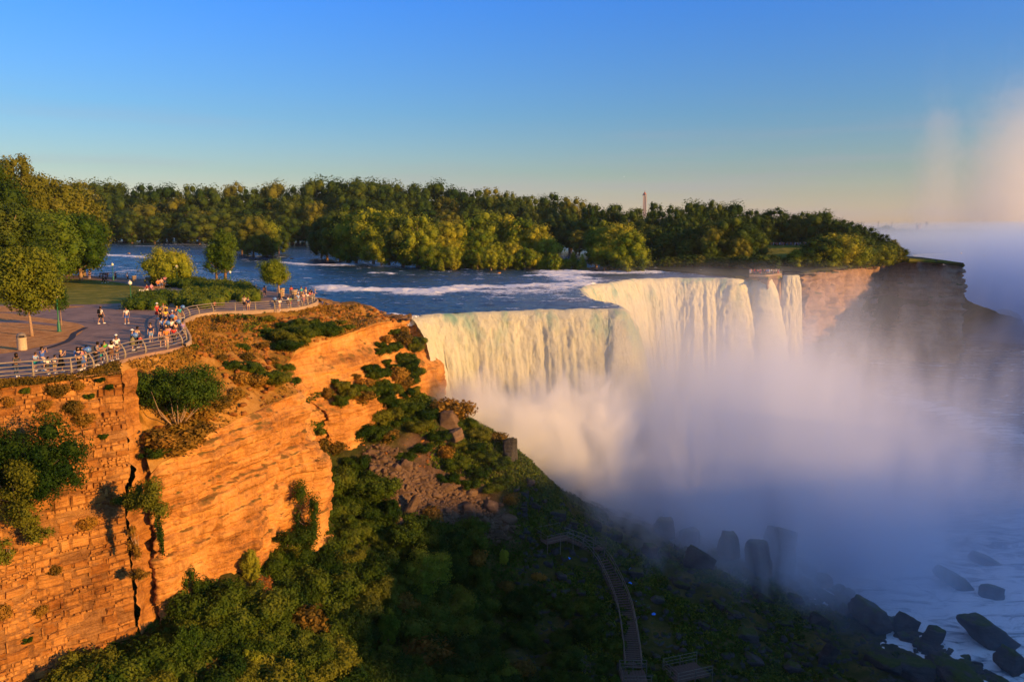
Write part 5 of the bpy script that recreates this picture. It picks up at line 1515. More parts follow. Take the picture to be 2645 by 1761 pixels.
def rock_mesh(name, seed, mat, sub=2, planes=9, rough=0.05, round_=0.0):
    r = np.random.default_rng(seed)
    D, F_ = icosph(sub)
    N = r.normal(size=(planes, 3)); N /= np.linalg.norm(N, axis=1)[:, None]
    N = np.vstack([N, [[0, 0, 1], [1, 0, .1], [-1, .1, 0], [0, 1, 0.1], [.1, -1, 0], [0, 0, -1]]]); N /= np.linalg.norm(N, axis=1)[:, None]
    dist = r.uniform(0.62, 1.0, len(N))
    dots = np.maximum(D @ N.T, 1e-3)
    rad = np.minimum((dist / dots).min(1), 1.35)
    rad = rad * (1 - round_) + round_ * 0.9
    rad = rad * (1 + rough * fbm(D[:, 0] * 3, D[:, 1] * 3, D[:, 2] * 3, seed=seed, octaves=3))
    return mesh_np(name, D * rad[:, None], F_, [mat])
SCM = [rock_mesh("rock", 700 + i, M['scree'], 2, 7) for i in range(9)]
SCS = [rock_mesh("rock", 720 + i, M['scree'], 1, 7) for i in range(5)]
PALE = [rock_mesh("rock", 740 + i, M['wall_stone'], 1, 6) for i in range(5)]
SCREE_MARKS = [("the top of the scree", 980, 1160), ("the left edge of the scree", 985, 1280), ("the middle of the scree", 1110, 1290), ("the right edge of the scree", 1260, 1330), ("the lower edge of the scree", 1150, 1385), ("the bushes above the scree", 1120, 1220), ("the tall standing slab on the scree", 1060, 1310)]
pts = []
r = random.Random(99)
for k in range(30000):
    u, v = r.uniform(920, 1340), r.uniform(1140, 1400)
    if not inside_px(SCREE_PX, u, v): continue
    s = r.choice([5, 6, 7, 8, 9, 11, 14, 18])
    if any((u - a) ** 2 + (v - b) ** 2 < (0.62 * (s + c)) ** 2 for a, b, c in pts): continue
    pts.append((u, v, s))
pts.sort(key=lambda t: -t[2])
for u, v, s in pts[:230]:
    p = on_talus(u, v); q = s / ppm(p)
    o = obj("scree_rock", r.choice(SCM), None, (p[0], p[1], p[2] + q * 0.35), (r.uniform(-.7, .7), r.uniform(-.7, .7), r.uniform(0, 6.28)), (q * r.uniform(1.0, 1.9), q * r.uniform(.7, 1.1), q * r.uniform(.5, .9)))
    tag(o, None, "rock", "rocks of the scree"); by_landmark(o, "angular brown rock", SCREE_MARKS)
def rock_heap(name, pts, protos, seed):
    r = random.Random(seed); V, F_ = [], []
    arr = [(np.array([tuple(v.co) for v in m.vertices]), np.array([tuple(f.vertices) for f in m.polygons])) for m in protos]
    nb = 0
    for (p, q) in pts:
        v, f = arr[r.randrange(len(arr))]
        Rm = np.array(Matrix.Rotation(r.uniform(0, 6.28), 3, 'Z') @ Matrix.Rotation(r.uniform(-.7, .7), 3, 'X'))
        w = (v * np.array([q * r.uniform(.9, 1.7), q, q * r.uniform(.5, .9)])) @ Rm.T + np.array(p)
        V.append(w); F_.append(f + nb); nb += len(w)
    me = mesh_np(name, np.vstack(V), np.vstack(F_), [protos[0].materials[0]])
    return tag(obj(name, me), kind='stuff')
small = []
while len(small) < 4200:
    u, v = r.uniform(900, 1350), r.uniform(1130, 1410)
    if inside_px(SCREE_PX, u + r.uniform(-20, 20), v + r.uniform(-15, 15)):
        p = on_talus(u, v); small.append(((p[0], p[1], p[2] + 0.05), r.uniform(2.5, 7) / ppm(p)))
rock_heap("scree_rubble", small, SCS, 3)
small = []
for k in range(380):
    u, v = r.gauss(700, 28), r.gauss(1528, 22); p = on_talus(u, v); small.append(((p[0], p[1], p[2] + 0.05), r.uniform(3, 8) / ppm(p)))
for (cu, cv, n) in [(1010, 990, 10), (920, 1130, 18), (1090, 1150, 60), (1120, 1180, 60), (1075, 1110, 30), (860, 1450, 8), (905, 1470, 8), (600, 1560, 10), (1150, 1210, 30), (980, 1170, 20)]:
    for k in range(n):
        p = on_talus(r.gauss(cu, 22), r.gauss(cv, 15)); small.append(((p[0], p[1], p[2] + 0.03), r.uniform(2, 6) / ppm(p)))
rock_heap("pale_rubble", small, PALE, 4)

BOUL = [rock_mesh("boulder", 760 + i, M['boulder'], 3, 8, 0.07) for i in range(6)]
BRN = [rock_mesh("boulder", 780 + i, M['scree'], 3, 8, 0.07) for i in range(3)]
def boulder(u, v, w, h, label, seed, tilt=0.0, depth=None, brown=False, z=None, dv=0, sink=0.25, group="boulders along the foot of the slope", cat="boulder"):
    """u, v: middle of its foot; w, h: size in photo pixels."""
    p = at(u, v, z=z) if z is not None else on_talus(u, v)
    k = 1 / ppm(p)
    me = (BRN if brown else BOUL)[seed % (3 if brown else 6)]
    W, H_ = w * k, h * k
    o = obj("boulder", me, None, (p[0], p[1] + (depth or W) * 0.2, p[2] + H_ * (0.5 - sink * 0.5)), (0, tilt, seed * 0.9 if abs(tilt) < .01 else 0.0), (W * 0.56, (depth or W * 0.8) * 0.56, H_ * 0.62))
    return tag(o, label, cat, group)
boulder(1318, 1205, 42, 78, "square dark rock standing at the mist edge above the handrail beam", 1)
boulder(1160, 1112, 62, 52, "reddish boulder with a bush on top beside the near fall", 0, brown=True)
boulder(1180, 1140, 42, 36, "smaller reddish slab under the reddish boulder", 1, brown=True)
boulder(1058, 1345, 34, 70, "tall pale slab standing upright in the scree", 2, tilt=0.5, brown=True)
boulder(1040, 1410, 40, 90, "long brown slab leaning at the scree's lower left", 0, tilt=-0.35, brown=True)
boulder(1145, 1410, 58, 40, "flat brown slab at the bottom of the scree", 1, tilt=0.5, brown=True)
boulder(1210, 1335, 50, 36, "biggest brown block in the middle of the scree", 2, brown=True)
boulder(1050, 1220, 46, 30, "grey-brown slab tilted near the head of the scree", 0, tilt=0.6, brown=True)
boulder(1150, 1280, 30, 40, "dark leaning slab right of the scree's middle", 1, tilt=0.5, brown=True)
boulder(2012, 1486, 84, 132, "tall pillar rock in the mist with squared shoulders", 3, depth=3.5)
boulder(1962, 1484, 66, 108, "pillar rock joined to the tallest one on its inner side", 5, depth=3.0)
boulder(1885, 1450, 70, 80, "cone-shaped rock fading into the mist beside the twin pillars", 2)
boulder(1790, 1412, 54, 50, "hazy rounded rock behind the cone-shaped one", 4)
boulder(1715, 1385, 60, 50, "dim low rock half lost in the mist", 0)
boulder(1810, 1470, 84, 46, "dark sloping slab in front of the cone-shaped rock", 1, tilt=0.45)
boulder(1680, 1440, 44, 36, "mossy block below the dim low rock", 3, tilt=0.3)
boulder(1590, 1400, 44, 32, "mossy green block beside the upper stairs", 5, tilt=0.3)
boulder(2085, 1480, 58, 30, "dark slab lying in the white wash", 0, tilt=0.55, z=LOW_Z + 0.3)
boulder(2130, 1515, 60, 32, "rounded wet rock among the small cascades", 2, z=LOW_Z + 0.2)
boulder(2175, 1560, 62, 44, "grey block at the head of the shore boulders", 4)
boulder(2262, 1632, 120, 60, "huge sloping boulder on the shore with a mossy flank", 2, tilt=0.5, depth=5)
boulder(2345, 1635, 62, 46, "wet black boulder beside the huge sloping one", 1, tilt=0.4, z=LOW_Z)
boulder(2415, 1672, 52, 56, "dark boulder between two white chutes", 3, tilt=0.35, z=LOW_Z)
boulder(2560, 1672, 150, 66, "very long dark slab slanting down into the rapids", 0, tilt=0.62, z=LOW_Z, depth=5)
boulder(2480, 1768, 120, 46, "broad flat-topped boulder at the water's edge", 5, depth=6, tilt=0.15)
boulder(2300, 1735, 70, 36, "black jagged rocks under the huge sloping boulder", 4, depth=4)
boulder(2620, 1745, 80, 60, "small black boulder in the corner of the rapids", 2, tilt=0.5, z=LOW_Z)
boulder(2380, 1760, 90, 44, "mossy rock slope at the lower edge of the shore", 1, depth=5)
boulder(2480, 1520, 110, 34, "faint large rock seen through the mist in the rapids", 2, tilt=0.45, z=LOW_Z, sink=0.6)
boulder(2565, 1545, 60, 36, "faint rounded rock out in the foaming water", 3, z=LOW_Z, sink=0.6)
boulder(2545, 1455, 80, 24, "misty slab breaking the foam upstream", 4, tilt=0.4, z=LOW_Z, sink=0.6)
for i, (u, v, w, h) in enumerate([(1930, 1660, 70, 30), (2140, 1720, 40, 60), (1900, 1600, 46, 18), (1860, 1570, 40, 16), (2030, 1620, 34, 16), (1760, 1520, 60, 24), (1700, 1560, 40, 18), (1980, 1560, 50, 18), (2060, 1560, 46, 20), (1820, 1630, 30, 20), (1640, 1490, 40, 22), (1950, 1720, 60, 26), (2050, 1740, 50, 24), (2120, 1620, 54, 30), (1540, 1370, 40, 22), (1610, 1440, 30, 20), (1440, 1340, 40, 24), (1480, 1360, 30, 20),
                                  (1350, 1290, 36, 26), (1380, 1320, 34, 22), (1370, 1260, 30, 24), (1300, 1440, 24, 16), (1450, 1500, 26, 18), (1500, 1540, 30, 20), (1490, 1590, 34, 22), (1450, 1640, 24, 16), (1480, 1700, 40, 24), (1500, 1720, 26, 18), (1340, 1480, 24, 18)]):
    o = boulder(u, v, w, h, None, i, tilt=0.45 if i % 2 else 0.2, group="mossy slabs on the shaded slope")
    by_landmark(o, "mossy slab on the shaded slope", [("the twin pillar rocks", 1990, 1450), ("the lower stairs", 1650, 1640), ("the upper stair landing", 1430, 1400), ("the huge sloping boulder", 2260, 1600), ("the cone-shaped rock", 1880, 1440), ("the square rock at the mist edge", 1318, 1190), ("the lower end of the shaded slope", 2000, 1740)])
small = []
for k in range(5200):
    u, v = r.uniform(1330, 2560), r.uniform(1240, 1790)
    vmin = np.interp(u, [1330, 1400, 1560, 1700, 1850, 1960, 2100, 2200, 2350, 2560], [1240, 1262, 1345, 1400, 1450, 1510, 1540, 1600, 1670, 1790])
    if v < vmin: continue
    p = on_talus(u, v)
    if p[2] > LOW_Z: small.append(((p[0], p[1], p[2]), r.choice([3, 4, 5, 6, 8, 11]) / ppm(p)))
rock_heap("slope_rubble", small, [rock_mesh("rock", 790 + i, M['boulder'], 1, 7) for i in range(4)], 5)

small = []
for k in range(900):
    t_ = r.random(); u = 1880 + 720 * t_; v = float(np.interp(u, [1880, 2000, 2100, 2200, 2350, 2450, 2600], [1455, 1492, 1520, 1570, 1632, 1700, 1785])) + r.gauss(0, 13)
    p = at(u, v, z=LOW_Z); z = max(LOW_Z - 0.1, float(talus_z(np.array([p[0]]), np.array([p[1]]))[0])); small.append(((p[0], p[1], z), r.choice([4, 5, 7, 9, 12, 18]) / ppm(p)))
rock_heap("shore_rubble", small, [rock_mesh("rock", 810 + i, M['boulder'], 2, 8) for i in range(4)], 7)
small = []
for k in range(1500):
    q_ = SLOPE[r.randrange(2, 190), r.randrange(4, 59)]; small.append((tuple(q_ + np.array([r.gauss(0, .2), r.gauss(0, .2), 0.02])), r.choice([.06, .08, .12, .2, .3])))
rock_heap("slope_stones", small, PALE, 8)

# ground cover on the slopes: grass blades and low leaves
def cover(name, n, pick, size, mat, seed, lift=0.06):
    r = np.random.default_rng(seed); Ps = pick(n, r)
    n = len(Ps)
    a = r.uniform(0, 6.28, n); s = size * r.uniform(0.5, 1.4, n); h = s * r.uniform(0.6, 1.6, n)
    dx, dy = np.cos(a) * s, np.sin(a) * s
    tx, ty = r.normal(size=n) * s * .6, r.normal(size=n) * s * .6
    P = np.array(Ps)
    V = np.stack([P + np.stack([-dx, -dy, 0 * s], 1), P + np.stack([dx, dy, 0 * s], 1), P + np.stack([dx * .4 + tx, dy * .4 + ty, h], 1), P + np.stack([-dx * .4 + tx, -dy * .4 + ty, h], 1)], 1)
    return tag(obj(name, mesh_np(name, V.reshape(-1, 3), np.arange(n * 4).reshape(n, 4), [mat])), kind='stuff')
def pick_talus(x0, x1, y0, y1, cond=None, clump=0.25):
    def f(n, r):
        x = r.uniform(x0, x1, n * 3); y = r.uniform(y0, y1, n * 3); z = talus_z(x, y)
        m = (fbm(x * 0.25, y * 0.25, seed=55, octaves=3) > -clump) & (z > LOW_Z + 0.6)
        dep = y * CP - (z - CAMZ) * SP; u = PW / 2 + FPX * x / dep; v = PH / 2 - FPX * (y * SP + (z - CAMZ) * CP) / dep
        m &= (u > -60) & (u < 2700) & (v < 1800)
        if cond is not None: m &= cond(u, v)
        return np.stack([x, y, z], 1)[m][:n]
    return f
scree_c = lambda u, v: ~((u > 950) & (u < 1320) & (v > 1165) & (v < 1390) & (v > 1165 + (u - 1000) * 0.35))
cover("slope_undergrowth", 70000, pick_talus(-30, 60, 50, 118, scree_c, 0.1), 0.17, M['leaf_scrub'], 61)
cover("brink_grass", 26000, pick_talus(-16, 6, 92, 116, scree_c, 0.4), 0.16, M['leaf_hedge'], 62)
cover("shore_moss_tufts", 30000, pick_talus(5, 62, 62, 104, None, -0.05), 0.13, M['leaf_hedge'], 63)
def pick_slope(n, r):
    A = SLOPE; i = r.integers(0, A.shape[0] - 1, n * 2); j = (r.beta(1.1, 1.3, n * 2) * (A.shape[1] - 1)).astype(int)
    P = A[i, j] + r.normal(size=(n * 2, 3)) * [0.25, 0.25, 0.01]
    return P[fbm(P[:, 0] * 0.2, P[:, 1] * 0.2, seed=66, octaves=3) > -0.05][:n]
cover("slope_dry_grass", 24000, pick_slope, 0.10, M['leaf_dry'], 64)
def pick_slope2(n, r):
    P = pick_slope(n * 2, r); return P[(fbm(P[:, 0] * 0.15 + 9, P[:, 1] * 0.15, seed=67, octaves=3) > 0.15) & (P[:, 1] > 76)][:n]
cover("slope_green_grass", 12000, pick_slope2, 0.12, M['leaf_hedge'], 65)
def pick_verge(n, r):
    i = r.integers(0, 89, n); j = r.integers(0, 12, n); return GB_[i, j] + r.normal(size=(n, 3)) * [.12, .12, .01]
cover("verge_weeds", 5000, pick_verge, 0.08, M['leaf_dry'], 68)

# ------------------------------------------------------------------ promenade railing
M['rail'] = flat("brushed_rail", (0.30, 0.235, 0.18), 0.5, 0.1, 0.4, 0.3)
M['post'] = flat("grey_post", (0.24, 0.19, 0.14), 0.6, 0.1, 0.3, 0.1)
rail_th = thing("promenade_railing", "curved steel railing with four rails following the cliff edge of the promenade", "railing")
RP = smooth_line(resample(RAIL, 900), 6)
RT = np.gradient(RP[:, :2], axis=0); RT /= np.linalg.norm(RT, axis=1)[:, None]
RN = np.stack([RT[:, 1], -RT[:, 0]], 1)            # outwards, over the gorge
if RN[100] @ np.array([0.5, -1]) < 0: RN = -RN
def bow(h): return 0.10 * math.sin(math.pi * min(1, h / 1.05)) - 0.26 * (h / 1.1) ** 2
RIN = 0.28
def rpt(i, h): return (RP[i, 0] + RN[i, 0] * (bow(h) - RIN), RP[i, 1] + RN[i, 1] * (bow(h) - RIN), h)
slen = np.concatenate([[0], np.cumsum(np.linalg.norm(np.diff(RP[:, :2], axis=0), axis=1))])
ppos = []
t_ = 0.6
while t_ < slen[-1] - 0.2:
    ppos.append(int(np.searchsorted(slen, t_))); t_ += 2.45
for i in ppos:
    mb = MB()
    P = [rpt(i, h) for h in (0.0, 0.2, 0.4, 0.6, 0.8, 0.98, 1.10)]
    mb.tube(P, [0.085, 0.082, 0.078, 0.072, 0.066, 0.060, 0.052], 4)
    mb.box((P[0][0], P[0][1], 0.16), (0.22, 0.22, 0.05), math.atan2(RN[i, 1], RN[i, 0]))
    obj("post", mb.mesh("post", [M['post']]), rail_th)
for h, rad in ((1.10, 0.056), (0.82, 0.036), (0.55, 0.036), (0.28, 0.036)):
    V, F_ = tube_arrays([rpt(i, h) for i in range(0, 900, 3)], rad, 6)
    mb = MB(); mb.add(V, F_); obj("rail", mb.mesh("rail", [M['rail']], True), rail_th)
# railing along the river path
rf = thing("river_fence", "dark low fence along the river path behind the lawn", "fence")
FP = resample([at(u, v, z=0) for u, v in [(-200, 708), (100, 711), (200, 713), (300, 718), (400, 725), (520, 734), (620, 744), (700, 756), (765, 764)]], 60)
for i in range(0, 60, 2):
    mb = MB(); mb.tube([(FP[i][0], FP[i][1], 0), (FP[i][0], FP[i][1], 1.05)], 0.05, 5); obj("post", mb.mesh("post", [M['post']]), rf)
for h in (1.0, 0.6, 0.3):
    mb = MB(); mb.tube([(p[0], p[1], h) for p in FP], 0.035, 4); obj("rail", mb.mesh("rail", [M['post']]), rf)

# ------------------------------------------------------------------ lamps, bins, viewers, benches
M['green'] = flat("green_paint", (0.012, 0.14, 0.065), 0.45, 0.1, 0.5)
M['globe'] = flat("milk_glass_globe", (0.80, 0.74, 0.60), 0.35, 0.02, 0.5)
M['steel'] = flat("viewer_steel", (0.45, 0.47, 0.50), 0.3, 0.1, 0.6, 0.8)
M['blue'] = flat("blue_enamel", (0.10, 0.22, 0.50), 0.3, 0.1, 0.6)
M['cream'] = flat("cream_concrete", (0.55, 0.42, 0.28), 0.9, 0.15)
M['dark'] = flat("dark_metal", (0.035, 0.03, 0.03), 0.5, 0.2)
M['wood'] = flat("bench_wood", (0.16, 0.08, 0.045), 0.8, 0.3)
mb = MB(); mb.lathe([(0.24, 0), (0.24, 0.10), (0.17, 0.22), (0.15, 0.95), (0.11, 1.05), (0.075, 1.15), (0.055, 3.45), (0.11, 3.52), (0.11, 3.60)], 10)
lamp_post = mb.mesh("post", [M['green']], True)
mb = MB(); mb.lathe([(0.10, 3.60), (0.22, 3.68), (0.29, 3.82), (0.30, 3.92), (0.27, 4.05), (0.17, 4.16), (0.03, 4.20)], 14)
lamp_globe = mb.mesh("globe", [M['globe']], True)
mb = MB(); mb.lathe([(0.05, 4.19), (0.07, 4.24), (0.02, 4.36)], 8); lamp_fin = mb.mesh("finial", [M['globe']], True)
for u, v, vt, lab in [(153, 857, 752, "nearest green lamp post with white globe on the mulch bed"), (340, 796, 724, "green globe lamp post rising out of the evergreen bed"),
                      (293, 724, 679, "green globe lamp post on the river path seen above the lawn"), (459, 740, 683, "globe lamp showing through the crown of the low olive tree"),
                      (596, 742, 699, "slim globe lamp post beside the tall thin tree"), (88, 738, 697, "globe lamp half hidden under the dark grove at the path")]:
    p = at(u, v, z=0); H = at(u, vt, y=p[1])[2]
    o = thing("globe_lamp", lab, "lamp", (p[0], p[1], 0), 0, "globe lamps of the promenade", (H / 4.3,) * 3)
    obj("post", lamp_post, o); obj("globe", lamp_globe, o); obj("finial", lamp_fin, o)

p = at(58, 904, z=0)
o = thing("trash_can", "round-topped concrete trash can on the mulch edge near the railing", "trash can", (p[0], p[1], 0), 0.4)
mb = MB(); mb.lathe([(0.36, 0), (0.38, 0.1), (0.38, 1.0), (0.40, 1.02), (0.40, 1.08)], 16); obj("body", mb.mesh("body", [M['cream']], True), o)
mb = MB(); mb.lathe([(0.40, 1.08), (0.38, 1.25), (0.28, 1.42), (0.10, 1.50), (0.02, 1.50)], 16); obj("dome", mb.mesh("dome", [M['post']], True), o)
mb = MB(); mb.box((0.1, -0.36, 1.2), (0.36, 0.14, 0.17)); obj("opening", mb.mesh("opening", [M['dark']]), o)
def striped_bin(u, v, h, lab):
    p = at(u, v, z=0); o = thing("slatted_bin", lab, "trash can", (p[0], p[1], 0), 0.2, "striped bins on the promenade", (h / 1.15,) * 3)
    mb = MB(); mb.lathe([(0.30, 0), (0.40, 1.0), (0.36, 1.02)], 12); obj("liner", mb.mesh("liner", [M['wood']], True), o)
    for k in range(5):
        z = 0.08 + k * 0.22; rr = 0.32 + 0.10 * z
        mb = MB(); mb.lathe([(rr, z), (rr + .05, z + .02), (rr + .06, z + .11), (rr, z + .13)], 12); obj("band", mb.mesh("band", [M['cream']]), o)
striped_bin(727, 766, 1.35, "striped cream bin at the foot of the small bright tree")
striped_bin(760, 771, 1.35, "striped cream bin among the crowd at the promenade tip")
striped_bin(347, 726, 1.1, "cream banded bin on the river path near the fence")
def viewer(u, v, rz, lab, s=1.0):
    p = at(u, v, z=0); o = thing("coin_viewer", lab, "viewer", (p[0], p[1], 0), rz, "coin-operated viewers by the railing", (s,) * 3)
    mb = MB(); mb.lathe([(0.20, 0), (0.20, 0.05), (0.07, 0.12), (0.06, 1.15), (0.10, 1.2)], 10); obj("stand", mb.mesh("stand", [M['dark']], True), o)
    mb = MB(); mb.lathe([(0.05, 1.18), (0.20, 1.27), (0.24, 1.42), (0.18, 1.56), (0.05, 1.61)], 12); mb.tube([(0.1, 0.12, 1.44), (0.1, 0.34, 1.44)], 0.055, 8); mb.tube([(-0.1, 0.12, 1.44), (-0.1, 0.34, 1.44)], 0.055, 8)
    obj("head", mb.mesh("head", [M['blue']], True), o)
    mb = MB(); mb.box((0, -0.2, 1.4), (0.2, 0.05, 0.14)); obj("coin_box", mb.mesh("coin_box", [M['steel']]), o)
viewer(230, 951, 2.6, "blue-topped coin viewer between the first knots of people at the rail")
viewer(352, 908, 2.8, "coin viewer beside the woman in the olive dress")
viewer(436, 872, 3.2, "coin viewer in the thick of the crowd at the bend")
viewer(447, 852, 3.4, "coin viewer behind the crowd at the bend")
viewer(463, 868, 3.0, "coin viewer beside the purple shirt at the bend")
viewer(474, 824, 3.0, "coin viewer where the inner railing curve begins")
viewer(711, 800, 2.6, "small coin viewer by the long stretch of far railing", 1.0)
def bench(u, v, rz, lab, L_=1.9):
    p = at(u, v, z=0); o = thing("park_bench", lab, "bench", (p[0], p[1], 0), rz, "park benches")
    for k in range(3):
        mb = MB(); mb.box((0, -0.16 + k * 0.16, 0.45), (L_, 0.13, 0.04)); obj("seat_slat", mb.mesh("seat_slat", [M['wood']]), o)
    for k in range(2):
        mb = MB(); mb.box((0, 0.30, 0.62 + k * 0.18), (L_, 0.04, 0.14)); obj("back_slat", mb.mesh("back_slat", [M['wood']]), o)
    for s in (-1, 1):
        mb = MB(); mb.box((s * L_ * 0.42, 0.0, 0.22), (0.07, 0.5, 0.44)); mb.box((s * L_ * 0.42, 0.28, 0.6), (0.07, 0.05, 0.5)); obj("leg", mb.mesh("leg", [M['dark']]), o)
bench(386, 764, 0.35, "bench nearest the evergreen bed with seated visitors in red")
bench(412, 753, 0.75, "bench at the corner of the grey paving with a visitor in orange")
bench(428, 743, 1.0, "bench beside the dark clipped hedge")
bench(388, 729, -0.2, "pale bench by the river fence", 2.6)
bench(268, 716, 0.1, "dark bench on the river path left of the lamp")
p = at(368, 772, z=0); o = thing("info_board", "small pale information board at the edge of the evergreen bed", "sign", (p[0], p[1], 0), 0.2)
mb = MB(); mb.tube([(0, 0, 0), (0, 0, 1.0)], 0.04, 6); obj("post", mb.mesh("post", [M['dark']]), o)
mb = MB(); mb.box((0, -0.06, 1.15), (0.75, 0.06, 0.5)); obj("panel", mb.mesh("panel", [M['globe']]), o)

# ------------------------------------------------------------------ people
SKIN = [flat("skin_light", (0.52, 0.30, 0.20), 0.6, 0.04), flat("skin_tan", (0.40, 0.21, 0.13), 0.6, 0.04), flat("skin_brown", (0.24, 0.12, 0.075), 0.6, 0.04)]
CLO = {}
def cloth(name, c):
    if name not in CLO: CLO[name] = flat("cloth_" + name, c, 0.9, 0.10, 0.1)
    return CLO[name]
COLS = {'white': (0.72, 0.70, 0.66), 'grey': (0.20, 0.20, 0.20), 'dark_grey': (0.07, 0.07, 0.075), 'black': (0.018, 0.018, 0.020), 'blue': (0.06, 0.14, 0.50), 'light_blue': (0.26, 0.40, 0.66), 'navy': (0.02, 0.03, 0.10),
        'jeans': (0.06, 0.09, 0.16), 'red': (0.52, 0.04, 0.03), 'pink': (0.62, 0.22, 0.30), 'peach': (0.70, 0.38, 0.26), 'orange': (0.70, 0.22, 0.04), 'yellow': (0.68, 0.46, 0.05), 'green': (0.10, 0.42, 0.05), 'teal': (0.02, 0.34, 0.34),
        'olive': (0.22, 0.20, 0.10), 'khaki': (0.34, 0.25, 0.14), 'beige': (0.50, 0.38, 0.26), 'purple': (0.28, 0.20, 0.42), 'brown': (0.14, 0.07, 0.04), 'blond': (0.55, 0.33, 0.10), 'hair_dark': (0.02, 0.014, 0.01), 'hair_brown': (0.08, 0.04, 0.02), 'red_hair': (0.30, 0.07, 0.02)}

def skin_mesh(name, J, E, root=0, sub=1):
    """J: {key: (x, y, z, radius)}; E: edges. A single skinned body."""
    keys = list(J); me = bpy.data.meshes.new(name + "_rig")
    me.from_pydata([J[k][:3] for k in keys], [(keys.index(a), keys.index(b)) for a, b in E], [])
    o = bpy.data.objects.new(name + "_rig", me); COL.objects.link(o)
    mod = o.modifiers.new("s", 'SKIN'); mod.use_smooth_shade = True; mod.branch_smoothing = 0.6
    sk = me.skin_vertices[0].data
    for i, k in enumerate(keys):
        r_ = J[k][3]; sk[i].radius = (r_, r_) if not isinstance(r_, tuple) else r_
        sk[i].use_root = (i == root)
    if sub:
        m2 = o.modifiers.new("d", 'SUBSURF'); m2.levels = sub; m2.render_levels = sub
    bpy.context.view_layer.update()
    dg = bpy.context.evaluated_depsgraph_get()
    out = bpy.data.meshes.new_from_object(o.evaluated_get(dg)); out.name = name
    bpy.data.objects.remove(o); bpy.data.meshes.remove(me)
    out.polygons.foreach_set("use_smooth", [True] * len(out.polygons))
    return out

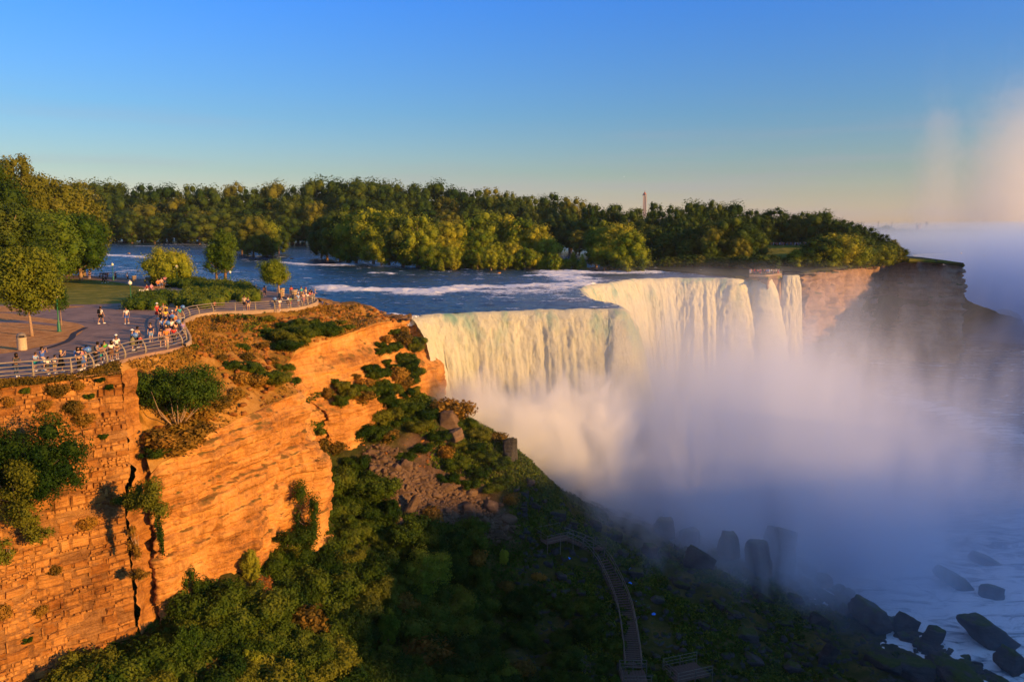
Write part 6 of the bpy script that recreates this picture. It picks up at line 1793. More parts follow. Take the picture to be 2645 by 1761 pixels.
def pose(kind):
    """Joint positions, facing +y, 1.72 m tall."""
    J = {'pel': (0, 0, 0.93, (0.155, 0.11)), 'wst': (0, 0, 1.08, (0.135, 0.10)), 'chs': (0, 0.0, 1.30, (0.165, 0.11)), 'nck': (0, 0, 1.47, 0.055), 'jaw': (0, 0.02, 1.55, 0.075), 'hed': (0, 0.01, 1.63, 0.095), 'top': (0, 0, 1.70, 0.06)}
    lean = {'lean': 0.22, 'sit': 0.05, 'photo': 0.03, 'walk': 0.05}.get(kind, 0.0)
    for k in ('wst', 'chs', 'nck', 'jaw', 'hed', 'top'):
        x, y, z, r_ = J[k]; J[k] = (x, y + lean * (z - 0.93) * 1.3, z - 0.15 * lean * (z - 0.93), r_)
    J['nos'] = (0, J['hed'][1] + 0.115, J['hed'][2] - 0.03, 0.014)
    cy0, cz0 = J['chs'][1], J['chs'][2] + 0.10
    for s, n in ((-1, 'l'), (1, 'r')):
        J['ear' + n] = (s * 0.098, J['hed'][1], J['hed'][2] - 0.02, 0.018)
        J['sh' + n] = (s * 0.175, cy0, cz0, 0.062)
        if kind in ('stand', 'walk'):
            sw = 0.16 * s if kind == 'walk' else 0.02
            J['el' + n] = (s * 0.24, cy0 - 0.03 + sw * .5, cz0 - 0.29, 0.043); J['wr' + n] = (s * 0.26, cy0 + 0.05 + sw, cz0 - 0.53, 0.028); hd = (0, 0.03, -1)
        elif kind == 'lean':
            J['el' + n] = (s * 0.25, cy0 + 0.10, cz0 - 0.27, 0.043); J['wr' + n] = (s * 0.10, cy0 + 0.32, cz0 - 0.30, 0.028); hd = (-s * 0.6, 0.8, 0)
        elif kind == 'photo':
            J['el' + n] = (s * 0.24, cy0 + 0.20, cz0 - 0.10, 0.043); J['wr' + n] = (s * 0.09, cy0 + 0.33, cz0 + 0.12, 0.028); hd = (-s * 0.3, 0.2, 0.9)
        elif kind == 'sit':
            J['el' + n] = (s * 0.24, cy0 + 0.06, cz0 - 0.28, 0.043); J['wr' + n] = (s * 0.15, cy0 + 0.28, cz0 - 0.38, 0.028); hd = (-s * 0.2, 0.9, -0.3)
        w = Vector(J['wr' + n][:3]); h = Vector(hd).normalized(); side = h.cross(Vector((0, 0, 1))) if abs(h.z) < 0.8 else Vector((0, 1, 0))
        side.normalize(); pl = w + h * 0.07; J['pa' + n] = (*pl, 0.030)
        for f in range(4):
            b = pl + side * (f - 1.5) * 0.022 + h * 0.03; ln = (0.060, 0.072, 0.068, 0.052)[f]
            J[f'f{f}a{n}'] = (*b, 0.010); J[f'f{f}b{n}'] = (*(b + h * ln * 0.6 + h.cross(side) * 0.012), 0.009); J[f'f{f}c{n}'] = (*(b + h * ln + h.cross(side) * 0.032), 0.008)
        J['tha' + n] = (*(w + h * 0.03 + side * 0.035), 0.012); J['thb' + n] = (*(w + h * 0.075 + side * 0.055), 0.010)
        J['hp' + n] = (s * 0.095, 0, 0.87, 0.10)
        if kind == 'sit':
            J['kn' + n] = (s * 0.12, 0.42, 0.50 + .38, 0.062); J['an' + n] = (s * 0.12, 0.46, 0.10 + .36, 0.042); J['to' + n] = (s * 0.13, 0.62, 0.04 + .36, 0.035)
        else:
            sw = {'walk': 0.24 * s}.get(kind, 0.03 * s)
            J['kn' + n] = (s * 0.10, 0.04 + sw * 0.55, 0.48, 0.058); J['an' + n] = (s * 0.10, sw - (0.02 if sw > 0 else .04), 0.09 + (0.03 if kind == 'walk' and sw < 0 else 0), 0.040); J['to' + n] = (s * 0.11, sw + 0.15, 0.035, 0.036)
    E = [('pel', 'wst'), ('wst', 'chs'), ('chs', 'nck'), ('nck', 'jaw'), ('jaw', 'hed'), ('hed', 'top'), ('hed', 'nos')]
    for n in 'lr':
        E += [('hed', 'ear' + n), ('chs', 'sh' + n), ('sh' + n, 'el' + n), ('el' + n, 'wr' + n), ('wr' + n, 'pa' + n), ('wr' + n, 'tha' + n), ('tha' + n, 'thb' + n), ('pel', 'hp' + n), ('hp' + n, 'kn' + n), ('kn' + n, 'an' + n), ('an' + n, 'to' + n)]
        for f in range(4): E += [('pa' + n, f'f{f}a{n}'), (f'f{f}a{n}', f'f{f}b{n}'), (f'f{f}b{n}', f'f{f}c{n}')]
    return J, E

BODY = {}
def build_pose(kind):
    J, E = pose(kind); P = {'body': skin_mesh("body", J, E, 0)}
    g = lambda k, dr=0.02: (*J[k][:3], tuple(q + dr for q in J[k][3]) if isinstance(J[k][3], tuple) else J[k][3] + dr)
    mid = lambda a, b, t, r_: tuple(J[a][i] * (1 - t) + J[b][i] * t for i in range(3)) + (r_,)
    T = {'a': (*J['pel'][:2], J['pel'][2] + 0.02, (0.175, 0.13)), 'b': g('wst', 0.025), 'c': g('chs', 0.025), 'd': mid('chs', 'nck', 0.62, 0.075)}
    e = [('a', 'b'), ('b', 'c'), ('c', 'd')]
    for n in 'lr':
        T['s' + n] = g('sh' + n); T['m' + n] = mid('sh' + n, 'el' + n, 0.75, 0.066); e += [('c', 's' + n), ('s' + n, 'm' + n)]
    P['shirt'] = skin_mesh("shirt", T, e, 0)
    for long_ in (0, 1):
        T = {'a': (*J['pel'][:2], J['pel'][2] + 0.05, (0.170, 0.125))}; e = []
        for n in 'lr':
            T['h' + n] = g('hp' + n, 0.018); T['k' + n] = mid('hp' + n, 'kn' + n, 0.85, 0.084); e += [('a', 'h' + n), ('h' + n, 'k' + n)]
            if long_:
                T['k2' + n] = g('kn' + n, 0.02); T['n' + n] = mid('kn' + n, 'an' + n, 0.92, 0.060); e += [('k' + n, 'k2' + n), ('k2' + n, 'n' + n)]
        P['trousers' if long_ else 'shorts'] = skin_mesh("trousers" if long_ else "shorts", T, e, 0)
    # skirt / dress
    hx, hy = J['pel'][0], J['pel'][1]
    mb = MB()
    if kind != 'sit': mb.lathe([(0.13, 1.12), (0.19, 0.92), (0.23, 0.70), (0.27, 0.48), (0.24, 0.49), (0.10, 1.0)], 12)
    else: mb.box((0, 0.2, 0.92), (0.4, 0.5, 0.16))
    P['skirt'] = mb.mesh("skirt", (), True)
    hy, hz = J['hed'][1], J['hed'][2]
    mb = MB(); mb.lathe([(0.085, -0.10), (0.108, -0.02), (0.112, 0.04), (0.095, 0.09), (0.05, 0.125), (0.01, 0.13)], 10, (0, hy - 0.022, hz + 0.0)); P['hair'] = mb.mesh("hair", (), True)
    mb = MB(); mb.lathe([(0.09, -0.24), (0.118, -0.10), (0.118, 0.04), (0.098, 0.095), (0.05, 0.13), (0.01, 0.135)], 10, (0, hy - 0.04, hz)); P['long_hair'] = mb.mesh("hair", (), True)
    mb = MB(); mb.lathe([(0.20, 0.045), (0.20, 0.055), (0.115, 0.07), (0.105, 0.14), (0.05, 0.165), (0.01, 0.165)], 12, (0, hy, hz)); P['hat'] = mb.mesh("hat", (), True)
    mb = MB(); mb.lathe([(0.112, 0.03), (0.112, 0.08), (0.09, 0.13), (0.02, 0.15)], 10, (0, hy, hz)); mb.box((0, hy + 0.14, hz + 0.045), (0.15, 0.12, 0.015)); P['cap'] = mb.mesh("cap", (), True)
    mb = MB()
    for n in 'lr':
        a, t_ = J['an' + n], J['to' + n]; mb.box((a[0], (a[1] + t_[1]) / 2 + 0.01, t_[2] + 0.012), (0.095, 0.27, 0.085), taper=0.8)
    P['shoes'] = mb.mesh("shoes", ())
    mb = MB(); c = J['chs']; mb.box((0, c[1] - 0.19, c[2] - 0.04), (0.30, 0.17, 0.42), taper=0.8); P['backpack'] = mb.mesh("backpack", ())
    for k, me in P.items():
        if not me.materials: me.materials.append(M['dark'])
    return P
for kd in ('stand', 'lean', 'photo', 'walk', 'sit'): BODY[kd] = build_pose(kd)
mb = MB(); mb.box((0, 0, 0), (0.14, 0.02, 0.08)); CAMB = mb.mesh("phone", [M['dark']])

def person(u, v, hpx, face, kd, top, low, bottom, hair, label, cap=None, capc='white', pack=None, skin=None, shoes='white', dz=0.0, z=0.0, y=None):
    """face: compass of the gaze in radians from +y, clockwise; hpx: height in photo pixels."""
    p = at(u, v, z=z) if y is None else at(u, v, y=y)
    H = hpx / ppm((p[0], p[1], p[2] + 0.8)); s = H / 1.72 if kd != 'sit' else H / 1.35
    o = thing("person", label, "person", (p[0], p[1], p[2] + (dz - 0.40 * s if kd == 'sit' else 0)), -face, None, (s, s, s))
    B = BODY[kd]
    def add(nm, key, mat):
        c = obj(nm, B[key], o); c.material_slots[0].link = 'OBJECT'; c.material_slots[0].material = mat; return c
    sk = SKIN[skin if skin is not None else rr_.choice([0, 0, 1, 1, 2])]
    add("body", 'body', sk); add("shirt", 'shirt', cloth(top, COLS[top]))
    add({'trousers': "trousers", 'shorts': "shorts", 'skirt': "skirt"}[low], low, cloth(bottom, COLS[bottom]))
    add("hair", 'long_hair' if hair[1] else 'hair', cloth(hair[0], COLS[hair[0]])); add("shoes", 'shoes', cloth(shoes, COLS[shoes]))
    if cap: add(cap, cap, cloth(capc, COLS[capc]))
    if pack: add("backpack", 'backpack', cloth(pack, COLS[pack]))
    return o
HD, HL, HB, BL, RH = ('hair_dark', 0), ('hair_dark', 1), ('hair_brown', 0), ('blond', 0), ('red_hair', 1)
G_ = 2.35     # out over the gorge
person(43, 972, 62, 2.1, 'lean', 'dark_grey', 'trousers', 'jeans', HL, "woman in grey T-shirt and jeans leaning on the rail, first from the view's edge")
person(92, 958, 50, 2.0, 'lean', 'light_blue', 'shorts', 'teal', HB, "child in striped top bent over the rail by the second post")
person(112, 957, 62, 1.9, 'photo', 'blue', 'shorts', 'white', HD, "man in blue and white shirt raising a phone at the rail")
person(124, 966, 46, 2.0, 'lean', 'white', 'shorts', 'dark_grey', HD, "boy in white T-shirt leaning right beside the second post")
person(142, 963, 48, 2.1, 'lean', 'white', 'shorts', 'khaki', HD, "boy in white T-shirt leaning next to the blond woman")
person(160, 960, 56, 1.6, 'photo', 'black', 'skirt', 'black', BL, "blond woman in dark dress holding up a phone at the rail")
person(205, 956, 60, 1.9, 'stand', 'navy', 'trousers', 'black', HL, "woman in navy top with a light blue backpack by the third post", pack='light_blue')
person(214, 952, 56, 1.7, 'stand', 'pink', 'skirt', 'blue', HL, "dark-haired woman in pink vest with blue bag by the third post")
person(221, 946, 54, 1.5, 'lean', 'peach', 'shorts', 'white', HL, "woman in peach top reaching for the first blue viewer")
person(249, 944, 62, 1.4, 'lean', 'grey', 'trousers', 'black', HD, "man in grey shirt leaning on the rail at its high corner", pack='dark_grey')
person(263, 936, 48, 2.0, 'lean', 'orange', 'shorts', 'teal', HD, "child in orange and teal behind the man in grey")
person(272, 926, 46, 2.6, 'stand', 'green', 'shorts', 'black', HD, "child in bright green shirt standing behind the rail", pack='green')
person(288, 932, 54, 2.2, 'lean', 'white', 'skirt', 'brown', HL, "black-haired woman in white and brown dress leaning on the rail")
person(303, 922, 58, 2.6, 'stand', 'white', 'shorts', 'white', HD, "big man in white tank top and white cap seen from behind", 'cap', 'white')
person(303, 927, 40, 2.4, 'lean', 'brown', 'shorts', 'dark_grey', HD, "small dark-haired child in front of the man in white")
person(343, 905, 54, 1.5, 'photo', 'olive', 'skirt', 'olive', HB, "woman in sun hat and long olive dress taking a photo", 'hat', 'white')
person(353, 898, 56, 1.8, 'lean', 'beige', 'trousers', 'black', HD, "man in beige T-shirt peering into a coin viewer")
person(364, 898, 32, 2.2, 'stand', 'red', 'shorts', 'black', HD, "little child in red at the rail by the viewer")
person(391, 884, 50, 3.0, 'stand', 'navy', 'shorts', 'light_blue', HD, "man in navy shirt and pale shorts standing back from the rail")
person(418, 896, 48, 2.6, 'stand', 'peach', 'shorts', 'dark_grey', HL, "long-haired woman in peach top with back to the lawn at the bend")
person(431, 896, 52, 2.6, 'stand', 'orange', 'trousers', 'peach', HD, "person in orange top and peach trousers at the bend of the rail")
person(451, 888, 46, 2.4, 'stand', 'red', 'trousers', 'dark_grey', HL, "woman in red top between the orange person and the purple shirt")
person(474, 872, 44, 2.0, 'stand', 'purple', 'shorts', 'dark_grey', HD, "man in purple T-shirt at the outermost bend of the rail")
person(261, 836, 44, 0.3, 'walk', 'white', 'shorts', 'black', HD, "walker in white shirt with black backpack heading across the pavement", 'cap', 'brown', pack='black')
person(328, 836, 43, 3.0, 'walk', 'white', 'shorts', 'blue', HD, "walker in white T-shirt and blue shorts coming across the pavement")
person(407, 823, 40, 2.2, 'stand', 'red', 'skirt', 'red', HB, "woman in red dress and white sun hat near the evergreen bed", 'hat', 'white')
person(415, 831, 40, 2.0, 'stand', 'black', 'trousers', 'black', HD, "person all in black beside the woman in red dress")
person(423, 818, 34, 2.6, 'stand', 'grey', 'shorts', 'khaki', ('red_hair', 0), "red-haired visitor in grey at the back of the bend crowd")
person(429, 822, 36, 2.8, 'stand', 'yellow', 'shorts', 'black', HD, "visitor in yellow shirt at the back of the bend crowd")
person(428, 838, 42, 2.2, 'lean', 'yellow', 'shorts', 'navy', HL, "second visitor in yellow bending to the viewer in the crowd")
person(420, 862, 42, 2.4, 'stand', 'light_blue', 'trousers', 'navy', HD, "visitor in light blue jacket behind the peach top woman")
person(430, 866, 44, 2.2, 'stand', 'khaki', 'shorts', 'grey', HD, "visitor in khaki shirt in the middle of the bend crowd")
person(447, 842, 40, 2.8, 'stand', 'red', 'shorts', 'black', HB, "visitor in red shirt and white cap by the inner curve", 'cap', 'white')
person(453, 850, 42, 2.6, 'stand', 'orange', 'shorts', 'beige', HB, "visitor in orange T-shirt leaning by the inner curve of rail")
person(444, 864, 42, 2.4, 'stand', 'white', 'trousers', 'navy', HL, "visitor in white blouse in the middle of the bend crowd")
person(458, 858, 40, 2.4, 'stand', 'beige', 'shorts', 'khaki', BL, "fair-haired visitor in beige by the inner curve of rail")
person(440, 848, 40, 3.6, 'stand', 'navy', 'trousers', 'black', HD, "visitor in navy facing away from the falls in the bend crowd")
person(455, 872, 42, 2.2, 'lean', 'peach', 'shorts', 'white', HL, "visitor in peach top leaning beside the viewer at the bend")
person(437, 884, 44, 2.4, 'stand', 'pink', 'shorts', 'jeans', HL, "girl in pink between two people at the outer rail")
person(465, 828, 30, 2.2, 'sit', 'teal', 'shorts', 'beige', HB, "visitor in teal sitting on the kerb of the inner curve", dz=0.35)
person(458, 828, 30, 2.2, 'sit', 'orange', 'shorts', 'beige', BL, "blond visitor in orange sitting on the kerb of the inner curve", dz=0.35)
person(554, 802, 26, 2.2, 'lean', 'red', 'trousers', 'black', HD, "lone child in red shirt at the long far railing")
person(632, 800, 38, 2.8, 'stand', 'beige', 'shorts', 'black', HD, "taller of the couple standing before the large evergreen mound")
person(642, 804, 37, 2.6, 'stand', 'navy', 'shorts', 'beige', HB, "navy shirted one of the couple before the large evergreen mound")
person(684, 766, 28, 3.0, 'walk', 'orange', 'shorts', 'navy', HD, "visitor in orange top and navy shorts alone past the hedge mound")
person(722, 802, 32, 2.2, 'lean', 'white', 'shorts', 'beige', HD, "visitor in white leaning on the far rail by the small viewer")
person(727, 772, 28, 2.0, 'stand', 'olive', 'shorts', 'khaki', HD, "visitor in olive shirt between the bin and the small tree")
person(743, 794, 30, 2.2, 'lean', 'white', 'shorts', 'brown', HB, "visitor in white arching over the far rail before the tip")
person(750, 795, 30, 2.2, 'lean', 'green', 'shorts', 'red', HD, "visitor in green top and red shorts at the far rail")
person(753, 766, 28, 2.6, 'stand', 'red', 'shorts', 'brown', HL, "visitor in red between bin and river at the tip")
person(771, 790, 34, 2.2, 'stand', 'light_blue', 'shorts', 'light_blue', HD, "visitor in light blue at the rail where the tip begins", 'hat', 'white')
person(779, 770, 30, 2.6, 'stand', 'teal', 'shorts', 'khaki', HB, "visitor in teal facing the river at the tip")
person(785, 787, 32, 2.2, 'stand', 'peach', 'shorts', 'pink', BL, "visitor in peach at the rail of the tip, looking down")
person(791, 772, 30, 1.8, 'stand', 'beige', 'shorts', 'white', RH, "visitor in beige behind the people at the tip rail")
person(794, 785, 30, 2.0, 'lean', 'white', 'shorts', 'beige', HD, "visitor in white leaning at the tip rail")
person(801, 781, 30, 1.8, 'stand', 'red', 'trousers', 'dark_grey', HD, "visitor in red at the tip rail")
person(804, 775, 28, 1.6, 'stand', 'black', 'trousers', 'black', HD, "visitor in black behind the red top at the tip")
person(807, 779, 28, 1.6, 'stand', 'pink', 'shorts', 'white', HL, "visitor in pink at the end of the tip rail")
person(812, 775, 28, 1.4, 'lean', 'purple', 'shorts', 'beige', BL, "last visitor at the very tip in a lilac top")
person(381, 764, 24, 3.4, 'sit', 'red', 'shorts', 'white', HD, "visitor in red slouching on the bench nearest the evergreen bed", dz=0.45)
person(392, 762, 24, 2.2, 'sit', 'pink', 'shorts', 'pink', HD, "visitor in pink sitting on the bench nearest the evergreen bed", dz=0.45)
person(409, 752, 26, 2.6, 'sit', 'orange', 'trousers', 'jeans', HB, "visitor in bright orange sitting on the corner bench", dz=0.45)
person(418, 748, 25, 2.8, 'sit', 'peach', 'trousers', 'jeans', HB, "visitor in peach sitting next to the one in bright orange", dz=0.45)
person(427, 742, 26, 2.4, 'sit', 'pink', 'trousers', 'jeans', HD, "visitor sitting on the bench beside the dark hedge", dz=0.45)
person(267, 731, 24, 1.0, 'walk', 'black', 'trousers', 'black', HD, "dark-clad one of the couple strolling on the river path")
person(274, 730, 24, 1.0, 'walk', 'pink', 'trousers', 'dark_grey', HL, "one of the couple on the river path with pale sweater tied on")
person(232, 719, 22, 3.0, 'stand', 'black', 'shorts', 'black', HD, "visitor in black by the bench on the river path")
person(299, 722, 20, 2.0, 'stand', 'black', 'trousers', 'black', HD, "visitor in black by the river fence right of the path lamp")
person(330, 724, 20, 2.2, 'stand', 'white', 'trousers', 'black', HD, "visitor in white top by the river fence")
person(612, 752, 20, 3.6, 'stand', 'black', 'trousers', 'black', HD, "visitor in black just past the crest of the hedge mound")
person(120, 716, 20, 3.0, 'stand', 'yellow', 'shorts', 'navy', HD, "visitor in pale yellow under the trees by the river path")

# ------------------------------------------------------------------ hillside stairway and landings
M['plank'] = flat("weathered_plank", (0.085, 0.058, 0.042), 0.9, 0.3)
M['handrail'] = flat("steel_handrail", (0.16, 0.14, 0.11), 0.6, 0.2, 0.4, 0.4)
STAIR_PX = [(1462, 1398), (1500, 1412), (1535, 1432), (1560, 1462), (1580, 1500), (1600, 1545), (1615, 1590), (1624, 1640), (1631, 1690), (1636, 1740)]
st = thing("hillside_stairway", "long plank stairway winding down the shaded slope", "stairway")
SPt = smooth_line(resample([on_talus(u, v) + Vector((0, 0, 0.5)) for u, v in STAIR_PX], 63), 3)
for i in range(62):
    a, b = Vector(SPt[i]), Vector(SPt[i + 1]); d = b - a; rz = math.atan2(d.y, d.x)
    if i == 0:
        mb = MB(); mb.box((0, 0, 0), (0.30, 1.55, 0.06)); tread = mb.mesh("step", [M['plank']])
    obj("step", tread, st, tuple(a), (0, 0, rz))
for s in (-1, 1):
    P = []
    for i in range(0, 63, 2):
        a = Vector(SPt[i]); d = Vector(SPt[min(i + 1, 62)]) - Vector(SPt[max(i - 1, 0)]); n = Vector((-d.y, d.x, 0)).normalized()
        P.append(a + n * s * 0.82)
    for h in (1.0, 0.55):
        mb = MB(); mb.tube([tuple(p + Vector((0, 0, h))) for p in P], 0.045, 4); obj("handrail", mb.mesh("handrail", [M['handrail']]), st)
    mb = MB(); mb.tube([tuple(p + Vector((0, 0, -0.1))) for p in P], 0.10, 4); obj("stringer", mb.mesh("stringer", [M['plank']]), st)
    for i in range(0, len(P), 3):
        mb = MB(); mb.tube([tuple(P[i] + Vector((0, 0, -1.0))), tuple(P[i] + Vector((0, 0, 1.0)))], 0.05, 4); obj("post", mb.mesh("post", [M['handrail']]), st)
def landing(u, v, nx, ny, rz, lab, dz=0.7):
    p = on_talus(u, v); o = thing("plank_landing", lab, "deck", (p[0], p[1], p[2] + dz), rz)
    for k in range(nx):
        mb = MB(); mb.box((k * 0.32 - nx * 0.16, 0, 0), (0.29, ny * 0.3, 0.06)); obj("plank", mb.mesh("plank", [M['plank']]), o)
    W, D = nx * 0.16 + 0.05, ny * 0.15 + 0.05
    for x, y in [(-W, -D), (0, -D), (W, -D), (-W, D), (0, D), (W, D), (-W, 0)]:
        mb = MB(); mb.tube([(x, y, -1.6), (x, y, 1.05)], 0.05, 4); obj("post", mb.mesh("post", [M['handrail']]), o)
    for h in (1.05, 0.7, 0.35):
        mb = MB(); mb.tube([(W, -D, h), (-W, -D, h), (-W, D, h), (W, D, h)], 0.03, 4, cap=False); obj("rail", mb.mesh("rail", [M['handrail']]), o)
landing(1430, 1402, 11, 10, 0.5, "square plank landing with railings at the head of the stairway")
landing(1640, 1768, 8, 9, 0.0, "small plank landing at the foot of the stairway")
landing(1775, 1752, 12, 9, 0.35, "broad plank platform on the shaded slope past the stair foot")
landing(1535, 1424, 8, 4, -0.3, "narrow plank turn of the stairs below the head landing", 0.5)
# dark handrail beam by the square rock
A = at(1312, 1168, y=103.5); B = at(1412, 1256, y=100.5)
o = thing("walkway_beam", "dark curved walkway beam running down from the square rock at the mist edge", "walkway", tuple(A))
mb = MB(); n = 14
P = [A.lerp(B, i / (n - 1)) - A + Vector((0, 0, -0.5 * math.sin(math.pi * i / (n - 1)))) for i in range(n)]
mb.tube([tuple(p) for p in P], 0.30, 6); obj("beam", mb.mesh("beam", [M['dark']], True), o)
for i in range(1, n, 3):
    mb = MB(); mb.tube([tuple(P[i] + Vector((0, 0, -1.8))), tuple(P[i])], 0.10, 5); obj("support", mb.mesh("support", [M['dark']]), o)
# blue raincoats lying about as litter near the stairs
for i, (u, v, lab) in enumerate([(1468, 1449, "scrap of blue plastic left of the stairs"), (1629, 1476, "tiny scrap of blue plastic right of the upper stairs"), (1627, 1513, "larger scrap of blue plastic right of the stairs"), (1643, 1562, "scrap of pale blue plastic beside the lower stairs"), (1688, 1593, "scrap of blue plastic in the grass away from the stairs")]):
    p = on_talus(u, v); mb = MB()
    mb.add([(-.2, 0, 0), (.15, -.1, .05), (.3, .1, .1), (.05, .22, .22), (-.18, .18, .12), (0, .05, .25)], [(0, 1, 5), (1, 2, 5), (2, 3, 5), (3, 4, 5), (4, 0, 5)])
    tag(obj("plastic_scrap", mb.mesh("plastic_scrap", [M['plastic'] if 'plastic' in M else M.setdefault('plastic', flat("blue_plastic", (0.04, 0.25, 0.95), 0.4))]), None, tuple(p + Vector((0, 0, 0.25)))), lab, "litter", "scraps of blue plastic near the stairs")

# ------------------------------------------------------------------ far things
# crowd, lookout and meadow on the far island
def crowd(name, pts, h, seed):
    r = random.Random(seed); mats = [cloth(c, COLS[c]) for c in ('white', 'red', 'light_blue', 'beige', 'black', 'pink', 'navy', 'orange')] + [SKIN[0]]
    mb = MB()
    for p in pts:
        k = r.randrange(8); k2 = r.randrange(8); s = h * r.uniform(0.85, 1.05) / 1.7
        mb.lathe([(0.10 * s, 0), (0.15 * s, 0.5 * s), (0.17 * s, 0.85 * s)], 5, tuple(p), k2)
        mb.lathe([(0.18 * s, 0.85 * s), (0.22 * s, 1.3 * s), (0.10 * s, 1.45 * s)], 5, tuple(p), k)
        mb.lathe([(0.07 * s, 1.45 * s), (0.11 * s, 1.56 * s), (0.06 * s, 1.7 * s)], 5, tuple(p), 8)
    return tag(obj(name, mb.mesh(name, mats)), kind='stuff')
MEAD = [at(1940, 632, y=318), at(2000, 634, y=315), at(2060, 634, y=312), at(2120, 632, y=310)]
A = resample(MEAD, 40)
B = resample([at(1960, 690, y=262), at(2010, 694, y=258), at(2070, 698, y=252), at(2120, 700, y=252)], 40)
G3 = loft(A, B, 40, 20, 0.4, "m", None, sag=-0.3)
struct("meadow_slope", mesh_np("meadow_slope", G3.reshape(-1, 3), grid_faces(40, 20), [M['lawn']], True))
A2 = resample([p + Vector((0, 40, 0.2)) for p in [at(1940, 632, y=318), at(2120, 632, y=310)]], 20); B2 = resample([MEAD[0], MEAD[3]], 20)
struct("meadow_top", mesh_np("meadow_top", loft(A2, B2, 20, 6, 0.1, "t", None).reshape(-1, 3), grid_faces(20, 6), [M['lawn']], True))
rc = random.Random(31)
crowd("meadow_crowd", [Vector(tuple(resample(MEAD, 200)[rc.randrange(15, 190)])) + Vector((rc.uniform(-.3, .3), rc.uniform(0.2, 4), 0.1)) for _ in range(110)], 1.15, 2)
crowd("lookout_crowd", [at(rc.uniform(1935, 2016), 706, y=rc.uniform(208, 213)) * 1.0 + Vector((0, 0, 0.0)) for _ in range(60)], 1.1, 3)
crowd("stair_crowd", [at(rc.uniform(1948, 1962), rc.uniform(642, 656), y=300) for _ in range(10)], 1.1, 4)
lk = [at(1936, 709, y=207), at(1976, 711, y=205.5), at(2018, 706, y=209)]
LKP = resample(lk, 14)
o = thing("lookout_railing", "railing around the crowded lookout above the narrow fall", "railing", tuple(LKP[0]))
for p in LKP:
    mb = MB(); mb.tube([tuple(p - LKP[0]), tuple(p - LKP[0] + np.array([0, 0, 0.7]))], 0.04, 4); obj("post", mb.mesh("post", [M['post']]), o)
for h in (0.7, 0.4):
    mb = MB(); mb.tube([tuple(p - LKP[0] + np.array([0, 0, h])) for p in LKP], 0.03, 4); obj("rail", mb.mesh("rail", [M['rail']]), o)
mb = MB(); mb.tube([tuple(p - LKP[0] + np.array([0, 0, -0.3])) for p in LKP], 0.35, 4); obj("edging", mb.mesh("edging", [M['concrete']]), o)
# chalet roof showing in the trees
p = at(2042, 594, y=326)
o = thing("chalet", "small gabled building among the trees above the meadow", "building", (p[0], p[1], p[2] - 4))
mb = MB(); mb.box((0, 0, 1.2), (4, 3, 2.4)); obj("wall", mb.mesh("wall", [M['wood']]), o)
mb = MB(); mb.add([(-2.6, -2, 2.4), (2.6, -2, 2.4), (2.6, 2, 2.4), (-2.6, 2, 2.4), (0, -2, 4.4), (0, 2, 4.4)], [(0, 4, 5, 3), (4, 1, 2, 5), (0, 1, 4), (3, 5, 2), (0, 3, 2, 1)]); obj("roof", mb.mesh("roof", [M['post']]), o)

# distant pale tower above the island wood
p = at(1664, 560, y=900)
H = at(1664, 494, y=900)[2] - p[2]
M['tower'] = flat("tower_panel", (0.62, 0.50, 0.42), 0.6, 0.06)
M['tower_glass'] = flat("tower_glass", (0.20, 0.20, 0.24), 0.3, 0.1)
o = thing("observation_tower", "tall pale tower with pointed cap beyond the island trees", "tower", tuple(p))
w = 9.6 / 2057 * 900 / 2
mb = MB(); mb.box((0, 0, H * 0.40), (w * 1.5, w * 1.5, H * 0.80)); obj("shaft", mb.mesh("shaft", [M['tower_glass']]), o)
for sx in (-1, 0, 1):
    mb = MB(); mb.box((sx * w * 0.72, -w * 0.80, H * 0.42), (w * 0.34, w * 0.22, H * 0.84)); obj("fin", mb.mesh("fin", [M['tower']]), o)
mb = MB(); mb.lathe([(w * 1.12, H * 0.82), (w * 1.15, H * 0.86), (w * 0.9, H * 0.87)], 8); obj("cornice", mb.mesh("cornice", [M['tower_glass']]), o)
mb = MB(); mb.lathe([(w * 0.95, H * 0.87), (w * 0.85, H * 0.90), (0.02, H * 0.985)], 8); mb.tube([(0, 0, H * .96), (0, 0, H * 1.03)], 0.2, 4); obj("cap", mb.mesh("cap", [flat("tower_cap", (0.40, 0.16, 0.10), 0.6)]), o)

# far shore across the second fall
YF = 1250.0
r = np.random.default_rng(44)
lob = []
for u in np.arange(2120, 2900, 7.0):
    vt = float(np.interp(u, [2120, 2200, 2240, 2290, 2310, 2340, 2370, 2440, 2480, 2560, 2640, 2900], [586, 588, 590, 582, 590, 588, 594, 592, 590, 596, 598, 600])) + r.uniform(-2.0, 2.5)
    for k, yy in enumerate((YF, YF - 40)):
        t = at(u, vt + 9 * k, y=yy); zc = (t[2] - 14) / 2 + 0
        lob.append((t[0], yy, t[2] - 7, 5.5, 6, 7.0)); lob.append((t[0] + r.uniform(-3, 3), yy - 10, t[2] - 17, 7, 6, 9))
tag(obj("far_shore_wood", crown_mesh("far_shore_wood", lob, 30000, 1.1, M['leaf_far'], 45, core=0.9, fill=0.1)), kind='stuff')
poly_sheet("far_shore_ground", [(560, 1180), (1500, 1180), (1500, 1500), (500, 1500)], -9.0, M['forest_floor'])
p = at(2371, 596, y=YF + 30)
o = thing("water_tank", "round brick-coloured tank tower on the hazy far shore", "tower", tuple(p))
k = YF / 2057
mb = MB(); mb.lathe([(5.5 * k, -6), (5.5 * k, 13 * k), (4.8 * k, 14.5 * k), (0.5, 15.5 * k)], 14); obj("drum", mb.mesh("drum", [flat("tank_brick", (0.40, 0.20, 0.13), 0.8)], True), o)
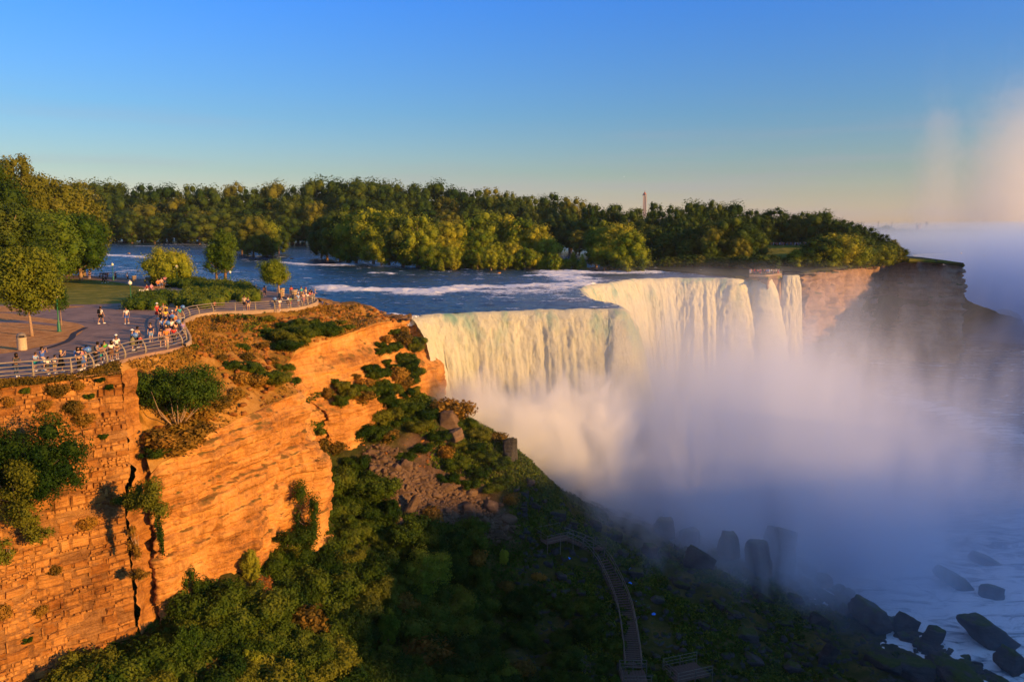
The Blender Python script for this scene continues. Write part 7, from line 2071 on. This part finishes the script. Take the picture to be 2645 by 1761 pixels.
for s in (-4, 4.5):
    mb = MB(); mb.tube([(s * k, 0, 12 * k), (s * k, 0, 20 * k)], 0.5, 4); obj("mast", mb.mesh("mast", [M['dark']]), o)
for u, vt, lab in [(2225, 572, "thin mast on the far shore, first past the headland trees"), (2268, 571, "taller thin mast on the far shore beside the first one"), (2303, 573, "third thin mast on the far shore before the tank tower"), (2392, 573, "lattice pylon on the far shore just past the tank tower"), (2416, 582, "short mast on the far shore past the lattice pylon")]:
    b = at(u, 592, y=YF + 20); t = at(u, vt, y=YF + 20); h = t[2] - b[2]
    o = thing("transmission_mast", lab, "mast", tuple(b), 0, "masts on the far shore")
    mb = MB()
    if "pylon" in lab:
        for sx, sy in ((-1, -1), (1, -1), (1, 1), (-1, 1)): mb.tube([(sx * 1.8, sy * 1.8, -8), (sx * .3, sy * .3, h)], 0.22, 4)
        for z in (0.55, 0.75, 0.9): mb.tube([(-3.2, 0, h * z), (3.2, 0, h * z)], 0.25, 4)
    else: mb.tube([(0, 0, -8), (0, 0, h)], [0.55, 0.3], 5)
    obj("pole", mb.mesh("pole", [M['dark']]), o)

# gulls over the mist
mb = MB(); mb.lathe([(0.01, -0.22), (0.06, -0.1), (0.07, 0.05), (0.04, 0.16), (0.01, 0.24)], 6)
for s in (-1, 1): mb.add([(0, -.08, .05), (0, .08, .05), (s * .35, .10, .16), (s * .35, -.05, .16), (s * .72, .0, .10)], [(0, 1, 2, 3), (3, 2, 4)] if s > 0 else [(3, 2, 1, 0), (4, 2, 3)])
GULL = mb.mesh("gull", [flat("white_feather", (0.75, 0.75, 0.75), 0.8)])
for i, (u, v, y, lab) in enumerate([(2483, 654, 210, "white gull flying over the blue mist beyond the headland"), (2519, 622, 260, "dark-looking gull high over the mist"), (2472, 646, 270, "gull just above the white one over the mist"), (2543, 660, 250, "gull lowest over the open mist"), (1612, 457, 300, "gull in the open sky above the rapids wood"), (2438, 684, 262, "gull perched low at the rim of the headland")]):
    p = at(u, v, y=y); o = obj("gull", GULL, None, tuple(p), (0, 0.3 * (i % 3 - 1), i * 1.1), (1.5 if i == 0 else 1.1,) * 3); tag(o, lab, "bird", "gulls over the gorge")

# weathered logs and rocks in the rapids
for u, v, w, lab in [(333, 656, 12, "orange-tinged rock at the head of the nearest rapids"), (488, 672, 8, "small rock in the rapids behind the low olive tree"), (753, 669, 14, "low sandy rock in the river between the islets"), (1522, 679, 18, "pale driftwood log stranded beside the shrubby islet"), (1290, 706, 10, "dark stone washed by the river near the brink")]:
    p = on_river(u, v); q = w / ppm(p)
    tag(obj("river_rock", PALE[w % 5], None, (p[0], p[1], p[2] + 0.1), (0, 0, w), (q * 0.6, q * 0.3, q * 0.22)), lab, "rock", "rocks in the upper river")
rr2 = random.Random(8)
SHR = []
for i in range(46):
    t = i / 45; u = 848 + 205 * t; v = float(np.interp(u, [840, 870, 920, 985, 1055], [782, 790, 800, 814, 823])) + rr2.uniform(-7, 3)
    p = at(u, v, z=float(np.interp(u, [840, 930, 1055], [-1.0, -1.9, -2.3]))); q = rr2.uniform(6, 15) / ppm(p)
    SHR.append(tag(obj("bank_rock", rr2.choice(SCM), None, tuple(p), (rr2.uniform(-.3, .3), 0, rr2.uniform(0, 6)), (q, q * .7, q * .4)), None, "rock", "flat rocks along the river bank above the brink"))
    by_landmark(SHR[-1], "flat brown bank rock", [("the promenade tip", 835, 775), ("the middle of the rocky bank", 930, 800), ("the lip of the near fall", 1055, 822)])

settle_labels()

# evening air over the whole place
t = NT("evening_air"); t.t.nodes.remove(t.out); t.out = t.t.nodes.new("ShaderNodeOutputMaterial")
v = t.n("VolumePrincipled", in_={'Color': (0.90, 0.94, 1.0, 1), 'Density': 0.00005, 'Anisotropy': 0.2})
t.l(v.outputs[0], t.out.inputs['Volume']); t.m.cycles.homogeneous_volume = True
mb = MB(); mb.box((0, 1500, 69), (4200, 3300, 222 + 4)); tag(obj("haze", mb.mesh("haze", [t.m])), kind='stuff')
